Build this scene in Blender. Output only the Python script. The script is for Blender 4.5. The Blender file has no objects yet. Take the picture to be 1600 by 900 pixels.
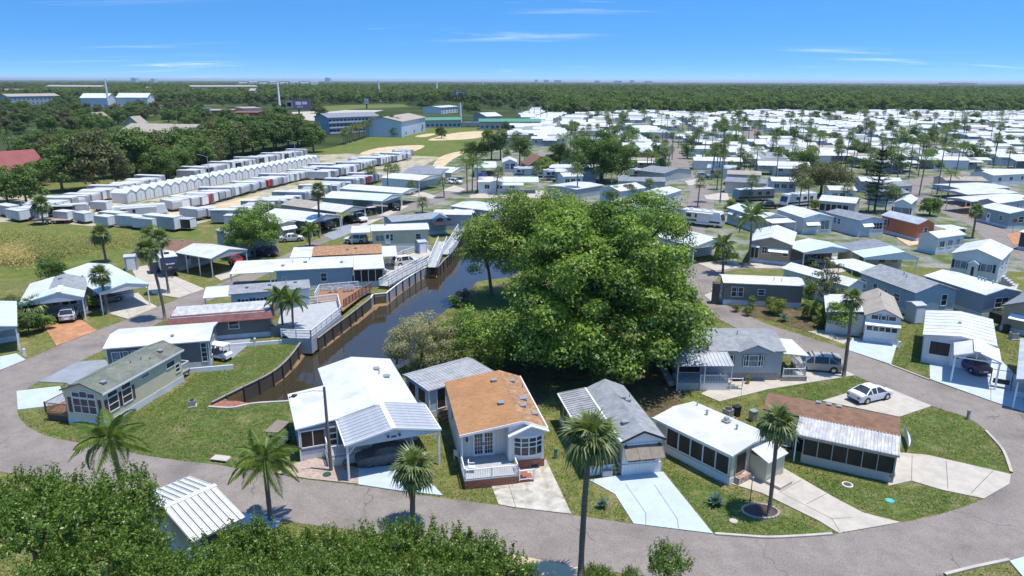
import bpy, bmesh, math, random
import numpy as np
from mathutils import Vector, Matrix, Euler, geometry
rad = math.radians
SC = bpy.context.scene
COL = SC.collection

# ------------------------------------------------------------------ camera
F, CAMH, ROLL = 1120.0, 30.0, rad(0.21)          # focal length in pixels of a 1600 px wide frame, drone height
PIT = math.atan((450 - 127.0) / F)
_cr, _sr, _cp, _sp = math.cos(ROLL), math.sin(ROLL), math.cos(PIT), math.sin(PIT)
cam = bpy.data.cameras.new('drone_camera')
cam.sensor_width = 36.0
cam.lens = F / 1600 * 36
cam.clip_start, cam.clip_end = 0.5, 90000
camo = bpy.data.objects.new('drone_camera', cam)
COL.objects.link(camo)
SC.camera = camo
_r0, _u0, _f = Vector((1, 0, 0)), Vector((0, _sp, _cp)), Vector((0, _cp, -_sp))
_r, _u = _r0 * _cr + _u0 * _sr, _u0 * _cr - _r0 * _sr
_m = Matrix((( _r.x, _u.x, -_f.x, 0), (_r.y, _u.y, -_f.y, 0), (_r.z, _u.z, -_f.z, CAMH), (0, 0, 0, 1)))
camo.matrix_world = _m


def gp(x, y, z=0.0):
    """survey: point of the plane at height z seen at photo pixel x, y"""
    u, v = x - 800, 450 - y
    u, v = u * _cr - v * _sr, u * _sr + v * _cr
    d = Vector((u, F * _cp + v * _sp, -F * _sp + v * _cp))
    t = (z - CAMH) / d.z
    return Vector((d.x * t, d.y * t, z))


# ------------------------------------------------------------------ sky and sun
SUN_EL, SUN_AZ = rad(77.0), rad(102.0)            # azimuth clockwise from +Y
W = bpy.data.worlds.new('World')
SC.world = W
W.use_nodes = True
nt = W.node_tree
nt.nodes.clear()
N = nt.nodes.new
sky = N('ShaderNodeTexSky')
sky.sky_type = 'NISHITA'
sky.sun_disc = False
sky.sun_elevation, sky.sun_rotation = SUN_EL, SUN_AZ
sky.altitude, sky.air_density, sky.dust_density, sky.ozone_density = 20, 1.0, 0.3, 2.0
tc = N('ShaderNodeTexCoord')
sep = N('ShaderNodeSeparateXYZ')
nt.links.new(tc.outputs['Generated'], sep.inputs[0])


def wmath(op, a, b=None, clamp=False):
    n = N('ShaderNodeMath')
    n.operation, n.use_clamp = op, clamp
    for i, v in enumerate((a, b)):
        if v is None:
            continue
        if isinstance(v, (int, float)):
            n.inputs[i].default_value = v
        else:
            nt.links.new(v, n.inputs[i])
    return n.outputs[0]


zc = wmath('MAXIMUM', sep.outputs[2], 0.0)
zz = wmath('POWER', zc, 0.42)                     # clear dry air: the pale band hugs the horizon
zz = wmath('ADD', zz, 0.05)
cmb = N('ShaderNodeCombineXYZ')
nt.links.new(sep.outputs[0], cmb.inputs[0])
nt.links.new(sep.outputs[1], cmb.inputs[1])
nt.links.new(zz, cmb.inputs[2])
nrm = N('ShaderNodeVectorMath')
nrm.operation = 'NORMALIZE'
nt.links.new(cmb.outputs[0], nrm.inputs[0])
nt.links.new(nrm.outputs[0], sky.inputs[0])
hs = N('ShaderNodeHueSaturation')
hs.inputs['Saturation'].default_value = 1.37
hs.inputs['Value'].default_value = 1.0
nt.links.new(sky.outputs[0], hs.inputs['Color'])
# thin cirrus: noise on a flat cloud deck, stretched along one wind direction
iz = wmath('DIVIDE', 1.0, wmath('ADD', zc, 0.06))
cx = wmath('MULTIPLY', sep.outputs[0], iz)
cy = wmath('MULTIPLY', sep.outputs[1], iz)
cv = N('ShaderNodeCombineXYZ')
nt.links.new(cx, cv.inputs[0])
nt.links.new(cy, cv.inputs[1])
mp = N('ShaderNodeMapping')
mp.inputs['Rotation'].default_value = (0, 0, rad(-38))
mp.inputs['Scale'].default_value = (0.3, 1.1, 1)
mp.inputs['Location'].default_value = (0.4, 5.2, 0)
nt.links.new(cv.outputs[0], mp.inputs[0])
no = N('ShaderNodeTexNoise')
no.inputs['Scale'].default_value = 1.0
no.inputs['Detail'].default_value = 9
no.inputs['Roughness'].default_value = 0.62
no.inputs['Distortion'].default_value = 0.6
nt.links.new(mp.outputs[0], no.inputs[0])
no2 = N('ShaderNodeTexNoise')
no2.inputs['Scale'].default_value = 0.22
no2.inputs['Detail'].default_value = 2
nt.links.new(cv.outputs[0], no2.inputs[0])
m1 = N('ShaderNodeMapRange')
m1.interpolation_type = 'SMOOTHSTEP'
m1.inputs[1].default_value, m1.inputs[2].default_value = 0.53, 0.8
nt.links.new(no.outputs[0], m1.inputs[0])
m2 = N('ShaderNodeMapRange')
m2.interpolation_type = 'SMOOTHSTEP'
m2.inputs[1].default_value, m2.inputs[2].default_value = 0.42, 0.62
nt.links.new(no2.outputs[0], m2.inputs[0])
cl = wmath('MULTIPLY', wmath('MULTIPLY', m1.outputs[0], m2.outputs[0]), 0.55, True)
mx = N('ShaderNodeMix')
mx.data_type = 'RGBA'
mx.inputs[7].default_value = (6.2, 6.5, 6.9, 1)
nt.links.new(cl, mx.inputs[0])
nt.links.new(hs.outputs[0], mx.inputs[6])
bg = N('ShaderNodeBackground')
bg.inputs[1].default_value = 0.15
nt.links.new(mx.outputs[2], bg.inputs[0])
out = N('ShaderNodeOutputWorld')
nt.links.new(bg.outputs[0], out.inputs[0])

sun = bpy.data.lights.new('sun', 'SUN')
sun.energy, sun.angle, sun.color = 3.45, rad(0.53), (1.0, 0.945, 0.855)
suno = bpy.data.objects.new('sun', sun)
COL.objects.link(suno)
_sd = Vector((math.sin(SUN_AZ) * math.cos(SUN_EL), math.cos(SUN_AZ) * math.cos(SUN_EL), math.sin(SUN_EL)))
suno.rotation_euler = (-_sd).to_track_quat('-Z', 'Y').to_euler()
suno.location = (40, -10, 120)
vs = SC.view_settings
vs.view_transform, vs.look, vs.exposure, vs.gamma = 'Standard', 'None', 0.6, 1.0
SC.cycles.max_bounces = 6
SC.cycles.transparent_max_bounces = 8
SC.cycles.volume_bounces = 0

# ------------------------------------------------------------------ materials
MATS = {}


def mat(name, c, c2=None, s=3.0, rough=0.8, bump=0.0, bs=20.0, metal=0.0, c3=None, s3=0.25, kind=None, spec=0.5, trans=0.0,
        stretch=None, per=0.2, fine=0.0, fs=16.0, crack=False, blend=(0.35, 0.65), blend3=(0.5, 0.68)):
    """procedural material: two tones mixed by noise, a third tone in large patches, relief; kind picks courses, ribs, shingles, leaves"""
    if name in MATS:
        return MATS[name]
    m = bpy.data.materials.new(name)
    MATS[name] = m
    m.use_nodes = True
    t = m.node_tree
    b = t.nodes['Principled BSDF']
    b.inputs['Roughness'].default_value = rough
    b.inputs['Metallic'].default_value = metal
    b.inputs['Specular IOR Level'].default_value = spec
    L = t.links.new

    def nn(k):
        return t.nodes.new(k)

    def noise(sc, vec, det=4):
        n = nn('ShaderNodeTexNoise')
        n.inputs['Scale'].default_value = sc
        n.inputs['Detail'].default_value = det
        n.inputs['Roughness'].default_value = 0.6
        L(vec, n.inputs['Vector'])
        return n.outputs[0]

    def rng(v, lo, hi):
        r = nn('ShaderNodeMapRange')
        r.interpolation_type = 'SMOOTHSTEP'
        r.inputs[1].default_value, r.inputs[2].default_value = lo, hi
        L(v, r.inputs[0])
        return r.outputs[0]

    def mixc(f, a, bb, mode='MIX'):
        x = nn('ShaderNodeMix')
        x.data_type = 'RGBA'
        x.blend_type = mode
        for i, v in ((0, f), (6, a), (7, bb)):
            if isinstance(v, (int, float)):
                x.inputs[i].default_value = v
            elif isinstance(v, tuple):
                x.inputs[i].default_value = (*v[:3], 1)
            else:
                L(v, x.inputs[i])
        return x.outputs[2]
    co = nn('ShaderNodeTexCoord').outputs['Object']
    if stretch:
        mpn = nn('ShaderNodeMapping')
        mpn.inputs['Scale'].default_value = stretch
        L(co, mpn.inputs[0])
        vec = mpn.outputs[0]
    else:
        vec = co
    c2 = c2 or tuple(v * 0.86 for v in c)
    col = mixc(rng(noise(s, vec, 6), *blend), tuple(c), tuple(c2))
    if c3:
        col = mixc(rng(noise(s3, vec, 5), *blend3), col, tuple(c3))
    if fine:
        fn = rng(noise(fs, vec, 3), .3, .7)
        fv = nn('ShaderNodeMapRange')
        fv.inputs[3].default_value, fv.inputs[4].default_value = 1 - fine, 1 + fine
        L(fn, fv.inputs[0])
        fc = nn('ShaderNodeCombineColor')
        for i in range(3):
            L(fv.outputs[0], fc.inputs[i])
        col = mixc(1.0, col, fc.outputs[0], 'MULTIPLY')
    if crack:
        dn = nn('ShaderNodeTexNoise')
        dn.inputs['Scale'].default_value = 0.6
        dn.inputs['Detail'].default_value = 5
        L(co, dn.inputs['Vector'])
        va = nn('ShaderNodeVectorMath')
        va.operation = 'MULTIPLY_ADD'
        L(dn.outputs[1], va.inputs[0])
        va.inputs[1].default_value = (2.2, 2.2, 0)
        L(co, va.inputs[2])
        vo = nn('ShaderNodeTexVoronoi')
        vo.feature = 'DISTANCE_TO_EDGE'
        vo.inputs['Scale'].default_value = 0.11
        L(va.outputs[0], vo.inputs['Vector'])
        ck = nn('ShaderNodeMath')
        ck.operation = 'MULTIPLY'
        L(rng(vo.outputs[0], .006, .002), ck.inputs[0])
        L(rng(noise(.12, co, 2), .45, .6), ck.inputs[1])
        col = mixc(ck.outputs[0], col, tuple(v * .66 for v in c))
    hgt = None
    if kind == 'leaf':
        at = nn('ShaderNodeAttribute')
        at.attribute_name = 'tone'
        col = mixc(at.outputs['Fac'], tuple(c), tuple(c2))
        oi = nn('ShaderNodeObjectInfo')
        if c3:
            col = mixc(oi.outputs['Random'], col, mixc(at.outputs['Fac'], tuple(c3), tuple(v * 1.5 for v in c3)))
    if kind == 'shingle':
        br = nn('ShaderNodeTexBrick')
        br.inputs['Scale'].default_value = 1.0
        br.inputs['Brick Width'].default_value = 0.33
        br.inputs['Row Height'].default_value = 0.16
        br.inputs['Mortar Size'].default_value = 0.012
        br.inputs['Color1'].default_value = (1.1, 1.1, 1.1, 1)
        br.inputs['Color2'].default_value = (0.8, 0.8, 0.8, 1)
        br.inputs['Mortar'].default_value = (0.62, 0.62, 0.62, 1)
        L(co, br.inputs['Vector'])
        col = mixc(0.8, col, br.outputs['Color'], 'MULTIPLY')
        hgt = br.outputs['Fac']
    if kind in ('lap', 'board'):
        sp = nn('ShaderNodeSeparateXYZ')
        L(co, sp.inputs[0])
        src = sp.outputs[2]
        if kind == 'board':
            ad = nn('ShaderNodeMath')
            L(sp.outputs[0], ad.inputs[0])
            L(sp.outputs[1], ad.inputs[1])
            src = ad.outputs[0]
        dv = nn('ShaderNodeMath')
        dv.operation = 'DIVIDE'
        dv.inputs[1].default_value = per
        L(src, dv.inputs[0])
        fr = nn('ShaderNodeMath')
        fr.operation = 'FRACT'
        L(dv.outputs[0], fr.inputs[0])
        hgt = fr.outputs[0]
        ln = rng(hgt, 0.0, 0.12)
        col = mixc(ln, mixc(1.0, col, (0.72, 0.72, 0.74), 'MULTIPLY'), col)
    L(col, b.inputs['Base Color'])
    if bump:
        bp = nn('ShaderNodeBump')
        bp.inputs['Strength'].default_value = bump
        bp.inputs['Distance'].default_value = 0.03
        L(hgt if hgt is not None else noise(bs, vec, 3), bp.inputs['Height'])
        L(bp.outputs[0], b.inputs['Normal'])
    if kind == 'leaf' or trans:
        tr = nn('ShaderNodeBsdfTranslucent')
        L(mixc(1.0, col, (1.25, 1.35, 0.6), 'MULTIPLY'), tr.inputs[0])
        ms = nn('ShaderNodeMixShader')
        ms.inputs[0].default_value = trans or 0.3
        L(b.outputs[0], ms.inputs[1])
        L(tr.outputs[0], ms.inputs[2])
        L(ms.outputs[0], t.nodes['Material Output'].inputs[0])
    return m


M = {}
def defm(k, *a, **kw):
    M[k] = mat(k, *a, **kw)

# ground
defm('grass', (0.1, 0.135, 0.028), (0.19, 0.17, 0.07), s=1.6, c3=(0.27, 0.215, 0.11), s3=0.3, fine=.4, fs=7, rough=0.95, bump=0.7, bs=9, spec=0.1, blend=(0.38, 0.66), blend3=(0.5, 0.75))
defm('lawn', (0.07, 0.115, 0.022), (0.15, 0.155, 0.055), s=1.8, c3=(0.24, 0.2, 0.1), s3=0.35, fine=.4, fs=7, rough=0.95, bump=0.7, bs=9, spec=0.1, blend=(0.4, 0.68), blend3=(0.52, 0.78))
defm('meadow', (0.1, 0.14, 0.026), (0.17, 0.17, 0.055), s=0.35, c3=(0.09, 0.14, 0.025), s3=0.05, rough=0.95, bump=0.9, bs=4, spec=0.1)
defm('reed', (0.12, 0.18, 0.03), (0.55, 0.42, 0.17), c3=None, kind='leaf', rough=0.8)
defm('park_soil', (0.27, 0.26, 0.225), (0.09, 0.125, 0.03), s=0.2, c3=(0.1, 0.135, 0.035), s3=0.12, fine=.25, fs=3, rough=0.9, spec=0.1)
defm('lot_dirt', (0.46, 0.41, 0.31), (0.32, 0.29, 0.19), s=0.3, c3=(0.16, 0.17, 0.06), s3=0.09, rough=0.95, spec=0.1)
defm('sand', (0.62, 0.48, 0.31), (0.5, 0.39, 0.24), s=0.25, c3=(0.3, 0.28, 0.12), s3=0.12, rough=0.95, spec=0.1, blend3=(0.58, 0.75))
defm('forest_floor', (0.03, 0.048, 0.013), (0.065, 0.085, 0.024), s=0.02, c3=(0.15, 0.15, 0.06), s3=0.004, rough=0.95, spec=0.1, blend3=(0.58, 0.7))
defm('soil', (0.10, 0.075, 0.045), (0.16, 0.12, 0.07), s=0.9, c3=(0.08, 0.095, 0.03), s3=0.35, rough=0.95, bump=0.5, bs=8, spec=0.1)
defm('mud', (0.17, 0.105, 0.05), (0.27, 0.16, 0.065), s=0.8, c3=(0.09, 0.07, 0.035), s3=0.4, rough=0.7, bump=0.5, bs=6)
defm('mulch', (0.07, 0.04, 0.03), (0.12, 0.07, 0.05), s=6, rough=0.95, bump=0.8, bs=25)
defm('asphalt', (0.225, 0.194, 0.17), (0.27, 0.234, 0.206), s=0.8, c3=(0.182, 0.157, 0.138), s3=0.2, fine=.2, fs=11, crack=True, rough=0.9, bump=0.35, bs=55, spec=0.2)
defm('concrete', (0.5, 0.45, 0.37), (0.42, 0.38, 0.32), s=0.9, c3=(0.34, 0.315, 0.27), s3=0.35, rough=0.85, bump=0.15, bs=30, blend3=(0.55, 0.75))
defm('old_concrete', (0.55, 0.51, 0.43), (0.36, 0.33, 0.27), s=0.8, c3=(0.3, 0.275, 0.21), s3=1.3, rough=0.9, bump=0.2, bs=25)
defm('painted_concrete', (0.49, 0.56, 0.61), (0.44, 0.505, 0.56), s=0.7, rough=0.6, c3=(0.41, 0.46, 0.5), s3=1.1, fine=.06, blend3=(.6, .8))
defm('slate_concrete', (0.23, 0.25, 0.28), (0.28, 0.3, 0.32), s=0.6, rough=0.8)
defm('paver', (0.5, 0.39, 0.31), (0.38, 0.29, 0.24), s=4, rough=0.85, kind='shingle', bump=0.3)
defm('terracotta', (0.46, 0.22, 0.105), (0.36, 0.17, 0.085), s=1.5, c3=(0.52, 0.28, 0.15), s3=0.5, rough=0.85)
defm('joint', (0.16, 0.14, 0.12), rough=0.95)
# roofs
defm('roof_white', (0.66, 0.66, 0.655), (0.58, 0.585, 0.585), s=0.6, rough=0.45, c3=(0.52, 0.52, 0.505), s3=0.35, stretch=(1, 1, 1), fine=.05, fs=5)
defm('roof_aged', (0.6, 0.595, 0.57), (0.5, 0.5, 0.475), s=0.45, c3=(0.4, 0.41, 0.37), s3=0.7, rough=0.55, blend3=(0.58, 0.8))
defm('roof_metal', (0.56, 0.57, 0.575), (0.42, 0.43, 0.44), s=0.7, rough=0.4, metal=0.15)
defm('roof_mint', (0.6, 0.68, 0.66), (0.52, 0.6, 0.58), s=0.6, rough=0.4)
defm('roof_patina', (0.56, 0.55, 0.545), (0.36, 0.36, 0.36), s=1.1, stretch=(2, 0.8, 1), rough=0.6, c3=(0.42, 0.42, 0.41), s3=1.8)
defm('roof_weathered', (0.4, 0.4, 0.405), (0.24, 0.245, 0.25), s=1.1, stretch=(.8, 2, 1), rough=0.6, c3=(0.3, 0.3, 0.3), s3=1.6)
defm('shingle_grey', (0.33, 0.345, 0.355), (0.26, 0.27, 0.28), s=1.2, kind='shingle', rough=0.9, bump=0.4)
defm('shingle_slate', (0.2, 0.22, 0.245), (0.27, 0.29, 0.315), s=1.2, kind='shingle', rough=0.9, bump=0.4)
defm('shingle_sage', (0.15, 0.165, 0.13), (0.21, 0.22, 0.175), s=0.6, kind='shingle', rough=0.9, bump=0.4, c3=(0.12, 0.12, 0.09), s3=0.4)
defm('shingle_orange', (0.43, 0.222, 0.098), (0.375, 0.19, 0.08), s=0.6, fine=.12, kind='shingle', rough=0.9, bump=0.35)
defm('shingle_faded', (0.46, 0.27, 0.15), (0.3, 0.16, 0.08), s=2.2, kind='shingle', rough=0.9, bump=0.35)
defm('shingle_brown', (0.2, 0.105, 0.062), (0.26, 0.145, 0.09), s=1.2, kind='shingle', rough=0.9, bump=0.4)
defm('shingle_maroon', (0.21, 0.085, 0.075), (0.26, 0.11, 0.095), s=1.2, kind='shingle', rough=0.9, bump=0.4)
defm('shingle_tan', (0.38, 0.33, 0.27), (0.31, 0.27, 0.22), s=0.8, rough=0.9)
defm('roof_red', (0.26, 0.07, 0.065), (0.22, 0.06, 0.055), s=0.4, rough=0.75)
defm('roof_green', (0.09, 0.26, 0.16), (0.08, 0.22, 0.14), rough=0.6)
# walls
for k, c in dict(white=(0.7, 0.7, 0.69), cream=(0.55, 0.52, 0.38), greige=(0.52, 0.47, 0.4), blue=(0.3, 0.4, 0.48), lightblue=(0.5, 0.58, 0.66), grey=(0.4, 0.42, 0.44),
                 bluegrey=(0.3, 0.35, 0.41), olive=(0.2, 0.195, 0.165), charcoal=(0.17, 0.175, 0.18), tan=(0.42, 0.34, 0.25), orange=(0.56, 0.17, 0.075), red=(0.45, 0.09, 0.07),
                 teal=(0.26, 0.36, 0.36), mauve=(0.34, 0.27, 0.27), beige=(0.68, 0.61, 0.43), sagegrey=(0.36, 0.38, 0.33), brownwall=(0.25, 0.19, 0.14)).items():
    defm('wall_' + k, c, tuple(v * 0.93 for v in c), s=0.8, rough=0.7, kind='lap', per=0.21, bump=0.25)
defm('panel_white', (0.74, 0.735, 0.71), (0.69, 0.685, 0.66), s=0.7, rough=0.65, kind='board', per=0.3, bump=0.2)
defm('skirt', (0.62, 0.65, 0.68), (0.54, 0.57, 0.6), s=1.2, rough=0.7, kind='board', per=0.25, bump=0.2)
defm('stone', (0.36, 0.33, 0.29), (0.25, 0.23, 0.2), s=5, rough=0.9, bump=0.8, bs=7)
defm('brick', (0.33, 0.13, 0.085), (0.24, 0.085, 0.06), s=6, rough=0.9, c3=(0.36, 0.2, 0.14), s3=3)
defm('trim', (0.8, 0.8, 0.8), (0.76, 0.76, 0.77), rough=0.5)
defm('glass', (0.03, 0.036, 0.042), (0.05, 0.056, 0.06), s=0.8, rough=0.08, spec=0.6)
defm('screen', (0.03, 0.024, 0.021), (0.05, 0.038, 0.032), s=0.9, stretch=(2, 2, .5), rough=0.5, spec=0.3)
defm('glass_pale', (0.25, 0.29, 0.31), (0.14, 0.17, 0.19), s=1.5, rough=0.1)
defm('shutter_maroon', (0.13, 0.05, 0.05), rough=0.6)
defm('shutter_black', (0.025, 0.027, 0.03), rough=0.6)
defm('shutter_green', (0.025, 0.08, 0.06), rough=0.6)
defm('wood', (0.33, 0.17, 0.09), (0.25, 0.13, 0.07), s=2, stretch=(1, 6, 6), rough=0.8)
defm('wood_red', (0.3, 0.13, 0.085), (0.24, 0.1, 0.07), s=2, rough=0.8)
defm('wood_grey', (0.3, 0.29, 0.28), (0.22, 0.21, 0.2), s=2, stretch=(4, 1, 1), rough=0.85)
defm('wood_dark', (0.06, 0.05, 0.042), (0.11, 0.09, 0.07), s=3, stretch=(6, 6, 1), rough=0.9, bump=0.4)
defm('deck_grey', (0.42, 0.43, 0.43), (0.36, 0.37, 0.37), s=2, rough=0.8)
defm('canvas_brown', (0.24, 0.2, 0.155), (0.2, 0.165, 0.13), rough=0.8)
defm('rust', (0.28, 0.12, 0.06), (0.5, 0.45, 0.4), s=3, rough=0.8)
defm('dark', (0.02, 0.02, 0.021), rough=0.6)
defm('rubber', (0.025, 0.025, 0.026), rough=0.85)
defm('chrome', (0.55, 0.56, 0.58), rough=0.25, metal=0.9)
defm('galv', (0.4, 0.41, 0.42), (0.33, 0.34, 0.35), rough=0.5, metal=0.4)
defm('pole_wood', (0.14, 0.115, 0.09), (0.2, 0.17, 0.14), s=3, stretch=(6, 6, .6), rough=0.9)
# vehicles
for k, c, ro in (('white', (0.8, 0.8, 0.8), .25), ('gold', (0.42, 0.38, 0.31), .3), ('silver', (0.5, 0.52, 0.54), .3), ('black', (0.018, 0.018, 0.02), .2), ('red', (0.45, 0.02, 0.03), .25),
                 ('navy', (0.022, 0.032, 0.07), .3), ('blue', (0.05, 0.1, 0.25), .3), ('purple', (0.11, 0.085, 0.15), .3), ('grey', (0.17, 0.18, 0.19), .3), ('teal', (0.04, 0.24, 0.26), .3)):
    defm('paint_' + k, c, tuple(v * 0.97 for v in c), s=0.5, rough=ro, spec=0.6)
defm('trailer_white', (0.5, 0.51, 0.52), (0.43, 0.44, 0.45), s=.7, rough=.45)
defm('trailer_grey', (0.34, 0.36, 0.38), (0.28, 0.3, 0.32), s=.7, rough=.5)
defm('tarp', (0.085, 0.088, 0.095), (0.11, 0.113, 0.12), s=1.5, rough=0.5)
defm('lamp_red', (0.4, 0.02, 0.02), rough=0.3)
defm('lamp_clear', (0.7, 0.7, 0.68), rough=0.2)
defm('yellow', (0.75, 0.6, 0.04), rough=0.6)
defm('sunshade', (0.12, 0.5, 0.46), (0.1, 0.42, 0.4), rough=0.4)
# plants
defm('leaf_oak', (0.045, 0.1, 0.012), (0.26, 0.38, 0.052), kind='leaf', rough=0.5)
defm('leaf_pale', (0.08, 0.14, 0.018), (0.27, 0.36, 0.06), kind='leaf', rough=0.55)
defm('leaf_grey', (0.2, 0.2, 0.09), (0.46, 0.43, 0.25), kind='leaf', rough=0.6)
defm('leaf_lime', (0.1, 0.15, 0.015), (0.19, 0.24, 0.03), kind='leaf', rough=0.5)
defm('leaf_front', (0.018, 0.05, 0.008), (0.19, 0.285, 0.04), kind='leaf', rough=0.38)
defm('leaf_far', (0.047, 0.088, 0.022), (0.137, 0.195, 0.047), c3=(0.098, 0.166, 0.027), kind='leaf', rough=0.6)
defm('leaf_forest', (0.05, 0.088, 0.018), (0.12, 0.165, 0.036), c3=(0.13, 0.19, 0.03), kind='leaf', rough=0.65)
defm('leaf_olive', (0.090, 0.102, 0.036), (0.168, 0.174, 0.066), kind='leaf', rough=0.6)
defm('leaf_pine', (0.018, 0.04, 0.016), (0.04, 0.07, 0.028), kind='leaf', rough=0.6)
defm('leaf_agave', (0.15, 0.23, 0.2), (0.25, 0.33, 0.28), kind='leaf', rough=0.5)
defm('leaf_magenta', (0.25, 0.1, 0.22), (0.12, 0.16, 0.05), kind='leaf', rough=0.6)
defm('frond_fan', (0.068, 0.105, 0.024), (0.216, 0.257, 0.074), kind='leaf', rough=0.45, trans=0.2)
defm('frond_feather', (0.075, 0.13, 0.02), (0.26, 0.33, 0.075), kind='leaf', rough=0.45, trans=0.25)
defm('frond_dry', (0.2, 0.14, 0.075), (0.3, 0.23, 0.13), kind='leaf', rough=0.8)
defm('bark', (0.16, 0.13, 0.105), (0.1, 0.08, 0.065), s=4, stretch=(3, 3, .6), rough=0.9, bump=0.8, bs=14)
defm('palm_bark', (0.2, 0.165, 0.135), (0.13, 0.105, 0.085), s=3, stretch=(1, 1, 5), rough=0.9, bump=0.8, bs=12)

# ------------------------------------------------------------------ helpers
class MB:
    """collects faces; build() links them as one mesh object"""
    def __init__(s):
        s.v, s.f, s.mi, s.sm = [], [], [], False

    def add(s, vs, fs, mi=0):
        b = len(s.v)
        s.v += [tuple(p) for p in vs]
        for f in fs:
            s.f.append(tuple(b + i for i in f))
            s.mi.append(mi)
        return s

    def box(s, x0, x1, y0, y1, z0, z1, mi=0):
        return s.add([(x, y, z) for z in (z0, z1) for y in (y0, y1) for x in (x0, x1)],
                     [(0, 2, 3, 1), (4, 5, 7, 6), (0, 1, 5, 4), (2, 6, 7, 3), (0, 4, 6, 2), (1, 3, 7, 5)], mi)

    def quad(s, a, b, c, d, mi=0):
        return s.add([a, b, c, d], [(0, 1, 2, 3)], mi)

    def prism(s, poly, axis, a0, a1, mi=0):
        """poly of 2-D points extruded along axis ('x': points are (y, z); 'y': (x, z); 'z': (x, y))"""
        def P(p, a):
            return {'x': (a, p[0], p[1]), 'y': (p[0], a, p[1]), 'z': (p[0], p[1], a)}[axis]
        n = len(poly)
        vs = [P(p, a0) for p in poly] + [P(p, a1) for p in poly]
        fs = [tuple(range(n)), tuple(range(2 * n - 1, n - 1, -1))] + [(i, i + n, (i + 1) % n + n, (i + 1) % n) for i in range(n)]
        return s.add(vs, fs, mi)

    def bar(s, p, q, w, h=None, mi=0):
        p, q = Vector(p), Vector(q)
        d = (q - p)
        if d.length < 1e-6:
            return s
        d.normalize()
        up = Vector((0, 0, 1)) if abs(d.z) < 0.95 else Vector((0, 1, 0))
        a = d.cross(up).normalized()
        b = a.cross(d)
        h = h or w
        a, b = a * w / 2, b * h / 2
        vs = [p - a - b, p + a - b, p + a + b, p - a + b, q - a - b, q + a - b, q + a + b, q - a + b]
        return s.add(vs, [(0, 3, 2, 1), (4, 5, 6, 7), (0, 1, 5, 4), (1, 2, 6, 5), (2, 3, 7, 6), (3, 0, 4, 7)], mi)

    def tube(s, pts, rs, n=8, mi=0, cap=True):
        pts = [Vector(p) for p in pts]
        b = len(s.v)
        for i, p in enumerate(pts):
            d = (pts[min(i + 1, len(pts) - 1)] - pts[max(i - 1, 0)]).normalized()
            up = Vector((1, 0, 0)) if abs(d.x) < 0.9 else Vector((0, 1, 0))
            a = d.cross(up).normalized()
            c = d.cross(a)
            for k in range(n):
                t = 2 * math.pi * k / n
                s.v.append(tuple(p + (a * math.cos(t) + c * math.sin(t)) * rs[i]))
        for i in range(len(pts) - 1):
            for k in range(n):
                s.f.append((b + i * n + k, b + i * n + (k + 1) % n, b + (i + 1) * n + (k + 1) % n, b + (i + 1) * n + k))
                s.mi.append(mi)
        if cap:
            s.f.append(tuple(b + k for k in range(n)))
            s.f.append(tuple(b + (len(pts) - 1) * n + n - 1 - k for k in range(n)))
            s.mi += [mi, mi]
        return s

    def mesh(s, name, ms, smooth=False):
        me = bpy.data.meshes.new(name)
        me.from_pydata(s.v, [], s.f)
        ms = ms if isinstance(ms, (list, tuple)) else [ms]
        for m in ms:
            me.materials.append(M[m] if isinstance(m, str) else m)
        if len(ms) > 1:
            me.polygons.foreach_set('material_index', s.mi)
        if smooth:
            me.polygons.foreach_set('use_smooth', [True] * len(me.polygons))
        me.validate()
        me.update()
        return me

    def build(s, name, ms, parent=None, smooth=False, kind=None, recalc=False):
        me = s.mesh(name, ms, smooth)
        if recalc:
            bm = bmesh.new()
            bm.from_mesh(me)
            bmesh.ops.recalc_face_normals(bm, faces=bm.faces)
            bm.to_mesh(me)
            bm.free()
        return link(name, me, parent, kind)


def link(name, data, parent=None, kind=None):
    o = bpy.data.objects.new(name, data)
    COL.objects.link(o)
    if parent:
        o.parent = parent
    if kind:
        o['kind'] = kind
    return o


def tag(o, label, cat, group=None, kind=None):
    if label:
        o['label'] = label
    if cat:
        o['category'] = cat
    if group:
        o['group'] = group
    if kind:
        o['kind'] = kind
    return o


def thing(name, label, cat, loc=(0, 0, 0), rz=0.0, group=None):
    o = link(name, None)
    o.location = loc
    o.rotation_euler = (0, 0, rz)
    return tag(o, label, cat, group)


KIDS = {}


def copy_tree(root, loc, rz, label=None, group=None, scale=None):
    """a copy of a thing with copies of its parts and sub-parts; meshes are shared"""
    if root.name not in KIDS:
        KIDS[root.name] = [(c, list(c.children)) for c in root.children]
    r = root.copy()
    COL.objects.link(r)
    r.location = loc
    r.rotation_euler = (0, 0, rz)
    if scale:
        r.scale = (scale,) * 3
    if label:
        r['label'] = label
    if group:
        r['group'] = group
    for c, gs in KIDS[root.name]:
        d = c.copy()
        COL.objects.link(d)
        d.parent = r
        for gg in gs:
            e = gg.copy()
            COL.objects.link(e)
            e.parent = d
    return r


def spline(pts, n=4, closed=False):
    """Catmull-Rom through 2-D points"""
    P_ = [Vector(p) for p in pts]
    out = []
    m = len(P_)
    for i in range(m if closed else m - 1):
        p0 = P_[(i - 1) % m] if closed or i > 0 else P_[0]
        p1, p2 = P_[i], P_[(i + 1) % m]
        p3 = P_[(i + 2) % m] if closed or i + 2 < m else P_[-1]
        for k in range(n):
            t = k / n
            out.append(0.5 * ((2 * p1) + (p2 - p0) * t + (2 * p0 - 5 * p1 + 4 * p2 - p3) * t * t + (3 * p1 - p0 - 3 * p2 + p3) * t ** 3))
    if not closed:
        out.append(P_[-1])
    return out


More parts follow.
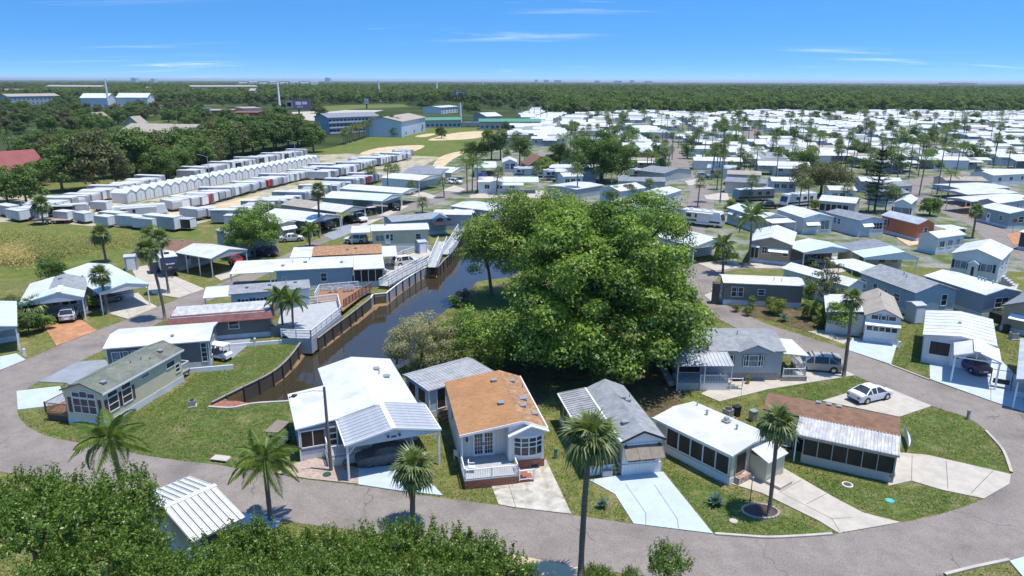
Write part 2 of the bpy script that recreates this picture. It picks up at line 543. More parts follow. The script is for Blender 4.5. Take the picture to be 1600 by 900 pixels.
def sheet(name, poly, z, m, thick=0.0, kind='structure', parent=None):
    """flat polygon (world xy) laid at height z"""
    vs = [Vector((p[0], p[1], 0)) for p in poly]
    ar = sum(vs[i].x * vs[(i + 1) % len(vs)].y - vs[(i + 1) % len(vs)].x * vs[i].y for i in range(len(vs)))
    if ar < 0:
        vs.reverse()
    tr = geometry.tessellate_polygon([vs])
    b = MB()
    f = []
    for t in tr:
        a, c, d = (vs[i] for i in t)
        f.append(t if (c - a).cross(d - a).z > 0 else (t[0], t[2], t[1]))
    b.add([(v.x, v.y, z) for v in vs], f)
    if thick:
        n = len(vs)
        b.add([(v.x, v.y, z) for v in vs] + [(v.x, v.y, z - thick) for v in vs], [(i, i + n, (i + 1) % n + n, (i + 1) % n) for i in range(n)])
    return b.build(name, m, parent, kind=kind)


def pxpoly(pts, z=0.0, n=0, closed=True):
    w = [gp(x, y, z).xy for x, y in pts]
    return spline(w, n, closed) if n else w


def ribbon(name, pts, w, z, m, n=5, kind='structure', h=0.0):
    """strip of width w along world points; h > 0 makes it a raised kerb"""
    c = spline(pts, n) if n else [Vector(p) for p in pts]
    b = MB()
    L_, R_ = [], []
    for i, p in enumerate(c):
        d = (c[min(i + 1, len(c) - 1)] - c[max(i - 1, 0)]).normalized()
        s_ = Vector((-d.y, d.x)) * w / 2
        L_.append(p + s_)
        R_.append(p - s_)
    k = len(c)
    vs = [(p.x, p.y, z + h) for p in L_] + [(p.x, p.y, z + h) for p in R_]
    b.add(vs, [(i, i + k, i + k + 1, i + 1) for i in range(k - 1)])
    if h:
        for S, fl in ((L_, 0), (R_, 1)):
            vs = [(p.x, p.y, z + h) for p in S] + [(p.x, p.y, z - .02) for p in S]
            b.add(vs, [((i, i + 1, i + k + 1, i + k) if not fl else (i, i + k, i + k + 1, i + 1)) for i in range(k - 1)])
    return b.build(name, m, kind=kind)


# ------------------------------------------------------------------ leaves
def leaf_mesh(name, P_, Nn, size, m, rng, aspect=0.55, tone=None):
    """one folded diamond per leaf: P_ (n,3) places, Nn (n,3) facings"""
    n = len(P_)
    Nn = Nn / (np.linalg.norm(Nn, axis=1, keepdims=True) + 1e-9)
    r = rng.normal(size=(n, 3))
    U = np.cross(Nn, r)
    U /= np.linalg.norm(U, axis=1, keepdims=True) + 1e-9
    V = np.cross(Nn, U)
    s = (size * rng.uniform(0.65, 1.3, n))[:, None]
    a = P_ - U * s * 0.5
    c = P_ + U * s * 0.5 - Nn * s * 0.12
    b_ = P_ + V * s * 0.5 * aspect + Nn * s * 0.08
    d = P_ - V * s * 0.5 * aspect + Nn * s * 0.08
    vs = np.stack([a, d, c, b_], 1).reshape(-1, 3)
    me = bpy.data.meshes.new(name)
    me.vertices.add(n * 4)
    me.vertices.foreach_set('co', vs.astype(np.float32).ravel())
    me.loops.add(n * 4)
    me.loops.foreach_set('vertex_index', np.arange(n * 4, dtype=np.int32))
    me.polygons.add(n)
    me.polygons.foreach_set('loop_start', np.arange(0, n * 4, 4, dtype=np.int32))
    me.polygons.foreach_set('loop_total', np.full(n, 4, dtype=np.int32))
    me.materials.append(M[m])
    me.update()
    tn = rng.uniform(0, 1, n) if tone is None else np.clip(tone + rng.uniform(-.35, .35, n), 0, 1)
    at = me.attributes.new('tone', 'FLOAT', 'FACE')
    at.data.foreach_set('value', tn.astype(np.float32))
    return me


def clump_leaves(clumps, per_m2, rng, up=0.35, inner=0.25, rough=0.55):
    """leaves on the shells of ball-shaped clumps (x, y, z, r); clumps differ in tone"""
    Ps, Ns, Ts = [], [], []
    for (x, y, z, r) in clumps:
        n = max(6, int(per_m2 * 4 * math.pi * r * r))
        d = rng.normal(size=(n, 3))
        d /= np.linalg.norm(d, axis=1, keepdims=True)
        d[:, 2] = np.where(d[:, 2] < -0.55, -d[:, 2], d[:, 2])
        k = 1 - inner * rng.random(n) ** 1.5 + 0.12 * rng.normal(size=n)
        lump = 1 + 0.18 * np.sin(d[:, 0] * 7 + x) * np.sin(d[:, 1] * 6 + y) + 0.1 * np.sin(d[:, 2] * 9 + z)
        p = d * (r * k * lump)[:, None] * np.array([1, 1, 0.8]) + np.array([x, y, z])
        Ps.append(p)
        nn_ = d + rng.normal(size=(n, 3)) * rough
        nn_[:, 2] += up
        Ns.append(nn_)
        Ts.append(np.clip(rng.uniform(0.15, 0.75) + .3 * d[:, 2], 0, 1))  # light from above put into the tone: leaves brighten towards each clump's top
    return np.concatenate(Ps), np.concatenate(Ns), np.concatenate(Ts)


def ell_clumps(c, R, n, rc, rng, top=False, fill=0.35, flat=-0.75):
    """clump centres spread over an ellipsoid; a few inside it"""
    o = []
    for _ in range(n):
        d = rng.normal(size=3)
        d /= np.linalg.norm(d)
        if d[2] < flat:
            d[2] = -d[2] * 0.6
        k = rng.uniform(0.72, 1.0) if rng.random() > fill else rng.uniform(0.25, 0.7)
        o.append((c[0] + d[0] * R[0] * k, c[1] + d[1] * R[1] * k, c[2] + d[2] * R[2] * k, rc * rng.uniform(0.65, 1.25)))
    return o


def trunk_mesh(name, h, r, limbs, rng, spread, m='bark', base=(0, 0), lean=(0, 0)):
    b = MB()
    x0, y0 = base
    fork = h * 0.42
    b.tube([(x0, y0, -0.2), (x0, y0, 0.25), (x0 + lean[0] * .5, y0 + lean[1] * .5, fork * .6), (x0 + lean[0], y0 + lean[1], fork)], [r * 1.5, r * 1.05, r * .85, r * .72], 9)
    for i in range(limbs):
        a = 2 * math.pi * (i + rng.uniform(-.3, .3)) / limbs
        e = spread * rng.uniform(.55, .95)
        p0 = (x0 + lean[0], y0 + lean[1], fork * rng.uniform(.75, .98))
        p1 = (p0[0] + math.cos(a) * e * .4, p0[1] + math.sin(a) * e * .4, fork + (h - fork) * .35)
        p2 = (p0[0] + math.cos(a) * e, p0[1] + math.sin(a) * e, fork + (h - fork) * rng.uniform(.55, .85))
        b.tube([p0, p1, p2], [r * .5, r * .33, r * .1], 6)
        for q in range(2):
            a2 = a + rng.uniform(-1, 1)
            p3 = (p1[0] + math.cos(a2) * e * .5, p1[1] + math.sin(a2) * e * .5, p1[2] + (h - fork) * rng.uniform(.2, .4))
            b.tube([p1, p3], [r * .24, r * .06], 5)
    return b.mesh(name, m, True)

# ------------------------------------------------------------------ ground, canal, roads
WATER_Z = -1.35
CANAL = pxpoly([(330, 634), (380, 609), (425, 586), (452, 562), (474, 534), (496, 533), (518, 516), (545, 496), (578, 470), (583, 464), (602, 462), (622, 446), (642, 433), (660, 423), (672, 418), (684, 420), (694, 408),
                (706, 396), (718, 370), (728, 356), (800, 352), (850, 372), (842, 405), (800, 432), (745, 440), (727, 462), (700, 482), (672, 505), (650, 540), (641, 566), (600, 590), (560, 612), (500, 618), (452, 627), (400, 629), (362, 634)])
POND = pxpoly([(1236, 392), (1246, 378), (1268, 372), (1330, 372), (1372, 378), (1372, 366), (1262, 364), (1228, 372), (1216, 392)])


def make_ground():
    R = 60000.0
    vs = [Vector((-R, -400)), Vector((R, -400)), Vector((R, R)), Vector((-R, R))]
    for gx in np.linspace(-120, 200, 24):
        for gy in np.linspace(10, 260, 20):
            vs.append(Vector((gx, gy)))
    es = [(0, 1), (1, 2), (2, 3), (3, 0)]
    for H_ in (CANAL, POND):
        b = len(vs)
        vs += [p.copy() for p in H_]
        es += [(b + i, b + (i + 1) % len(H_)) for i in range(len(H_))]
    v2, e2, f2, *_ = geometry.delaunay_2d_cdt(vs, es, [], 0, 1e-4)

    def inside(p, poly):
        c = False
        for i in range(len(poly)):
            a, b = poly[i], poly[i - 1]
            if (a.y > p.y) != (b.y > p.y) and p.x < (b.x - a.x) * (p.y - a.y) / (b.y - a.y) + a.x:
                c = not c
        return c
    m = MB()
    fs = []
    for f in f2:
        c = sum((v2[i] for i in f), Vector((0, 0))) / len(f)
        if not inside(c, CANAL) and not inside(c, POND):
            a, b, d = (v2[i] for i in f[:3])
            fs.append(tuple(f) if (b - a).cross(d - a) > 0 else tuple(reversed(f)))
    m.add([(v.x, v.y, 0) for v in v2], fs)
    m.build('ground', 'grass', kind='structure')
    for nm, H_ in (('canal_bank', CANAL), ('pond_bank', POND)):
        k = len(H_)
        b = MB()
        cen = sum(H_, Vector((0, 0))) / k
        low = [p + (cen - p).normalized() * (3.2 + 1.2 * math.sin(i * 2.3)) for i, p in enumerate(H_)]
        b.add([(p.x, p.y, 0) for p in H_] + [(p.x, p.y, -1.12) for p in H_], [(i, (i + 1) % k, (i + 1) % k + k, i + k) for i in range(k)])
        b.add([(p.x, p.y, -1.12) for p in H_] + [(p.x, p.y, -2.2) for p in low], [(i, (i + 1) % k, (i + 1) % k + k, i + k) for i in range(k)])
        b.add([(p.x, p.y, -2.2) for p in low], [tuple(range(k))])
        b.build(nm, 'mud', kind='structure', recalc=False)


make_ground()
wm = bpy.data.materials.new('canal_water')
M['water'] = wm
wm.use_nodes = True
t_ = wm.node_tree
pb = t_.nodes['Principled BSDF']
pb.inputs['Base Color'].default_value = (0.045, 0.036, 0.022, 1)
pb.inputs['Roughness'].default_value = 0.05
pb.inputs['IOR'].default_value = 1.42
pb.inputs['Specular IOR Level'].default_value = 1.0
_n = t_.nodes.new('ShaderNodeTexNoise')
_n.inputs['Scale'].default_value = 1.2
_n.inputs['Detail'].default_value = 4
_tc = t_.nodes.new('ShaderNodeTexCoord')
t_.links.new(_tc.outputs['Object'], _n.inputs[0])
_b = t_.nodes.new('ShaderNodeBump')
_b.inputs['Strength'].default_value = 0.12
_b.inputs['Distance'].default_value = 0.05
t_.links.new(_n.outputs[0], _b.inputs['Height'])
t_.links.new(_b.outputs[0], pb.inputs['Normal'])


def grown(poly, d):
    c = sum(poly, Vector((0, 0))) / len(poly)
    return [p + (p - c).normalized() * d for p in poly]


sheet('canal_water', grown(CANAL, .3), WATER_Z, 'water')
sheet('pond_water', grown(POND, .3), WATER_Z, 'water')

# broad surfaces, each a few millimetres above the last
FLD = lambda pts, n=3: pxpoly(pts, 0, n)
sheet('woodland_floor', [Vector(q) for q in ((-2600, 330), (-420, 250), (-90, 232), (-85, 330), (-10, 470), (40, 720), (560, 690), (2600, 690), (2600, 3300), (-2600, 3300))], 0.002, 'forest_floor')
sheet('park_ground', FLD([(560, 300), (700, 244), (800, 205), (850, 184), (1000, 172), (1350, 168), (1700, 170), (1900, 330), (1900, 440), (1500, 420), (1130, 405), (1000, 345), (780, 330), (640, 350), (560, 345)], 0), 0.004, 'park_soil')
sheet('storage_yard', FLD([(-60, 350), (40, 345), (180, 356), (300, 352), (430, 318), (560, 285), (640, 270), (690, 245), (610, 238), (500, 236), (380, 255), (180, 296), (-60, 312)], 0), 0.004, 'lot_dirt')
sheet('meadow', FLD([(-160, 470), (-160, 345), (60, 352), (160, 357), (250, 362), (318, 360), (300, 372), (262, 384), (215, 400), (170, 412), (110, 424), (60, 434), (0, 442)], 0), 0.008, 'meadow')
sheet('meadow', FLD([(430, 246), (520, 230), (600, 208), (640, 200), (760, 199), (756, 222), (735, 244), (700, 246), (640, 243), (540, 240)], 0), 0.008, 'meadow')
sheet('sand_patch', FLD([(562, 240), (592, 231), (640, 227), (664, 228), (640, 238), (590, 242)]), 0.012, 'sand')
sheet('sand_patch', FLD([(668, 219), (690, 212), (716, 207), (757, 205), (755, 213), (735, 217), (700, 219)]), 0.012, 'sand')
sheet('sand_patch', FLD([(684, 248), (702, 240), (724, 236), (722, 241), (706, 250), (690, 262), (676, 262)]), 0.012, 'sand')
sheet('sand_patch', FLD([(648, 213), (668, 209), (682, 209), (665, 214)]), 0.012, 'sand')
sheet('dirt_track', FLD([(95, 335), (150, 318), (190, 305), (206, 312), (172, 325), (150, 336), (180, 333), (260, 330), (330, 322), (400, 306), (400, 312), (340, 332), (262, 343), (160, 346)]), 0.012, 'sand')
sheet('oak_shade_soil', FLD([(770, 600), (800, 560), (850, 540), (980, 540), (1040, 560), (1075, 595), (1050, 640), (1010, 655), (960, 600), (880, 600), (835, 640), (800, 620)]), 0.008, 'soil')  # dark soil sheet under the oak, shade below its crown put into colour
sheet('bank_lawn', FLD([(690, 500), (720, 478), (745, 458), (790, 466), (800, 500), (740, 520), (690, 530)]), 0.008, 'lawn')

# lawns (greener patches around the homes)
for pts in ([(60, 672), (150, 700), (260, 716), (335, 726), (420, 738), (450, 690), (452, 630), (370, 634), (340, 615), (420, 580), (465, 540), (440, 528), (330, 575), (292, 600), (171, 672)],
            [(1405, 655), (1475, 640), (1510, 652), (1540, 675), (1570, 712), (1578, 738), (1410, 700)],
            [(1232, 740), (1330, 752), (1400, 758), (1470, 762), (1530, 780), (1475, 800), (1410, 815), (1330, 790)],
            [(1040, 735), (1120, 760), (1200, 795), (1295, 833), (1200, 839), (1116, 833)],
            [(1180, 610), (1290, 590), (1340, 590), (1375, 604), (1330, 625), (1280, 628), (1200, 640)],
            [(1400, 560), (1445, 495), (1446, 560), (1452, 592), (1395, 570)]):
    sheet('lawn', FLD(pts, 0), 0.012, 'lawn')
sheet('garden_bed', FLD([(1112, 478), (1200, 478), (1290, 490), (1330, 515), (1320, 535), (1260, 518), (1200, 500), (1125, 486)]), 0.016, 'soil')

# the loop road
INNER = [(640, 330), (590, 345), (548, 362), (480, 392), (410, 432), (345, 462), (290, 486), (252, 503), (205, 528), (160, 548), (120, 567), (60, 597), (40, 610), (29, 625), (27, 642), (32, 655), (50, 671), (82, 684), (125, 692), (170, 701), (252, 716), (335, 726),
         (390, 735), (427, 741), (482, 750), (560, 759), (627, 769), (680, 777), (780, 790), (800, 793.5), (894, 805), (990, 819), (1116, 835), (1200, 840.5), (1302, 835), (1407, 817), (1475, 802), (1537, 780), (1569, 760), (1580, 738), (1571, 712), (1562, 697), (1540, 673),
         (1510, 652), (1456, 635), (1375, 604), (1335, 587), (1250, 552), (1195, 531), (1150, 512), (1118, 495), (1098, 474), (1090, 455)]
OUTER = [(1120, 424), (1122, 432), (1116, 446), (1125, 470), (1160, 489), (1200, 507), (1260, 526), (1320, 546), (1390, 571), (1452, 594), (1520, 618), (1600, 646), (1700, 690), (1740, 760), (1700, 830), (1600, 870), (1577, 875.5), (1520, 888), (1475, 899), (1400, 913), (1290, 922), (1120, 916), (950, 893), (905, 888), (800, 868),
         (660, 845), (530, 826), (400, 808), (225, 776), (135, 759), (78, 750), (0, 737), (-60, 722), (-90, 670), (-60, 610), (0, 580), (37, 565), (87, 542), (150, 517), (200, 499), (246, 480), (300, 459), (352, 440), (410, 415), (470, 386), (530, 358), (575, 340), (620, 322)]
sheet('loop_road', pxpoly(INNER, 0, 3, False) + pxpoly(OUTER, 0, 3, False), 0.02, 'asphalt')
sheet('side_road', pxpoly([(1088, 474), (1100, 462), (1113, 448), (1122, 430), (1160, 420), (1225, 421), (1260, 408), (1240, 398), (1160, 412), (1085, 408), (1060, 425), (1072, 458)], 0, 3), 0.024, 'asphalt')
# streets of the park running away from the loop: (pixel centreline, width)
STREETS = [([(620, 330), (660, 317), (700, 303), (735, 290), (775, 276), (800, 262)], 6.0), ([(1072, 372), (1085, 340), (1094, 322), (1096, 300), (1084, 282), (1068, 272), (1060, 250), (1050, 228), (1040, 205)], 6.5),
           ([(1590, 396), (1560, 362), (1500, 335), (1450, 314), (1420, 298), (1390, 284), (1330, 276)], 7), ([(1420, 298), (1440, 284), (1470, 276), (1600, 268)], 5.5), ([(1700, 430), (1600, 396), (1540, 352), (1500, 335)], 7),
           ([(1172, 228), (1176, 212), (1180, 196)], 6), ([(1455, 236), (1468, 214), (1476, 200)], 6), ([(800, 262), (860, 240), (930, 215), (1000, 196)], 5), ([(1096, 300), (1160, 300), (1300, 272), (1330, 276)], 4)]
for i_, (pts, w) in enumerate(STREETS):
    ribbon('street', [gp(x, y).xy for x, y in pts], w, 0.024 + 0.004 * i_, 'asphalt')

# kerbs
for pts in ([(1117, 835.5), (1160, 838.5), (1200, 841), (1250, 839), (1300, 835.5)], [(1476, 899), (1520, 888), (1576, 876)], [(1540, 674), (1562, 698), (1571, 713), (1580, 739)], [(1391, 571), (1420, 582), (1452, 594.5)], [(1112, 452), (1118, 466), (1128, 475)]):
    ribbon('kerb', [gp(x, y).xy for x, y in pts], 0.22, 0.02, 'concrete', h=0.12)


def slab(name, pts, m, z=0.05, joints=(), n=0):
    """driveway slab with tooled joints cut as dark recessed lines"""
    o = sheet(name, pxpoly(pts, 0, n), z, m, thick=0.08)
    for a, b in joints:
        p, q = gp(*a), gp(*b)
        j = MB().bar((p.x, p.y, z - .004), (q.x, q.y, z - .004), 0.045, 0.016).build('expansion_joint', 'joint', o)
    return o


DRIVES = [
    ('driveway', [(764, 750), (790, 742), (853, 719), (893, 804), (800, 793), (779, 789)], 'old_concrete', [((790, 743), (806, 794)), ((770, 766), (796, 762))]),
    ('driveway', [(921, 751), (965, 744), (1036, 738), (1114, 834.5), (990, 819), (961, 773)], 'painted_concrete', [((977, 757), (1009, 803)), ((1009, 803), (1009, 821)), ((1022, 758), (1058, 812)), ((1058, 812), (1060, 827))]),
    ('driveway', [(1143, 757), (1185, 730), (1215, 727), (1303, 778), (1348, 802), (1407, 817), (1310, 834), (1280, 815), (1190, 771)], 'concrete', [((1218, 770), (1252, 751)), ((1260, 789), (1292, 772)), ((1297, 812), (1330, 810)), ((1218, 770), (1300, 812)), ((1300, 812), (1312, 832))]),
    ('driveway', [(1385, 706), (1450, 712), (1579, 742), (1577, 757), (1537, 780), (1470, 766), (1424, 752), (1388, 760)], 'concrete', [((1425, 713), (1424, 752)), ((1478, 722), (1481, 765)), ((1551, 737), (1517, 772))]),
    ('driveway', [(1284, 627), (1330, 613), (1385, 606), (1456, 635), (1405, 652)], 'concrete', []),
    ('driveway', [(1095, 616), (1124, 628), (1200, 609), (1336, 587), (1310, 575), (1240, 577), (1236, 590), (1130, 598)], 'concrete', [((1160, 596), (1158, 620)), ((1262, 590), (1268, 598))]),
    ('driveway', [(1452, 560), (1500, 556), (1560, 560), (1600, 600), (1600, 644), (1548, 627), (1453, 593)], 'painted_concrete', [((1548, 600), (1548, 627))]),
    ('driveway', [(1320, 546), (1333, 528), (1402, 537), (1392, 570)], 'painted_concrete', []),
    ('driveway', [(558, 732), (632, 727), (650, 729), (692, 775), (627, 768), (560, 758)], 'painted_concrete', []),
    ('driveway', [(455, 727), (490, 716), (560, 732), (560, 757), (482, 749), (430, 740)], 'paver', []),
    ('driveway', [(26, 612), (94, 604), (104, 632), (28, 641)], 'painted_concrete', []),
    ('driveway', [(60, 597), (122, 566), (165, 563), (180, 590), (120, 600)], 'slate_concrete', []),
    ('driveway', [(70, 512), (110, 500), (126, 500), (152, 517), (88, 541)], 'terracotta', []),
    ('driveway', [(156, 485), (175, 492), (200, 499), (246, 480), (228, 470), (216, 458), (160, 470)], 'concrete', [((196, 482), (204, 496))]),
    ('driveway', [(205, 420), (245, 412), (272, 432), (320, 452), (280, 466), (240, 460), (216, 440)], 'concrete', [((240, 424), (300, 458)), ((246, 459), (296, 440))]),
    ('driveway', [(334, 431), (372, 418), (393, 414), (402, 418), (345, 439)], 'concrete', []),
    ('driveway', [(0, 558), (26, 553), (40, 563), (0, 579)], 'painted_concrete', []),
    ('driveway', [(505, 368), (540, 350), (570, 356), (520, 376)], 'slate_concrete', []),
    ('driveway', [(545, 362), (575, 345), (600, 340), (575, 352)], 'concrete', []),
    ('driveway', [(590, 338), (622, 322), (640, 322), (606, 338)], 'concrete', []),
    ('driveway', [(640, 306), (660, 300), (686, 308), (674, 311)], 'concrete', []),
    ('driveway', [(690, 298), (710, 290), (728, 296), (716, 301)], 'concrete', []),
    ('driveway', [(733, 306), (770, 298), (850, 298), (850, 310), (735, 310)], 'concrete', []),
    ('driveway', [(752, 292), (776, 288), (800, 292), (770, 294)], 'concrete', []),
    ('driveway', [(1090, 412), (1150, 406), (1158, 418), (1118, 424)], 'concrete', []),
    ('driveway', [(1172, 412), (1236, 404), (1236, 419), (1180, 420)], 'concrete', []),
    ('driveway', [(1100, 462), (1124, 452), (1127, 470), (1114, 474)], 'concrete', []),
    ('driveway', [(1260, 406), (1340, 398), (1370, 412), (1300, 430)], 'concrete', []),
    ('driveway', [(340, 532), (396, 520), (388, 540), (362, 562), (335, 556)], 'slate_concrete', []),
    ('driveway', [(800, 868), (905, 888), (906, 908), (770, 908)], 'sand', []),
    ('driveway', [(1577, 878), (1602, 871), (1640, 890), (1600, 905)], 'painted_concrete', []),
    ('driveway', [(225, 778), (345, 798), (440, 812), (430, 830), (230, 830)], 'painted_concrete', []),
    ('driveway', [(1070, 283), (1092, 279), (1104, 290), (1076, 290)], 'concrete', []),
    ('driveway', [(1100, 306), (1136, 300), (1140, 314), (1104, 312)], 'concrete', []),
    ('driveway', [(1490, 330), (1512, 322), (1530, 332), (1512, 338)], 'terracotta', []),
    ('driveway', [(1572, 368), (1592, 362), (1606, 380), (1584, 384)], 'terracotta', []),
    ('driveway', [(1476, 314), (1500, 310), (1520, 318), (1494, 324)], 'paver', []),
    ('driveway', [(1400, 372), (1480, 366), (1500, 372), (1420, 385)], 'sand', []),
]
for i_, (nm, pts, m_, js) in enumerate(DRIVES):
    slab(nm, pts, m_, z=0.07 + 0.001 * i_, joints=js)
# footpaths
for pts, m_ in (([(1037, 704), (1046, 704), (1138, 755), (1125, 754)], 'concrete'), ([(1575, 450), (1592, 443), (1584, 462), (1562, 468)], 'concrete'), ([(1262, 518), (1300, 515), (1330, 528), (1318, 538)], 'concrete')):
    sheet('footpath', pxpoly(pts), 0.04, m_, thick=.06)
# tufts along the lawns and weeds between: a scatter nobody could count
_g = np.random.default_rng(5)

# ------------------------------------------------------------------ houses
WR = random.Random(6)


class House:
    """manufactured home: A and B are the near eave corners from left to right (pixels), C or D the far ones, x runs A to B, y runs inward"""

    def __init__(s, label, A=None, B=None, C=None, D=None, Wd=None, ze=3.3, rise=0.9, ridge='gx', rf=0.5, wall='wall_white', roof='roof_white', skirt='skirt', ov=0.25,
                 cp=None, cproof=None, name='mobile_home', cat='house', group=None, frame=None, rib=0, cprib=0, sk=0.65, vents=(), t=0.12, post=0.13, walls=True, gable=None, fascia='trim', bodyrib=0):
        if frame:
            s.o, s.rz, s.L, s.W = Vector(frame[0]), frame[1], frame[2], frame[3]
        else:
            a, b = gp(*A, ze), gp(*B, ze)
            x = (b - a).xy
            s.L = x.length
            x.normalize()
            y = Vector((-x.y, x.x))
            if Wd is None:
                Wd = ((gp(*C, ze) - a).xy.dot(y) if C else (gp(*D, ze) - b).xy.dot(y))
            s.W = max(Wd, 2.0)
            s.o, s.rz = Vector((a.x, a.y, 0)), math.atan2(x.y, x.x)
        s.ze, s.rise, s.ridge, s.rf, s.ov, s.t, s.sk = ze, rise, ridge, rf, ov, t, sk
        s.e = thing(name, label, cat, s.o, s.rz, group)
        x0, x1, y0, y1 = ov, s.L - ov, ov, s.W - ov
        s.R = [0, s.L, 0, s.W]
        if cp:
            sd, dp = cp
            if sd == 's':
                y0 = dp
            elif sd == 'n':
                y1 = s.W - dp
            elif sd == 'w':
                x0 = dp
            else:
                x1 = s.L - dp
        s.b = (x0, x1, y0, y1)
        if walls:
            along, P = ('x', s._prof(y0, y1)) if ridge == 'gx' else ('y', s._prof(x0, x1))
            MB().prism(P, along, *((x0, x1) if along == 'x' else (y0, y1))).build('wall', wall, s.e, recalc=True)
            if skirt:
                m = MB()
                for bx in ((x0 - .03, x1 + .03, y0 - .03, y0 + .05), (x0 - .03, x1 + .03, y1 - .05, y1 + .03), (x0 - .03, x0 + .05, y0 + .05, y1 - .05), (x1 - .05, x1 + .03, y0 + .05, y1 - .05)):
                    m.box(*bx, 0, sk)
                m.build('skirt', skirt, s.e)
        # roof in one or two lengths
        a0, a1 = (0, s.L) if ridge == 'gx' else (0, s.W)
        segs = [(a0, a1, roof, 'roof', rib)]
        if cp and cproof:
            sd, dp = cp
            if sd in ('s', 'w'):
                segs = [(a0, a0 + dp, cproof, 'carport_roof', cprib), (a0 + dp, a1, roof, 'roof', rib)]
            else:
                segs = [(a0, a1 - dp, roof, 'roof', rib), (a1 - dp, a1, cproof, 'carport_roof', cprib)]
        for p, q, m_, nm, rb in segs:
            r_ = s.roof(p, q, m_, nm)
            if rb:
                s.ribs(p, q, rb, m_, r_)
        if cp:
            sd, dp = cp
            m0 = s.post_line(sd, post)
            # gable board over the open end
            if (ridge == 'gy' and sd in 'sn') or (ridge == 'gx' and sd in 'we'):
                span = s.L if ridge == 'gy' else s.W
                zt = lambda q: s.ze - s.t + s.rise * (q / (span * rf) if q < span * rf else (span - q) / (span * (1 - rf)))
                poly = [(.05, s.ze - s.t - .22), (span - .05, s.ze - s.t - .22), (span - .05, zt(span - .05) + .02), (span * rf, s.ze + s.rise - s.t + .02), (.05, zt(.05) + .02)]
                if sd == 's':
                    MB().prism(poly, 'y', .08, .16).build('gable_board', gable or wall, s.e, recalc=True)
                elif sd == 'n':
                    MB().prism(poly, 'y', s.W - .16, s.W - .08).build('gable_board', gable or wall, s.e, recalc=True)
                elif sd == 'w':
                    MB().prism(poly, 'x', .08, .16).build('gable_board', gable or wall, s.e, recalc=True)
                else:
                    MB().prism(poly, 'x', s.L - .16, s.L - .08).build('gable_board', gable or wall, s.e, recalc=True)
        for v in vents:
            s.vent(*v)

    def _prof(s, c0, c1):
        full = s.W if s.ridge == 'gx' else s.L
        k = full * s.rf
        f = lambda c: s.ze - s.t * .5 + s.rise * (c / k if c <= k else (full - c) / (full - k))
        P = [(c0, .02), (c1, .02), (c1, f(c1))]
        if c0 < k < c1:
            P.append((k, s.ze - s.t * .5 + s.rise))
        return P + [(c0, f(c0))]

    def top(s, x, y):
        full, c = (s.W, y) if s.ridge == 'gx' else (s.L, x)
        k = full * s.rf
        return s.ze + s.rise * (c / k if c <= k else (full - c) / (full - k))

    def roof(s, p, q, m_, nm='roof'):
        full = s.W if s.ridge == 'gx' else s.L
        k, z, t = full * s.rf, s.ze, s.t
        b = MB()
        ax = 'x' if s.ridge == 'gx' else 'y'
        b.prism([(0, z - t), (0, z), (k, z + s.rise), (k, z + s.rise - t)], ax, p, q)
        b.prism([(k, z + s.rise - t), (k, z + s.rise), (full, z), (full, z - t)], ax, p, q)
        # rims at the open ends stand a little proud
        return b.build(nm, m_, s.e, recalc=True)

    def ribs(s, p, q, step, m_, par):
        full = s.W if s.ridge == 'gx' else s.L
        k = full * s.rf
        b = MB()
        n = int((q - p) / step)
        for i in range(n + 1):
            a = p + (q - p) * i / n
            for c0, z0, c1, z1 in ((0, s.ze, k, s.ze + s.rise), (k, s.ze + s.rise, full, s.ze)):
                P = [(a, c0, z0), (a, c1, z1)] if s.ridge == 'gx' else [(c0, a, z0), (c1, a, z1)]
                b.bar(*P, .05, .09)
        b.build('roof_rib', m_, s.e, kind='stuff')

    def seam_panels(s, p, q, step, m_, ridge=True):
        """metal roof of separate pans with raised seams"""
        full = s.W if s.ridge == 'gx' else s.L
        k = full * s.rf
        n = max(1, int((q - p) / step))
        me = {}
        for i in range(n):
            a, c = p + (q - p) * i / n + .045, p + (q - p) * (i + 1) / n - .045
            for sl, (c0, z0, c1, z1) in enumerate(((0, s.ze, k - .08, s.ze + s.rise * (1 - .08 / k)), (full, s.ze, k + .08, s.ze + s.rise * (1 - .08 / (full - k))))):
                if sl not in me:
                    b = MB()
                    w = c - a
                    for h0, x0, x1 in ((.03, 0, w), (.075, 0, .05), (.075, w - .05, w)):
                        if s.ridge == 'gx':
                            v = [(x0, c0, z0), (x1, c0, z0), (x1, c1, z1), (x0, c1, z1)]
                        else:
                            v = [(c0, x0, z0), (c0, x1, z0), (c1, x1, z1), (c1, x0, z1)]
                        b.add([(X, Y, Z + .003) for X, Y, Z in v] + [(X, Y, Z + h0) for X, Y, Z in v], [(0, 1, 5, 4), (1, 2, 6, 5), (2, 3, 7, 6), (3, 0, 4, 7), (4, 5, 6, 7)])
                    me[sl] = b.build('tmp', m_, None, recalc=True)
                    ob = me[sl]
                    ob.name = 'roof_panel'
                else:
                    ob = me[sl].copy()
                    COL.objects.link(ob)
                ob.parent = s.e
                ob.location = (a, 0, 0) if s.ridge == 'gx' else (0, a, 0)

    def post_line(s, sd, w, z=None, inset=.2):
        z = z or s.ze - s.t - .02
        c = {'s': [(inset, inset), (s.L - inset, inset)], 'n': [(inset, s.W - inset), (s.L - inset, s.W - inset)], 'w': [(inset, inset), (inset, s.W - inset)], 'e': [(s.L - inset, inset), (s.L - inset, s.W - inset)]}[sd]
        for x, y in c:
            MB().box(x - w / 2, x + w / 2, y - w / 2, y + w / 2, 0, z).build('post', 'trim', s.e)

    def P(s, side, u, d, z):
        x0, x1, y0, y1 = s.b
        return {'s': (u, y0 - d, z), 'n': (u, y1 + d, z), 'w': (x0 - d, u, z), 'e': (x1 + d, u, z)}[side]

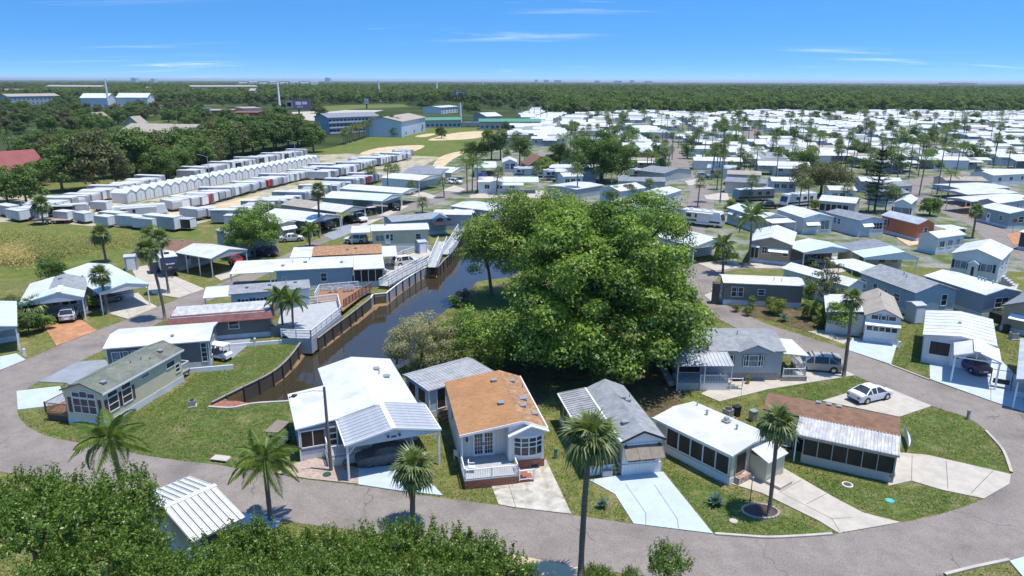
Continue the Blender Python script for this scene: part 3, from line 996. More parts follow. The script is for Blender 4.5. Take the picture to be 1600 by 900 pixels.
    def pbox(s, m, side, u0, u1, z0, z1, d0, d1, mi=0):
        a, b = s.P(side, u0, d0, z0), s.P(side, u1, d1, z1)
        return m.box(min(a[0], b[0]), max(a[0], b[0]), min(a[1], b[1]), max(a[1], b[1]), z0, z1, mi)

    def span(s, side):
        x0, x1, y0, y1 = s.b
        return (x0, x1) if side in 'sn' else (y0, y1)

    def win(s, side, f, z, w, h, st='d', sh=None, glass='glass', frame='trim'):
        """window at fraction f of the wall, sill height z"""
        a, b = s.span(side)
        u = a + (b - a) * f
        nx, nz = {'d': (1, 2), 'p': (1, 1), 'g': (4, 3), 't': (3, 2), 's': (1, 1), 'j': (1, 4), 'h': (2, 1), 'q': (2, 2)}[st]
        t = .07
        m = MB()
        s.pbox(m, side, u - w / 2 - t, u + w / 2 + t, z - t, z, -.02, .07)
        s.pbox(m, side, u - w / 2 - t, u + w / 2 + t, z + h, z + h + t, -.02, .07)
        s.pbox(m, side, u - w / 2 - t, u - w / 2, z, z + h, -.02, .07)
        s.pbox(m, side, u + w / 2, u + w / 2 + t, z, z + h, -.02, .07)
        for i in range(1, nx):
            c = u - w / 2 + w * i / nx
            s.pbox(m, side, c - .03, c + .03, z, z + h, -.02, .055)
        for j in range(1, nz):
            c = z + h * j / nz
            s.pbox(m, side, u - w / 2, u + w / 2, c - .025, c + .025, -.02, .05)
        wo = m.build('screen_panel' if st == 's' else 'window', frame, s.e)
        g = 'screen' if st == 's' else glass
        if g == 'glass' and WR.random() < .22:
            g = 'glass_pale'
        if nx * nz <= 12 and w * h > .9:
            for i in range(nx):
                for j in range(nz):
                    g0 = MB()
                    s.pbox(g0, side, u - w / 2 + w * i / nx + .005, u - w / 2 + w * (i + 1) / nx - .005, z + h * j / nz + .005, z + h * (j + 1) / nz - .005, -.015, .022)
                    g0.build('pane', g, wo)
        else:
            g0 = MB()
            s.pbox(g0, side, u - w / 2, u + w / 2, z, z + h, -.015, .022)
            g0.build('pane', g, wo)
        if sh:
            for q in (-1, 1):
                g0 = MB()
                c = u + q * (w / 2 + t + .2)
                s.pbox(g0, side, c - .17, c + .17, z - .05, z + h + .05, -.01, .045)
                g0.build('shutter', sh, s.e)
        return s

    def door(s, side, f, w=.9, h=2.0, z=None, m_='trim', glass=True):
        a, b = s.span(side)
        u = a + (b - a) * f
        z = s.sk if z is None else z
        m = MB()
        s.pbox(m, side, u - w / 2 - .08, u + w / 2 + .08, z, z + h + .08, -.02, .05)
        s.pbox(m, side, u - w / 2, u + w / 2, z + .03, z + h, .05, .075)
        d = m.build('door', m_, s.e)
        if glass:
            g = MB()
            s.pbox(g, side, u - w * .3, u + w * .3, z + h * .5, z + h * .9, .07, .085)
            g.build('pane', 'glass', d)
        k = MB()
        s.pbox(k, side, u + w * .36, u + w * .42, z + h * .45, z + h * .5, .075, .13)
        k.build('door_handle', 'chrome', d)
        return s

    def awn(s, side, f, z, w, drop=.5, out=.7, m_='trim', ribs=0):
        """sloped window awning hung on the wall"""
        a, b = s.span(side)
        u = a + (b - a) * f
        m = MB()
        v = [s.P(side, u - w / 2, .02, z), s.P(side, u + w / 2, .02, z), s.P(side, u + w / 2, out, z - drop), s.P(side, u - w / 2, out, z - drop)]
        lo = [(x, y, zz - .05) for x, y, zz in v]
        m.add(v + lo, [(0, 1, 2, 3), (4, 7, 6, 5), (0, 4, 5, 1), (1, 5, 6, 2), (2, 6, 7, 3), (3, 7, 4, 0)])
        for i in range(ribs + 1 if ribs else 0):
            c = u - w / 2 + w * i / ribs
            m.bar(s.P(side, c, .02, z + .01), s.P(side, c, out, z - drop + .01), .05, .05)
        m.build('awning', m_, s.e, recalc=True)
        return s

    def vent(s, fx, fy, k=.35):
        x, y = s.L * fx, s.W * fy
        z = s.top(x, y)
        m = MB().box(x - k / 2, x + k / 2, y - k / 2, y + k / 2, z - .1, z + .14).box(x - k * .7, x + k * .7, y - k * .7, y + k * .7, z + .14, z + .2)
        m.build('roof_vent', 'galv', s.e)
        return s

    def pipe(s, fx, fy, h=.35, r=.05, m_='galv'):
        x, y = s.L * fx, s.W * fy
        z = s.top(x, y)
        MB().tube([(x, y, z - .1), (x, y, z + h)], [r, r], 8).tube([(x, y, z + h), (x, y, z + h + .08)], [r * 1.8, r * 1.2], 8).build('roof_pipe', m_, s.e)
        return s

    def bx(s, nm, x0, x1, y0, y1, z0, z1, m_, par=None, kind=None):
        return MB().box(x0, x1, y0, y1, z0, z1).build(nm, m_, par or s.e, kind=kind)

    def lean(s, nm, x0, x1, ya, za, yb, zb, m_, ribs=0, posts=0, t=.08, along='x', pw=.09):
        """sloped flat roof between (ya, za) and (yb, zb), running x0..x1 (or along y)"""
        P_ = (lambda a, c, z: (a, c, z)) if along == 'x' else (lambda a, c, z: (c, a, z))
        m = MB()
        v = [P_(x0, ya, za), P_(x1, ya, za), P_(x1, yb, zb), P_(x0, yb, zb)]
        m.add(v + [(x, y, z - t) for x, y, z in v], [(0, 1, 2, 3), (4, 7, 6, 5), (0, 4, 5, 1), (1, 5, 6, 2), (2, 6, 7, 3), (3, 7, 4, 0)])
        o = m.build(nm, m_, s.e, recalc=True)
        if ribs:
            r = MB()
            for i in range(ribs + 1):
                a = x0 + (x1 - x0) * i / ribs
                r.bar(P_(a, ya, za + .01), P_(a, yb, zb + .01), .06, .1)
            r.build('roof_rib', m_, s.e, kind='stuff')
        for i in range(posts):
            a = x0 + .1 + (x1 - x0 - .2) * (i / (posts - 1) if posts > 1 else .5)
            q = P_(a, ya + (.12 if yb > ya else -.12), 0)
            s.bx('post', q[0] - pw / 2, q[0] + pw / 2, q[1] - pw / 2, q[1] + pw / 2, 0, za - .05, 'trim')
        return o

    def rail(s, pts, z0, h=.95, m_='trim', step=.14, nm='railing', post=1.4, balus=True):
        m = MB()
        for p, q in zip(pts, pts[1:]):
            p, q = Vector((*p, 0)), Vector((*q, 0))
            d = (q - p).length
            m.bar(p + Vector((0, 0, z0 + h)), q + Vector((0, 0, z0 + h)), .08, .06)
            m.bar(p + Vector((0, 0, z0 + .1)), q + Vector((0, 0, z0 + .1)), .05, .05)
            n = max(1, int(d / post))
            for i in range(n + 1):
                c = p.lerp(q, i / n)
                m.box(c.x - .045, c.x + .045, c.y - .045, c.y + .045, z0, z0 + h + .08)
            if balus:
                n = int(d / step)
                for i in range(1, n):
                    c = p.lerp(q, i / n)
                    m.box(c.x - .015, c.x + .015, c.y - .015, c.y + .015, z0 + .1, z0 + h)
        return m.build(nm, m_, s.e)

    def boards(s, x0, x1, y0, y1, z, m_, w=.15, nm='deck_board', along='x', limit=60):
        """deck laid board by board on joists"""
        span = (y1 - y0) if along == 'x' else (x1 - x0)
        n = min(limit, max(1, int(span / w)))
        pr = None
        for i in range(n):
            c = span * i / n
            if pr is None:
                pr = MB().box(0, (x1 - x0) if along == 'x' else span / n - .012, 0, span / n - .012 if along == 'x' else (y1 - y0), z - .05, z).build(nm, m_, s.e)
                ob = pr
            else:
                ob = pr.copy()
                COL.objects.link(ob)
            ob.location = (x0, y0 + c, 0) if along == 'x' else (x0 + c, y0, 0)
        s.bx('deck_frame', x0 + .05, x1 - .05, y0 + .05, y1 - .05, z - .25, z - .055, m_)
        for x in (x0 + .1, x1 - .2):
            for y in (y0 + .1, y1 - .2):
                s.bx('deck_post', x, x + .1, y, y + .1, 0, z - .25, m_)

    def steps(s, x0, x1, ya, yb, z, n, m_, along='y', nm='step'):
        for i in range(n):
            f0, f1 = i / n, (i + 1) / n
            zz = z * (1 - i / n)
            c0, c1 = ya + (yb - ya) * f0, ya + (yb - ya) * f1
            if along == 'y':
                s.bx(nm, x0, x1, min(c0, c1), max(c0, c1), 0, zz - .01 * i, m_)
            else:
                s.bx(nm, min(c0, c1), max(c0, c1), x0, x1, 0, zz - .01 * i, m_)


# --- the beige home with the sage roof
h = House('cream sided home with a sage green roof and maroon shutters on the left lawn', (160, 616), (287, 546), (94.5, 607.5), ze=3.45, rise=.85, wall='wall_beige', roof='shingle_sage')
for f in (.1, .26):
    h.win('s', f, 1.35, 1.15, 1.25, 'd', 'shutter_maroon')
    h.win('s', f, 2.72, 1.15, .42, 'p')
h.win('s', .5, 2.7, 1.1, .3, 'p').win('s', .84, 2.3, 1.2, .55, 'p').win('s', .93, 1.4, .6, .8, 'd')
for i, f in enumerate((.3, .5, .7)):
    h.win('w', f, 1.3, .72, 1.35, 'd')
    h.win('w', f, 2.82, .72, .42 if f != .5 else .55, 'p')
for f in (.11, .89):
    a, b = h.span('w')
    m = MB()
    h.pbox(m, 'w', a + (b - a) * f - .16, a + (b - a) * f + .16, 1.25, 2.7, -.01, .045)
    m.build('shutter', 'shutter_maroon', h.e)
h.vent(.12, .22).vent(.82, .25).pipe(.6, .3, .3).pipe(.5, .35, .25).pipe(.66, .2, .2).vent(.02, .75, .3)
x0, x1, y0, y1 = h.b
h.bx('drip_edge', -.02, h.L + .02, -.03, 0, h.ze - .16, h.ze + .02, 'trim')
h.boards(x0 + .1, x0 + 3.0, y1 + .02, y1 + 2.6, .85, 'wood', .15)
h.rail([(x0 + .15, y1 + .1), (x0 + .15, y1 + 2.5), (x0 + 2.9, y1 + 2.5)], .85, .95, 'wood', .13)
h.bx('deck_skirt', x0 + .2, x0 + .24, y1 + .2, y1 + 2.4, .05, .55, 'wood_dark')
h.boards(x1 + .03, x1 + 1.6, y0 + .3, y0 + 2.0, .75, 'wood_grey', .15)
h.rail([(x1 + .1, y0 + .35), (x1 + 1.5, y0 + .35), (x1 + 1.5, y0 + 1.9)], .75, .9, 'trim', .14)

# --- the low white roofed home behind it
h = House('long low grey home with bright white roof behind the sage roofed one', (160, 545), (328, 532), (184, 514), ze=3.1, rise=.5, wall='wall_charcoal', roof='roof_white')
for f in (.1, .18, .26, .34):
    h.win('s', f, .9, 1.0, 1.6, 'd', glass='glass_pale')
h.win('s', .95, .7, .5, 2.1, 'j')
h.win('e', .25, .9, 1.0, 1.5, 'd').win('e', .6, .9, 1.0, 1.5, 'd')
h.bx('corner_board', h.b[1] - .05, h.b[1] + .05, h.b[2] - .05, h.b[2] + .05, .05, 2.95, 'trim')
h.bx('corner_board', h.b[0] - .05, h.b[0] + .05, h.b[2] - .05, h.b[2] + .05, .05, 2.95, 'trim')
h.vent(.62, .25, .25)
h.bx('low_wall', h.L * .7, h.L + 2.2, -1.2, -1.05, 0, .55, 'trim')
h.bx('low_wall', h.L - .4, h.L + 8, h.W - .6, h.W - .45, 0, .45, 'trim')

# --- the light blue home with covered car
h = House('blue sided home with wide white roof and a ribbed gable carport', (524, 655), (655, 634), (520, 572.5), ze=3.3, rise=.75, ridge='gy', wall='wall_blue', roof='roof_white', rf=.46)
L_, W_ = h.L, h.W
h.vent(.72, .72, .4).vent(.8, .56, .4).pipe(.72, .62, .3)
# low white addition on the left, running down to a sunroom
h.lean('addition_roof', -.1, W_ * .62, -3.2, 3.0, .3, 3.38, 'roof_white', along='y', t=.12)
h.bx('addition_wall', -2.95, .2, .1, W_ * .6, .02, 2.95, 'wall_blue')
h.bx('addition_skirt', -3.0, .1, .04, .1, .02, .85, 'skirt')
for i in range(2):
    m = MB().box(-2.8 + i * .95, -1.95 + i * .95, -.0, .06, 1.25, 2.6)
    w = m.build('screen_panel', 'screen', h.e)
    MB().box(-2.87 + i * .95, -2.8 + i * .95, -.03, .07, 1.2, 2.68).build('screen_frame', 'trim', w)
h.bx('screen_rail', -2.95, -.9, -.04, .07, 2.62, 2.72, 'trim')
h.bx('screen_rail', -2.95, -.9, -.04, .07, 1.14, 1.24, 'trim')
m = MB().box(-.8, .1, -.04, .05, .9, 2.75)
d = m.build('door', 'trim', h.e)
for i in range(3):
    MB().box(-.68, -.02, -.06, -.03, 1.1 + i * .55, 1.5 + i * .55).build('door_pane', 'glass', d)
h.bx('corner_board', -3.0, -2.9, -.02, .12, .02, 2.95, 'trim')
# gable carport in front
cw0, cw1, cd = .1, L_ + .55, 4.6
e2 = House.__new__(House)
e2.__dict__.update(h.__dict__)
zc_, rc_ = 3.15, .8
def gable_roof(h, x0, x1, y0, y1, z, rise, m_, nm, pans=0, t=.1, rf=.5):
    k = x0 + (x1 - x0) * rf
    MB().prism([(x0, z - t), (x0, z), (k, z + rise), (k, z + rise - t)], 'y', y0, y1).prism([(k, z + rise - t), (k, z + rise), (x1, z), (x1, z - t)], 'y', y0, y1).build(nm, m_, h.e, recalc=True)
    if pans:
        pr = [None, None]
        for i in range(pans):
            a, c = y0 + (y1 - y0) * i / pans, y0 + (y1 - y0) * (i + 1) / pans
            for q, (xa, za, xb, zb) in enumerate(((x0 + .02, z, k - .14, z + rise * (1 - .14 / (k - x0))), (x1 - .02, z, k + .14, z + rise * (1 - .14 / (x1 - k))))):
                if pr[q] is None:
                    w = c - a - .07
                    v = [(xa, 0, za), (xa, w, za), (xb, w, zb), (xb, 0, zb)]
                    ob = pr[q] = MB().add([(X, Y, Z) for X, Y, Z in v] + [(X, Y, Z + .07) for X, Y, Z in v], [(0, 1, 5, 4), (1, 2, 6, 5), (2, 3, 7, 6), (3, 0, 4, 7), (4, 5, 6, 7)]).build('roof_panel', 'roof_metal', h.e, recalc=True)
                else:
                    ob = pr[q].copy()
                    COL.objects.link(ob)
                ob.location = (0, a + .035, 0)
        h.bx('ridge_cap', k - .2, k + .2, y0 - .02, y1, z + rise - .02, z + rise + .07, 'trim')
gable_roof(h, cw0, cw1, -cd, .35, zc_, rc_, 'galv', 'carport_roof', 9)
h.bx('gutter', cw0 - .1, cw0, -cd, .3, zc_ - .1, zc_ + .06, 'trim')
h.bx('gutter', cw1, cw1 + .1, -cd, .3, zc_ - .1, zc_ + .06, 'trim')
k_ = (cw0 + cw1) / 2
MB().prism([(cw0, zc_ - .25), (cw1, zc_ - .25), (cw1, zc_), (k_, zc_ + rc_), (cw0, zc_)], 'y', -cd + .1, -cd + .18).build('gable_board', 'wall_lightblue', h.e, recalc=True)
MB().bar((cw0, -cd - .02, zc_ + .02), (k_, -cd - .02, zc_ + rc_ + .02), .06, .16).bar((k_, -cd - .02, zc_ + rc_ + .02), (cw1, -cd - .02, zc_ + .02), .06, .16).build('barge_board', 'trim', h.e)
MB().bar((cw0, .38, zc_ + .05), (k_, .38, zc_ + rc_ + .05), .06, .16).bar((k_, .38, zc_ + rc_ + .05), (cw1, .38, zc_ + .05), .06, .16).build('flashing', 'trim', h.e)
h.bx('house_number', k_ - .2, k_ + .2, -cd + .06, -cd + .1, zc_ + .02, zc_ + .12, 'dark')
for q in (-.45, .45):
    h.bx('flood_lamp', k_ + q - .08, k_ + q + .08, -cd - .05, -cd + .1, zc_ + .1, zc_ + .25, 'dark')
for x in (cw0 + .12, cw1 - .12):
    h.bx('post', x - .08, x + .08, -cd + .05, -cd + .2, 0, zc_ - .12, 'trim')
    MB().bar((x, -cd + .12, zc_ - .9), (x + (.6 if x < k_ else -.6), -cd + .12, zc_ - .2), .07).build('post_brace', 'trim', h.e)
h.bx('deck', -.95, L_ * .86, -1.75, .2, .78, .88, 'deck_grey')
h.bx('deck_skirt', -.95, L_ * .86, -1.8, -1.74, .02, .76, 'panel_white')
h.bx('deck_skirt', -1.0, -.94, -1.8, .1, .02, .76, 'panel_white')
h.rail([(-.9, .0), (-.9, -1.7), (L_ * .84, -1.7)], .88, .9, 'trim', .13)
h.win('s', .3, 1.5, 1.2, 1.2, 'q').win('s', .62, 1.5, 1.0, 1.2, 'd').door('s', .48, z=.88)

# --- the orange roofed home
h = House('white home with bright orange shingle roof and red brick porch', (717.7, 681), (855, 668.5), (687.5, 597), ze=3.55, rise=.75, ridge='gy', rf=.72, wall='panel_white', roof='shingle_orange', skirt='brick', cp=('s', .25), sk=.75)
for c in list(h.e.children):
    if c.name.startswith(('post', 'gable_board', 'wall', 'skirt')):
        bpy.data.objects.remove(c)
L_, W_ = h.L, h.W
xm = L_ * .56
# walls: main block set back on the left behind the porch, bay room forward on the right
MB().prism([(.2, .02), (xm, .02), (xm, h.top(xm, 0) - .06), (.2, h.top(.2, 0) - .06)], 'y', 1.6, W_ - .2).build('wall', 'panel_white', h.e, recalc=True)
MB().prism([(xm + .002, .02), (L_ - .2, .02), (L_ - .2, h.top(L_ - .2, 0) - .06), (L_ * .72, h.ze + h.rise - .06), (xm + .002, h.top(xm, 0) - .06)], 'y', .25, W_ - .2).build('wall', 'panel_white', h.e, recalc=True)
h.bx('side_wall', .2, .3, .3, 1.6, .02, h.ze - .05, 'panel_white')
h.bx('roof_slope', L_ * .72, L_ * .722, .02, .03, 4, 4.01, 'trim')
# the faded right slope lies a hand's breadth over the left one
k = L_ * .72
MB().prism([(k - .35, h.ze + h.rise - .1), (k, h.ze + h.rise + .012), (L_ + .01, h.ze + .012), (L_ + .01, h.ze)], 'y', -.01, W_ + .01).build('roof_slope', 'shingle_faded', h.e, recalc=True)
MB().bar((0, -.03, h.ze - .06), (k, -.03, h.ze + h.rise - .06), .06, .2).bar((k, -.03, h.ze + h.rise - .06), (L_, -.03, h.ze - .06), .06, .2).build('barge_board', 'trim', h.e)
h.bx('gutter', L_, L_ + .1, 0, W_, h.ze - .12, h.ze + .03, 'trim')
# gable dormer over the bay
kk = (xm + L_) / 2 + .2
MB().prism([(xm - .1, 3.22), (kk, 4.0), (kk, 3.9), (xm - .1, 3.12)], 'y', -.35, .3).prism([(kk, 4.0), (L_ + .1, 3.42), (L_ + .1, 3.32), (kk, 3.9)], 'y', -.35, .3).build('bay_gable_roof', 'trim', h.e, recalc=True)
MB().prism([(xm, 3.0), (L_ - .22, 3.0), (L_ - .22, 3.36), (kk, 3.88), (xm, 3.14)], 'y', -.02, .25).build('bay_gable', 'wall_lightblue', h.e, recalc=True)
# curved bay window
bc = (xm + L_) / 2 + .05
fr = MB()
ps = [(bc - 1.15, .25), (bc - .62, -.02), (bc, -.1), (bc + .62, -.02), (bc + 1.15, .25)]
for z in (1.3, 2.05, 2.45, 2.86):
    for p, q in zip(ps, ps[1:]):
        fr.bar((*p, z), (*q, z), .07, .07)
for p in ps:
    fr.bar((*p, 1.3), (*p, 2.86), .08, .08)
wo = fr.build('bay_window', 'trim', h.e)
for p, q in zip(ps, ps[1:]):
    for z0, z1 in ((1.34, 2.02), (2.08, 2.42), (2.48, 2.83)):
        MB().quad((p[0], p[1] + .02, z0), (q[0], q[1] + .02, z0), (q[0], q[1] + .02, z1), (p[0], p[1] + .02, z1)).build('pane', 'glass', wo)
MB().prism(ps + [(bc + 1.15, .3), (bc - 1.15, .3)], 'z', 2.88, 3.0).prism(ps + [(bc + 1.15, .3), (bc - 1.15, .3)], 'z', 1.15, 1.27).build('bay_sill', 'trim', h.e, recalc=True)


def brick_wall(par, p, q, z0, z1, nrm, bl=.42, bh=.125, limit=300):
    """courses of separate bricks standing proud of a mortar bed"""
    p, q = Vector((*p, 0)), Vector((*q, 0))
    d = (q - p)
    n, rows = max(1, int(d.length / bl)), max(1, int((z1 - z0) / bh))
    bl, bh = d.length / n, (z1 - z0) / rows
    rz = math.atan2(d.y, d.x)
    pr = MB().box(.008, bl - .008, -.02, .02, .007, bh - .007).mesh('brick', 'brick')
    pr2 = MB().box(.008, bl - .008, -.028, .02, .007, bh - .007).mesh('brick', 'brick')
    u = d.normalized()
    R_ = random.Random(3)
    for r in range(rows):
        off = .5 * (r % 2)
        for i in range(n - (r % 2)):
            o = link('brick', pr if R_.random() < .6 else pr2, par)
            c = p + u * bl * (i + off) + Vector((nrm[0], nrm[1], 0)) * .03
            o.location = (c.x, c.y, z0 + r * bh)
            o.rotation_euler = (0, 0, rz)


h.bx('porch_base', .12, xm + .35, -1.95, 1.6, .02, .72, 'brick')
h.bx('porch_floor', .08, xm + .4, -2.0, 1.6, .72, .78, 'deck_grey')
brick_wall(h.e, (.12, -1.95), (xm + .35, -1.95), .03, .71, (0, -1))
h.bx('brick_skirt', xm + .4, L_ - .15, .17, .25, .02, .75, 'brick')
h.bx('brick_skirt', L_ - .2, L_ - .12, .25, W_ - .2, .02, .75, 'brick')
h.bx('foundation_vent', L_ - 1.2, L_ - .7, .13, .17, .1, .3, 'dark')
h.rail([(.15, 1.5), (.15, -1.93), (xm + .33, -1.93), (xm + .33, -.9)], .78, .85, 'trim', .13)
h.steps(-1.9, -.75, xm + .4, xm + 1.6, .72, 4, 'brick', along='x')
h.rail([(xm + .45, -1.93), (xm + 1.6, -1.93)], .25, .85, 'trim', 9, balus=False, nm='step_rail')
# french doors
fd = MB().box(1.25, 3.05, 1.52, 1.62, .78, 2.9).build('french_door', 'trim', h.e)
for dx in (1.42, 2.24):
    MB().box(dx, dx + .62, 1.49, 1.53, 1.0, 2.75).build('door_pane', 'glass', fd)
    mm = MB()
    for i in range(1, 3):
        mm.box(dx + .62 * i / 3 - .015, dx + .62 * i / 3 + .015, 1.475, 1.492, 1.0, 2.75)
    for i in range(1, 5):
        mm.box(dx, dx + .62, 1.473, 1.49, 1.0 + 1.75 * i / 5 - .015, 1.0 + 1.75 * i / 5 + .015)
    mm.build('muntin', 'trim', fd)
MB().box(2.1, 2.18, 1.46, 1.52, 1.75, 1.95).build('door_handle', 'dark', fd)
h.bx('wall_lantern', .72, .86, 1.42, 1.58, 2.2, 2.5, 'dark')
for fx, fy in ((.6, .8), (.84, .8), (.57, .36), (.82, .3), (.93, .2)):
    h.vent(fx, fy, .38)
h.vent(.87, .46, .5)
h.pipe(.95, .72)
h.win('w', .45, 1.5, 1.0, 1.1, 'd').win('w', .8, 1.5, 1.0, 1.1, 'd').door('w', .62)

# --- ribbed metal shed at its back
h = House('ribbed metal roofed shed room on the left back of the orange roofed home', (669, 611), (772.5, 581), (657, 577.5), ze=2.9, rise=.12, ridge='gx', rf=.8, wall='wall_lightblue', roof='roof_weathered', name='shed', cat='shed')
h.ribs(0, h.L, .35, 'roof_aged', h.e)
h.win('s', .18, .75, .85, 2.0, 's').bx('post', .15, .25, .15, .25, 0, 2.8, 'trim')
h.steps(.9, 2.2, 0, -1.0, .6, 3, 'wood')
h.win('w', .3, 1.2, 1.3, 1.3, 's').win('w', .72, 1.2, 1.3, 1.3, 's')

# --- grey shingle home with the patina porch
h = House('white home with grey shingle gable roof and brown canvas awning at its front', (971, 691), (1041, 685), (900, 607.5), ze=3.1, rise=.8, ridge='gy', wall='panel_white', roof='shingle_grey')
L_, W_ = h.L, h.W
h.lean('porch_roof', -.0, W_, -2.55, 2.75, .05, 3.12, 'roof_weathered', ribs=26, along='y', t=.1)
h.bx('porch_wall', -2.4, .2, .6, W_ - .3, .02, .9, 'panel_white')
for i in range(7):
    y = .6 + (W_ - 1) * i / 7
    w = MB().box(-2.42, -2.36, y + .08, y + (W_ - 1) / 7 - .04, .92, 2.6).build('screen_panel', 'screen', h.e)
    MB().box(-2.46, -2.34, y, y + .07, .02, 2.68).build('screen_frame', 'trim', w)
for i in range(2):
    w = MB().box(-2.3 + i * 1.15, -1.25 + i * 1.15, .58, .64, .92, 2.6).build('screen_panel', 'screen', h.e)
    MB().box(-2.4 + i * 1.15, -2.32 + i * 1.15, .55, .66, .02, 2.7).build('screen_frame', 'trim', w)
h.bx('planter_box', -1.35, -.5, .2, .5, .02, .55, 'galv')
h.bx('edge_trim', -2.62, -2.5, 0, W_, 2.66, 2.78, 'trim')
h.bx('seam_trim', -.08, .08, 0, W_, 3.05, 3.17, 'trim')
MB().bar((-.0, -.03, h.ze - .06), (L_ / 2, -.03, h.ze + h.rise - .06), .06, .16).bar((L_ / 2, -.03, h.ze + h.rise - .06), (L_, -.03, h.ze - .06), .06, .16).build('barge_board', 'dark', h.e)
h.win('s', .5, 1.15, 2.3, 1.1, 'h')
h.awn('s', .5, 2.62, 3.1, .75, 1.0, 'canvas_brown', 3)
h.bx('gable_trim', .3, L_ - .3, .14, .22, 2.68, 2.76, 'trim')
for x in (.45, L_ - .5):
    h.bx('wall_lantern', x - .08, x + .08, .05, .22, 2.45, 2.75, 'dark')
h.vent(.28, .08 + .14, .4).vent(.6, .62, .4).vent(.72, .6, .4)
h.pipe(.86, .7)
h.bx('lower_panel', .2, L_ - .2, .16, .24, .02, 1.0, 'panel_white')
h.win('e', .3, 1.4, 1.2, 1.0, 'd').win('e', .7, 1.4, 1.2, 1.0, 'd')

# --- low barrel roofed white home
h = House('low home with flat white barrel roof and a long wall of dark screens', (1019.5, 652.5), (1145, 712.5), (1082, 626), ze=2.75, rise=.3, wall='wall_cream', roof='roof_aged', skirt='panel_white', sk=.6)
for i in range(5):
    h.win('s', .245 + i * .163, .85, h.L * .148, 1.5, 's')
h.bx('edge_trim', -.05, h.L + .05, -.07, 0, 2.6, 2.78, 'trim')
h.win('e', .25, .75, 1.2, 1.65, 's', frame='wall_tan').win('e', .7, .75, .9, 1.7, 'p').bx('planter_box', h.L - .2, h.L + .25, .8, 2.4, 0, .6, 'rust')
h.bx('side_room', h.L - .2, h.L + 1.3, h.W * .5, h.W - .3, .02, 2.0, 'wall_cream')
h.lean('side_roof', h.W * .47, h.W - .2, h.L + 1.5, 1.95, h.L - .2, 2.5, 'roof_aged', along='y')
h.bx('entry_slab', h.L + 1.35, h.L + 2.6, h.W * .5, h.W * .8, .02, .3, 'concrete')
h.vent(.55, .75, .45).pipe(.33, .7, .4, .09).pipe(.72, .66, .35, .08).pipe(.1, .9, .3, .06)
h.bx('vent_cowl', h.L * .53, h.L * .57, h.W * .72, h.W * .78, 3.0, 3.35, 'galv')

# --- brown roofed home with the metal porch
h = House('brown shingle home with patchy metal porch roof and dark screens near the road bend', (1262, 652.5), (1405.5, 681), D=(1406.5, 652), ze=3.05, rise=.5, wall='wall_greige', roof='shingle_brown', skirt='panel_white')
L_, W_ = h.L, h.W
xl = -3.6
MB().prism([(0, 2.93), (0, 3.05), (W_ / 2, 3.55), (W_, 3.05), (W_, 2.93), (W_ / 2, 3.43)], 'x', xl, -.002).build('roof', 'shingle_brown', h.e, recalc=True)
h.bx('wall', xl + .3, .25, 1.6, W_ - .25, .02, 3.0, 'wall_cream')
zn = 2.55
h.lean('porch_roof', -.6, L_ + .05, -2.5, zn, .05, 3.03, 'roof_patina', ribs=30, t=.09)
h.bx('gutter', -.6, L_ + .1, -2.6, -2.5, zn - .14, zn + .02, 'galv')
h.bx('porch_wall', .0, L_ - .15, -2.3, .3, .02, .8, 'wall_greige')
for i in range(6):
    x = .05 + (L_ - .3) * i / 6
    w = MB().box(x + .07, x + (L_ - .3) / 6 - .02, -2.32, -2.25, .82, 2.2).build('screen_panel', 'screen', h.e)
    MB().box(x, x + .06, -2.36, -2.24, .8, 2.25).build('screen_frame', 'wall_greige', w)
h.bx('screen_head', 0, L_ - .15, -2.34, -2.24, 2.2, 2.5, 'wall_greige')
h.bx('corner_board', L_ - .15, L_ - .05, -2.36, -2.26, .02, 2.5, 'galv')
h.bx('end_wall', L_ - .2, L_ - .15, -2.25, .3, .8, 2.6, 'wall_bluegrey')
h.bx('post', -.55, -.45, -2.4, -2.3, 0, zn - .05, 'trim')
h.steps(-2.2, -1.0, 1.2, -.3, .85, 4, 'deck_grey')
h.bx('entry_floor', -3.4, -.02, -.4, 1.6, .02, .16, 'dark')
h.door('s', .05)
for f in (.2, .32, .44):
    h.vent(f - .12, .72, .3)
m = MB()
m.add([(L_ + .12, .5, .35), (L_ + .12, 2.2, .35), (L_ + .55, 2.0, 1.9), (L_ + .5, .8, 2.3)], [(0, 1, 2, 3)])
bpy.context.view_layer.update()

# --- grey home under the oak's edge
h = House('grey sided home with light shingle roof and stone skirt under the oak edge', (1057, 548), (1229, 549), Wd=7.2, ze=3.35, rise=1.0, wall='wall_grey', roof='shingle_grey', skirt='stone', sk=.8)
L_, W_ = h.L, h.W
xd = L_ * .725
MB().prism([(xd - 1.7, 3.3), (xd, 4.0), (xd + 1.7, 3.3)], 'y', -.3, 2.2).build('gable', 'wall_grey', h.e, recalc=True)
MB().prism([(xd - 1.9, 3.26), (xd, 4.06), (xd, 4.16), (xd - 1.9, 3.36)], 'y', -.4, 3.2).prism([(xd + 1.9, 3.26), (xd, 4.06), (xd, 4.16), (xd + 1.9, 3.36)], 'y', -.4, 3.2).build('gable_roof', 'shingle_grey', h.e, recalc=True)
h.win('s', .725, 1.6, 1.5, 1.15, 'd').win('s', .655, 1.65, .45, 1.1, 'd').win('s', .795, 1.65, .45, 1.1, 'd').win('s', .5, 1.7, .6, 1.1, 'd')
for f in (.635, .815, .53):
    a, b = h.span('s')
    m = MB()
    h.pbox(m, 's', a + (b - a) * f - .14, a + (b - a) * f + .14, 1.6, 2.8, -.01, .05)
    m.build('shutter', 'shutter_green', h.e)
h.lean('porch_roof', -.4, L_ * .46, -2.6, 2.75, .2, 3.3, 'roof_metal', ribs=15, posts=3)
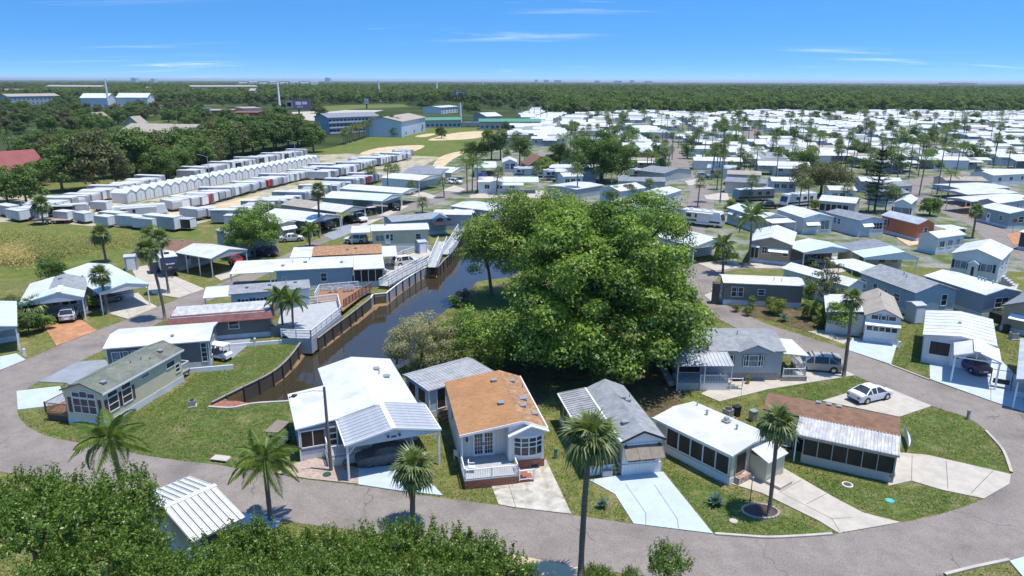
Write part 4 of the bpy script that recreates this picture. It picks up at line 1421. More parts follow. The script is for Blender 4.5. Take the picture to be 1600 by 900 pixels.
h.lean('porch_roof_edge', -.4, L_ * .4, -.1, 3.3, .25, 3.38, 'rust')
h.bx('porch_wall', L_ * .18, L_ * .42, -2.5, -2.4, .02, .85, 'panel_white')
h.bx('porch_floor', -.2, L_ * .42, -2.4, .2, .02, .8, 'deck_grey')
h.rail([(L_ * .18, -2.45), (L_ * .42, -2.45), (L_ * .42, -1.2)], .85, .85, 'trim', .15)
h.win('s', .12, .9, 2.2, 1.9, 's')
h.steps(-2.2, -1.1, L_ * .43, L_ * .43 + 1.5, .8, 4, 'concrete', along='x')
h.rail([(L_ * .43, -2.25), (L_ * .43 + 1.5, -2.25)], .4, .85, 'trim', 9, balus=False, nm='step_rail')
h.lean('side_roof', .4, W_ * .75, L_ + 2.6, 2.7, L_ - .05, 2.95, 'roof_white', along='y')
for y in (.6, W_ * .6):
    h.bx('post', L_ + 2.35, L_ + 2.45, y - .05, y + .05, 0, 2.65, 'trim')
h.bx('stone_wall', L_ - .2, L_ + 2.4, -.1, .1, .02, .6, 'stone')
h.rail([(L_, .2), (L_ + 2.3, .2), (L_ + 2.3, W_ * .6)], .5, .85, 'trim', .15)
h.pipe(.25, .35).pipe(.62, .4)
h.bx('side_ramp', -.9, -.3, -1.5, 3.5, .02, .5, 'deck_grey')

# --- foreground metal roof
h = House('white metal roofed home with raised seams half hidden by foreground foliage', (300, 848), (384, 808), D=(302, 742), ze=2.8, rise=.75, ridge='gx', wall='panel_white', roof='shingle_slate', rf=.5, cp=('e', 3.0), cproof='shingle_slate', walls=True)  # slate base under the white pans; its gaps stand in for seam shadows
h.seam_panels(0, h.L, .42, 'roof_white')
h.bx('ridge_cap', -.05, h.L + .05, h.W / 2 - .18, h.W / 2 + .18, h.ze + h.rise - .01, h.ze + h.rise + .1, 'trim')
h.win('s', .4, 1.2, 1.2, 1.1, 'd')

# ------------------------------------------------------------------ homes west of the canal
h = House('long dark grey home with maroon shingle mansard edge beside the canal', (264, 498), (423, 486), Wd=4.8, ze=3.3, rise=.12, wall='wall_charcoal', roof='roof_patina')
L_, W_ = h.L, h.W
for v in ([(-.3, -.5, 2.55), (L_ + .3, -.5, 2.55), (L_ - .1, .25, 3.5), (.1, .25, 3.5)], [(L_ + .3, -.5, 2.55), (L_ + .3, W_ + .3, 2.55), (L_ - .1, W_ - .2, 3.5), (L_ - .1, .25, 3.5)], [(-.3, W_ + .3, 2.55), (-.3, -.5, 2.55), (.1, .25, 3.5), (.1, W_ - .2, 3.5)]):
    MB().add(v + [(x, y, z - .08) for x, y, z in v], [(0, 1, 2, 3), (4, 7, 6, 5), (0, 4, 5, 1), (1, 5, 6, 2), (2, 6, 7, 3), (3, 7, 4, 0)]).build('mansard', 'shingle_maroon', h.e, recalc=True)
h.win('s', .25, 1.4, 1.1, .9, 'd').win('s', .62, 1.4, 1.1, .9, 'd').door('e', .5)
h.bx('patio_fence', L_ - .2, L_ + 2.2, -.1, 0, .02, 1.4, 'wall_charcoal')

h = House('pale blue home with black shutters and grey roof on the canal', (357, 460), (485, 450), Wd=4.6, ze=3.3, rise=.55, wall='wall_lightblue', roof='shingle_grey')
for f in (.17, .36):
    h.win('s', f, 1.5, .9, .9, 'q', 'shutter_black')
h.lean('porch_roof', -3.1, .3, -.2, 3.1, h.W, 3.3, 'roof_white')
h.bx('porch_wall', -2.9, .25, .1, .2, .02, 1.4, 'panel_white')
h.bx('porch_post', -2.95, -2.8, .05, .2, .02, 3.0, 'trim')
h.vent(.22, .3, .3).vent(.5, .35, .3).vent(.82, .4, .3).pipe(.7, .4)

h = House('blue grey home with white roof, flat carport and rear sunroom on the canal', (428, 423), (552, 417), (428, 405), ze=3.3, rise=.4, wall='wall_blue', roof='roof_white')
L_, W_ = h.L, h.W
h.lean('carport_roof', -6.2, .05, .1, 3.1, W_ - .3, 3.35, 'roof_white', posts=2)
for x in (-6.0, -.6):
    h.bx('post', x - .07, x + .07, .2, .35, 0, 3.0, 'trim')
h.win('s', .62, 1.3, .8, 1.2, 'd').win('s', .1, 1.6, .4, .6, 'd')
h.lean('sunroom_roof', L_ + .02, L_ + 4.6, -.4, 3.0, W_ - .2, 3.35, 'roof_white')
for i in range(4):
    w = MB().box(L_ + .1 + i * 1.05, L_ + 1.08 + i * 1.05, -.05, .02, 1.0, 2.75).build('screen_panel', 'screen', h.e)
    MB().box(L_ + i * 1.05, L_ + .09 + i * 1.05, -.08, .04, .9, 2.85).build('screen_frame', 'trim', w)
h.bx('sunroom_wall', L_, L_ + 4.3, -.03, .08, .02, .95, 'wall_lightblue')
h.bx('sunroom_wall', L_ + 4.25, L_ + 4.35, .1, W_ - .3, .02, 2.95, 'wall_lightblue')
h.rail([(2.5, -3.2), (L_ + 1, -3.2)], .2, .9, 'trim', .16, nm='fence_railing')
h.vent(.1, .25, .35).vent(.38, .4, .4).vent(.85, .3, .3).pipe(.22, .4).pipe(.43, .55)

h = House('home with brown shingle roof and brick red end wall', (487, 400), (597, 395.6), (488, 385), ze=3.2, rise=.6, wall='wall_red', roof='shingle_faded')
h.lean('carport_roof', -3.4, .05, .2, 3.0, h.W - .2, 3.2, 'roof_white', posts=2)
h.lean('porch_roof', h.L + .02, h.L + 2.4, -.3, 2.7, h.W * .8, 3.1, 'roof_white', posts=2)
h.vent(.5, .3, .3).vent(.62, .35, .3).door('e', .4)
h.steps(-1.6, -.6, h.L + .2, h.L + 1.6, .8, 4, 'deck_grey', along='x')

h = House('yellowish white roofed home above the boardwalk bend', (579, 361), (671, 358), (574, 351), ze=3.3, rise=.4, wall='wall_beige', roof='roof_white')
h.lean('carport_roof', -3.6, .05, .4, 3.0, h.W - .3, 3.2, 'roof_white', posts=2)
h.win('s', .13, 1.3, 1.5, 1.1, 'h', glass='glass_pale').win('s', .33, 1.3, .7, 1.2, 'd').door('s', .27, z=.7).win('s', .82, 1.5, .9, .9, 'd').vent(.25, .5, .3)
h.bx('low_fence', 2.5, h.L, -3.3, -3.2, .02, .9, 'trim')

h = House('blue home with arched dormer window by the canal head', (612, 347), (700, 340), (613, 337), ze=3.3, rise=.5, wall='wall_blue', roof='shingle_grey')
L_ = h.L
x = L_ * .84
h.bx('dormer', x - 1.6, x + 1.6, -.2, 1.4, 2.6, 3.3, 'wall_blue')
MB().prism([(x - 1.8, 3.3), (x, 4.3), (x + 1.8, 3.3)], 'y', -.3, 2.2).build('dormer_roof', 'wall_blue', h.e, recalc=True)
MB().prism([(x + .8 * math.cos(a), 2.7 + .8 * math.sin(a)) for a in np.linspace(0, math.pi, 9)], 'y', -.33, -.25).build('arched_window', 'glass', h.e, recalc=True)
h.win('s', .5, 1.4, 1.0, 1.2).lean('deck_roof', L_ * .68, L_ + .5, -3, 2.5, -.1, 2.7, 'dark')
h = House('grey home with pale roof above the canal head', (676, 335), (737, 335.5), (672, 327), ze=3.2, rise=.4, wall='wall_grey', roof='roof_white')
h.win('s', .4, 1.3, 1.2, 1.1)
h = House('long patio home with corrugated pale roof north of the canal', (703, 322), (770, 330), D=(778, 318), ze=3.2, rise=.4, wall='wall_grey', roof='roof_aged')
for f in (.2, .5):
    h.awn('s', f, 2.9, 2.2, .5, .9)

# west side of the loop road
h = House('grey shingle home with white side roof and a gable carport over a silver car', (29, 475), (131, 464), (1, 448), ze=3.2, rise=1.0, ridge='gy', wall='wall_bluegrey', roof='shingle_grey', cp=('s', 3.2), cproof='roof_mint', rf=.62, gable='wall_lightblue')
L_, W_ = h.L, h.W
MB().prism([(-.02, h.ze + .0), (-.02, h.ze + .03), (L_ * .42, h.ze + h.rise * .68 + .03), (L_ * .42, h.ze + h.rise * .68)], 'y', 2.2, W_ + .02).build('side_roof', 'roof_white', h.e, recalc=True)
h.bx('ridge_cap', L_ * .62 - .3, L_ * .62 + .3, -.03, 3.3, h.ze + h.rise - .02, h.ze + h.rise + .06, 'trim')
for f in (.5, .65, .8):
    h.win('s', f, 1.6, .8, .9, 'p')
h.door('s', .25).win('w', .3, 1.4, 1, 1.1).win('w', .7, 1.4, 1, 1.1)
h.vent(.55, .75, .35)

h = House('white home with broad pale carport gable over an empty bay', (154, 458), (233, 443.5), (106, 423), ze=3.15, rise=.7, ridge='gy', wall='wall_grey', roof='roof_white', cp=('s', 6.0), cproof='roof_mint', rf=.55, gable='wall_white')
h.door('s', .2).win('s', .55, 1.4, 1.6, 1.0, 'h').win('s', .85, 1.0, .9, 1.7, 'p').win('w', .5, 1.4, 1, 1.1)

h = House('slate sided home with brown roof and a white gable carport holding a red car', (329, 404), (387, 389.5), (274, 378), ze=3.2, rise=.8, ridge='gy', wall='wall_grey', roof='shingle_brown', cp=('s', 8.5), cproof='roof_aged', rf=.5, gable='wall_grey')
h.win('w', .25, 1.3, .9, 1.1).win('w', .55, 1.3, 1.4, 1.1, 'h').win('w', .8, 1.3, .9, 1.1).door('s', .3).vent(.6, .8, .3).vent(.45, .9, .3)
h.post_line('s', .13)
for y in (3.0, 6.0):
    h.bx('post', .15, .27, y, y + .12, 0, 3.0, 'trim')
h = House('slate blue home behind the round green tree', (335, 359), (385, 374.5), Wd=6.0, ze=3.2, rise=.7, wall='wall_bluegrey', roof='shingle_grey')
h.win('s', .3, 1.3, .9, 1.1).win('s', .7, 1.3, .9, 1.1)
h = House('beige home with tilted pale roof right of the round green tree', (438, 350), (463, 346), (422, 338), ze=3.1, rise=.35, wall='wall_greige', roof='roof_aged', ridge='gy')
h.awn('s', .5, 2.5, 3.2, .6, .8).win('s', .5, 1.0, 2.4, 1.0, 'h')
h = House('white roofed home with a grey gable carport behind the tall palm', (486, 347), (533, 336), (431, 332), ze=3.2, rise=.9, ridge='gy', wall='wall_grey', roof='roof_white', cp=('s', 8), cproof='roof_white', gable='wall_grey')
h.win('w', .3, 1.3, 1, 1.1).win('w', .6, 1.3, 1, 1.1).win('s', .5, 1.4, 1.4, 1)
h = House('tan roofed home with long grey gable carport', (533, 332), (572, 324), (470, 314), ze=3.2, rise=.9, ridge='gy', wall='wall_grey', roof='shingle_tan', cp=('s', 9), cproof='roof_aged', gable='wall_grey')
h.win('s', .5, 1.4, 1.4, 1)
h = House('white roofed home with a pale mint carport gable', (597, 314), (628, 304), (540, 298), ze=3.2, rise=.8, ridge='gy', wall='wall_teal', roof='roof_white', cp=('s', 8), cproof='roof_mint', gable='wall_white')
h = House('wide white low roofed home next to the mint carport', (628, 302), (656, 295), (585, 283), ze=3.3, rise=.6, ridge='gy', wall='wall_white', roof='roof_white', cp=('s', 6), cproof='roof_white', gable='wall_white')
h = House('long white roofed home with awnings facing the west street', (655, 282), (688, 275), (602, 276), ze=3.3, rise=.7, ridge='gy', wall='wall_white', roof='roof_white', cp=('s', 4), cproof='roof_white', gable='wall_white')
h.awn('s', .7, 2.5, 2.5).awn('s', .3, 2.5, 1.5)
h = House('grey roofed home with tall gable window facing the west street', (688, 273), (707, 264), (644, 265), ze=3.3, rise=1.0, ridge='gy', wall='wall_white', roof='shingle_slate')
h.win('s', .5, 1.0, 1.8, 2.4, 'q')
h = House('slate roofed home with white carport at the top of the west street', (706, 270), (732, 262), (672, 257), ze=3.2, rise=.9, ridge='gy', wall='wall_blue', roof='shingle_slate', cp=('s', 8), cproof='roof_white', gable='wall_white')
h = House('white gable fronted home at the head of the west street', (785, 254), (809, 254), (773, 248), ze=3.4, rise=1.1, ridge='gy', wall='wall_white', roof='roof_white')
h.win('s', .3, 1.1, 1.4, 1.9, 'q').win('s', .7, 1.1, 1.4, 1.9, 'q')
h = House('two part white roofed home near the pines', (740, 262), (776, 262), (726, 252), ze=3.2, rise=.7, wall='wall_white', roof='roof_white', cp=('e', 5), cproof='roof_white')
h = House('brown hipped roof cottage near the pines', (826, 259), (866, 258), Wd=11, ze=3.0, rise=3.0, ridge='gy', wall='wall_brownwall', roof='shingle_brown')
h.win('s', .4, 1, 1.5, 1.2)
h = House('white blue home cut by the left picture edge', (-60, 522), (27, 509), (-90, 486), ze=3.1, rise=.5, ridge='gy', wall='wall_bluegrey', roof='roof_mint', cp=('s', 4.5), cproof='roof_mint')

# behind the oak
h = House('flat grey sided home with aged white roof behind the oak', (900, 296), (944, 289), (888, 285), ze=3.2, rise=.3, wall='wall_grey', roof='roof_aged')
h = House('bright white gabled home with big front window behind the oak', (969, 299), (1010, 293), (936, 294), ze=3.6, rise=1.0, wall='wall_white', roof='roof_white')
h.win('w', .5, 1.0, 2.6, 2.0, 't').win('w', .12, 1.3, .8, 1.4)
h = House('white home with window awnings by the middle street', (1038, 305.5), (1066, 297), (1010, 298), ze=3.2, rise=.7, wall='wall_white', roof='roof_white')
h.awn('w', .4, 2.6, 1.5).awn('w', .75, 2.6, 1.5).win('s', .5, 1.3, 1.2, 1.1).lean('porch_roof', -4, 0, 0, 2.7, h.W * .6, 2.9, 'roof_white', posts=2)
h = House('broad white roofed home with carport by the middle street', (1036, 333), (1070, 328), (996, 311), ze=3.2, rise=.8, ridge='gy', wall='wall_white', roof='roof_white', cp=('s', 6), cproof='roof_aged', gable='wall_lightblue')
h = House('grey gabled home behind the white gabled one', (966, 283), (1041, 284), Wd=6.0, ze=3.3, rise=.9, wall='wall_grey', roof='shingle_slate')
h.win('e', .5, 1.3, 1.5, 1.2, 'h')
h = House('dark grey roofed home in front of the white park roofs', (994, 266), (1038, 271), D=(1053, 262), ze=3.2, rise=1.0, wall='wall_grey', roof='shingle_slate')

# ------------------------------------------------------------------ east side
h = House('dark olive home with white roof and white skirting at the road fork', (1130, 441.5), (1259, 447), (1122, 428), ze=3.3, rise=.4, wall='wall_olive', roof='roof_white', sk=.8)
h.win('s', .08 + .06, 1.35, .85, 1.3, 'd').win('s', .205, 1.35, .85, 1.3, 'd').win('s', .48, 1.7, .85, .75, 'd')
h.pipe(.64, .3).pipe(.73, .25)
h.win('w', .5, 1.3, .9, 1.2)
h.bx('dark_column', -1.2, -.3, .3, 1.6, .02, 3.0, 'wood_dark')  # plain dark upright block beside the home's left end
h = House('long white roofed home angled behind the dark olive one', (1221, 419), (1326, 447.5), D=(1361, 443.5), ze=3.3, rise=.7, wall='wall_white', roof='roof_white')
h.win('s', .1, 1.3, 1.0, 1.1).win('s', .75, 1.3, 1.3, 1.1, 'h').win('e', .5, 1.2, 1.6, 1.2, 'h')
h = House('slate blue home with grey shingle roof and flat white carport behind it', (1342, 425.5), (1431, 458), D=(1497, 452), ze=3.4, rise=1.1, wall='wall_blue', roof='shingle_grey')
h.win('s', .08, 1.3, 1.0, 1.3).win('s', .3, 1.3, .8, 1.3, 'd').win('s', .5, 1.5, .5, .8).win('s', .7, 1.4, 1.1, .9).win('e', .72, 1.3, .85, 1.5, 'd')
h.lean('carport_roof', .6, h.W * .85, -8.6, 3.1, .1, 3.3, 'roof_white', along='y', posts=3)
h.pipe(.5, .4).pipe(.58, .35)
h = House('white home with grey sunlit gable and louvred front by the garden', (1351, 492.5), (1412, 499), D=(1429, 467), ze=3.4, rise=1.0, ridge='gy', wall='wall_white', roof='shingle_tan')
L_, W_ = h.L, h.W
for i in range(5):
    h.win('s', .14 + i * .18, 1.55, .62, .55, 'p')
h.awn('s', .5, 2.75, L_ * .92, .35, .6)
for f in (.28, .5, .72):
    h.win('s', f, 3.0, 1.0, .5, 'p')
h.lean('side_roof', 1.5, W_ - .2, -4.2, 2.9, .1, 3.4, 'roof_white', along='y')
h.bx('side_wall', -3.9, .2, 2.0, W_ - .5, .02, 2.85, 'wall_white')
h.pipe(.5, .6)
h = House('white metal roofed home with gable carport over a purple car', (1442, 523), (1559, 541), (1452, 485.5), ze=3.3, rise=.45, ridge='gy', rf=.52, wall='wall_white', roof='roof_white')
L_, W_ = h.L, h.W
h.ribs(0, W_, 1.2, 'roof_white', h.e)
h.win('s', .24, 1.2, 1.9, 1.5, 's').door('s', .5, z=.15)
gable_roof(h, L_ * .43, L_ + .2, -4.6, .15, 3.0, .75, 'roof_white', 'carport_roof')
h.bx('ridge_cap', L_ * .715 - .3, L_ * .715 + .3, -4.62, .2, 3.75, 3.83, 'trim')
for x in (L_ * .43 + .15, L_ + .05):
    h.bx('post', x - .08, x + .08, -4.5, -4.35, 0, 2.95, 'trim')
k = L_ * .715
MB().bar((L_ * .43, -4.5, 3.0), (k, -4.5, 3.72), .08, .12).bar((k, -4.5, 3.72), (L_ + .2, -4.5, 3.0), .08, .12).bar((L_ * .43, -4.5, 2.9), (L_ + .2, -4.5, 2.9), .08, .12).bar((k, -4.5, 2.9), (k, -4.5, 3.7), .08).bar((k - 1.2, -4.5, 2.9), (k - .6, -4.5, 3.5), .06).bar((k + 1.2, -4.5, 2.9), (k + .6, -4.5, 3.5), .06).build('truss', 'trim', h.e)
h.vent(.5, .5, .25)
h = House('plain white roofed home with blue grey wall left of the white two door house', (1443, 430.5), (1540, 461), D=(1599, 455), ze=3.3, rise=.7, wall='wall_bluegrey', roof='roof_white')
h.win('e', .5, 1.3, 2.2, 1.3, 'q').bx('bin_box', h.L + .6, h.L + 2.4, .5, 1.6, .02, 1.2, 'dark')
for fx in (.52, .57, .62, .74):
    h.pipe(fx, .62, .4, .1)
h = House('tall white house with black shutters and a small porch door', (1486, 395.5), (1566, 406.5), D=(1584, 389), ze=4.2, rise=1.2, ridge='gy', wall='wall_white', roof='roof_white')
for f in (.2, .75):
    h.win('s', f, 2.0, 1.5, 1.2, 'h', 'shutter_black', glass='glass_pale')
h.bx('porch', h.L * .38, h.L * .58, -.35, .4, .02, 3.1, 'panel_white')
MB().prism([(h.L * .36, 3.1), (h.L * .48, 3.6), (h.L * .6, 3.1)], 'y', -.45, .35).build('porch_gable', 'trim', h.e, recalc=True)
h.bx('porch_door', h.L * .46, h.L * .51, -.4, -.352, .3, 2.6, 'shutter_black')
h.win('e', .3, 2.0, 1, 1.2).win('e', .7, 2.0, 1, 1.2)
h.steps(2, 3.4, h.L + .1, h.L + 2, 1.2, 5, 'deck_grey', along='x')
h = House('grey shingle home with long pale carport gable left of the white shuttered house', (1350, 402.5), (1437, 403), D=(1481, 382), ze=3.3, rise=1.0, ridge='gy', wall='wall_beige', roof='shingle_slate', cp=('s', 4.5), cproof='roof_mint', rf=.72, gable='trim')
h.awn('e', .35, 2.9, 2.5, .8, .8).win('s', .6, 1.4, 1, 1.2).win('s', .85, 1.4, 1, 1.2).win('s', .2, 1.4, 1, 1.2)
h = House('mauve sided home with aqua carport gable and white roof', (1256, 394.5), (1334, 390.5), D=(1372, 374), ze=3.2, rise=.8, ridge='gy', wall='wall_mauve', roof='roof_white', cp=('s', 5), cproof='roof_mint', rf=.55, gable='wall_white')
h.awn('e', .3, 2.8, 1.6, .6, .7).awn('e', .85, 2.8, 1.6, .6, .7)
h = House('tan gable fronted home with white awning and tall palm', (1170, 377.5), (1239, 383.5), Wd=12, ze=3.7, rise=1.1, ridge='gy', wall='wall_tan', roof='roof_white')
h.awn('s', .7, 2.9, 3.2, .5, .8).win('s', .4, 1.9, 1.2, 1.1, 't').win('s', .88, 1.7, .8, .9).win('s', .13, .9, 1.2, 1.9, 'h')
h.awn('s', .12, 3.2, 1.6, .3, .5)
h = House('white roofed home with porch at the fork behind the oak edge', (1084, 386), (1145, 378), (1062, 362), ze=3.2, rise=.9, ridge='gy', wall='wall_lightblue', roof='roof_white', cp=('s', 4.5), cproof='roof_white', gable='wall_white')
h.win('s', .5, 1.2, 1.4, 1.4, 'h').door('s', .25)
h = House('white home with two slanted window awnings near the canal end', (1135, 324), (1192, 341), D=(1229, 338.5), ze=3.4, rise=.8, wall='wall_grey', roof='roof_white')
h.awn('s', .15, 2.9, 1.8, .6, .7).awn('s', .42, 2.9, 1.8, .6, .7).lean('porch_roof', .2, h.W, h.L + 3, 2.9, h.L - .1, 3.2, 'roof_white', along='y', posts=2)
h = House('white roofed home with a single front awning and deck', (1213, 326.5), (1256, 340.5), D=(1304, 339), ze=3.5, rise=.8, wall='wall_white', roof='roof_white')
h.awn('e', .3, 2.6, 3, .6, .8).win('e', .3, 1.5, 2.4, .8, 'h').win('e', .75, .9, 1.8, 1.9, 'h').win('s', .6, 1.6, .8, .9)
h = House('pale blue home with weathered grey blue roof by the little pond', (1288, 331), (1344, 345), D=(1391, 344), ze=3.4, rise=.6, wall='wall_lightblue', roof='shingle_slate')
h.win('s', .3, 1.6, .7, 1.1).win('s', .42, 1.6, .7, 1.1).awn('e', .3, 2.8, 2.5, .6, .8).win('e', .75, 1.4, 2.2, 1.3, 't')
h = House('orange sided home with grey metal roof', (1376, 336), (1435, 350.5), D=(1459, 348), ze=3.5, rise=.9, wall='wall_orange', roof='roof_metal')
h.win('e', .5, 1.5, .8, 1.2, 'd').win('s', .12, 1.6, .9, 1.3, 'd', 'shutter_black')
h.lean('porch_roof', h.L * .9, h.L + 3, h.W, 2.9, h.W + 4.5, 2.9, 'roof_white', posts=2)
h = House('white home with black shuttered front window by the round clipped tree', (1396, 316.5), (1424, 319), D=(1448, 311), ze=3.6, rise=.9, ridge='gy', wall='wall_white', roof='roof_white')
h.win('s', .5, 1.2, 3.2, 1.4, 'h', 'shutter_black', glass='glass_pale')
for f in (.2, .5, .8):
    h.win('e', f, 1.3, 1.1, 1.3)
h = House('teal grey home with white roof and white door on the right street', (1528, 322), (1578, 333.5), D=(1603, 327), ze=3.4, rise=.7, wall='wall_teal', roof='roof_white')
h.door('s', .35, z=.4).win('e', .4, 1.4, 1.1, 1.2).win('s', .75, 1.5, .9, 1)
h = House('tan home with grey gable at the right picture edge', (1565, 477), (1640, 492), Wd=9, ze=3.3, rise=1.1, ridge='gy', wall='wall_tan', roof='shingle_slate')
h.awn('s', .4, 2.5, 2, .5, .8)
h = House('white ribbed roofed home cut by the right picture edge', (1588, 592), (1660, 606), C=(1585, 527), ze=3.1, rise=.4, ridge='gy', wall='wall_bluegrey', roof='roof_metal', cp=('s', 3.5), cproof='roof_metal')
h = House('porch home with long white roof beside the norfolk pine', (1279, 313), (1338, 318), Wd=7, ze=3.3, rise=.9, wall='wall_greige', roof='roof_aged')
for i in range(5):
    h.win('s', .1 + i * .16, 1.0, 1.3, 1.6, 's')
h = House('first of two grey roofed grey homes beside the middle street, the nearer', (1132, 283.5), (1198, 287), Wd=7, ze=3.3, rise=.9, wall='wall_greige', roof='shingle_slate')
h.win('w', .5, 1.3, 2, 1.3, 'q').win('s', .5, 1.4, 1, 1)
h = House('second of two grey roofed grey homes beside the middle street, the farther', (1136, 272), (1190, 274), Wd=6.5, ze=3.3, rise=.9, wall='wall_grey', roof='shingle_tan')
for i, (a, b, c, lab) in enumerate([((1505, 296), (1580, 293), (1502, 286), 'uppermost of three long flat white carports at the right street'), ((1512, 304), (1592, 301), (1508, 295), 'middle one of three long flat white carports at the right street'), ((1518, 315), (1612, 308), (1515, 306), 'lowest of three long flat white carports at the right street')]):
    h = House(lab, a, b, c, ze=3.2, rise=.3, wall='wall_grey', roof='roof_white', cp=('w', 9), cproof='roof_aged', name='carport_home')
h = House('navy sided building at the right street corner', (1592, 362), (1660, 372), Wd=8, ze=3.4, rise=.3, wall='paint_navy', roof='roof_white')

for lab, a, b, wd, wl, rf in (('white roofed home behind the olive green tree', (1345, 283), (1412, 285), 8, 'wall_grey', 'roof_white'), ('grey home left of the dark feather palms', (1386, 292), (1428, 290), 7, 'wall_greige', 'shingle_slate'), ('long tan roofed home above the flat carports', (1478, 282), (1545, 283), 8, 'wall_greige', 'shingle_tan'),
                              ('white home above the far right motorhome', (1552, 274), (1612, 271), 8, 'wall_white', 'roof_white'), ('white roofed home left of the olive green tree', (1206, 283), (1246, 284), 7, 'wall_lightblue', 'roof_white'), ('pale home just behind the porch home', (1296, 297), (1340, 298), 6, 'wall_white', 'roof_aged'),
                              ('slate roofed home right of the norfolk pine', (1386, 304), (1424, 301), 6, 'wall_bluegrey', 'shingle_slate'), ('white roofed home at the silver car street', (1104, 262), (1150, 264), 7, 'wall_white', 'roof_metal'), ('white patio roof at the pond deck behind the orange home', (1466, 372), (1510, 366), 4, 'wall_white', 'roof_white'),
                              ('small pale home between the campers and the oak', (880, 276), (912, 275), 6, 'wall_white', 'roof_aged'), ('white carport home on the street right of the carport row', (1560, 318), (1602, 312), 5, 'wall_grey', 'roof_white')):
    h = House(lab, a, b, Wd=wd, ze=3.2, rise=.8, wall=wl, roof=rf)
    h.win('s', .2, 1.3, 1.3, 1.1, 'h').win('s', .5, 1.3, 1.3, 1.1, 'h').win('s', .8, 1.3, 1.0, 1.1)
# single sheds
for lab, A_, B_, wd, ze, wl in (('small grey metal garden shed beside the navy trailer', (192, 402), (213, 400.5), 2.2, 2.4, 'wall_grey'), ('small grey utility shed between the slate and white homes', (1432, 478), (1449, 477), 2.0, 2.5, 'wall_grey'),
                                ('little grey dock shed beside the boardwalk bend', (654, 379), (668, 377.5), 2.2, 2.4, 'wall_bluegrey')):
    h = House(lab, A_, B_, Wd=wd, ze=ze, rise=.25, wall=wl, roof='roof_metal', skirt=None, name='garden_shed', cat='shed', ov=.1)
    h.door('s', .5, w=1.1, h=1.9, z=.1, glass=False)

# ------------------------------------------------------------------ the far park: rows of homes along streets running away
RNG = random.Random(11)
PROTO = []
specs = [('wall_white', 'roof_aged', 'roof_white', 'gx', 'w'), ('wall_grey', 'roof_white', 'roof_aged', 'gx', 'e'), ('wall_lightblue', 'roof_aged', 'roof_white', 'gx', 'w'), ('wall_greige', 'roof_white', 'roof_mint', 'gx', 'e'), ('wall_white', 'shingle_grey', 'roof_white', 'gx', 'w'),
         ('wall_beige', 'roof_metal', 'roof_white', 'gx', 'e'), ('wall_teal', 'roof_aged', 'roof_aged', 'gx', 'w'), ('wall_bluegrey', 'shingle_slate', 'roof_white', 'gx', 'e'), ('wall_tan', 'shingle_tan', 'roof_white', 'gx', 'w'), ('wall_white', 'roof_white', 'roof_mint', 'gx', 'e')]
WORDS = ['all white home', 'white roofed grey home', 'pale blue home', 'white roofed greige home', 'grey roofed white home', 'white roofed beige home', 'teal home', 'dark roofed slate home', 'tan roofed home', 'mint carported white home']
for k, (wl, rf_, cr_, rd, sd) in enumerate(specs):
    L_ = RNG.uniform(15, 19)
    h = House('x', frame=((0, 0, -500), 0, L_, RNG.uniform(6.2, 8.4)), ze=3.3, rise=RNG.uniform(.6, 1.1), ridge=rd, wall=wl, roof=rf_, cp=(sd, 5.0), cproof=cr_)
    for f in (.2, .5, .8):
        h.win('s', f, 1.4, 1.3, 1.1, 'h')
    h.win('e' if sd == 'w' else 'w', .5, 1.2, 2.0, 1.4, 'h')
    h.lean('porch_roof', L_ * .35, L_ * .75, -2.2, 2.7, .1, 3.15, cr_, posts=2)
    PROTO.append(h)
TAKEN = []
for o in list(COL.objects):
    if o.get('category') in ('house', 'shed') and o.location.z > -100:
        TAKEN.append((o.matrix_world.translation.x if False else o.location.x, o.location.y, 13))
bpy.context.view_layer.update()
FAR_HOMES = []


def in_view(x, y, pad=30):
    c = _f.dot(Vector((x, y, -CAMH)))
    if c < 5:
        return False
    u = _r.dot(Vector((x, y, -CAMH))) / c * F
    return -800 - pad < u < 800 + pad


def clear_of(x, y, d):
    return all((x - a) ** 2 + (y - b) ** 2 > (d + r - 13) ** 2 for a, b, r in TAKEN)


ROADPTS = []
for pts, w in STREETS:
    c = spline([gp(x, y).xy for x, y in pts], 6)
    ROADPTS += [(p.x, p.y, w) for p in c]
ANG = rad(-4)
ca, sa = math.cos(ANG), math.sin(ANG)
PIX = lambda x, y: (800 + _r.dot(Vector((x, y, -CAMH))) / _f.dot(Vector((x, y, -CAMH))) * F, 450 - _u.dot(Vector((x, y, -CAMH))) / _f.dot(Vector((x, y, -CAMH))) * F)
NEAR_N = 0


def zone_of(X, Y):
    px, py = PIX(X, Y)
    col = 'left part' if px < 1000 else 'middle street' if px < 1150 else 'centre' if px < 1300 else 'right part' if px < 1460 else 'right edge'
    return '%s rows by the %s of the big park' % ('nearest' if Y < 230 else 'second' if Y < 300 else 'middle' if Y < 390 else 'farther', col)


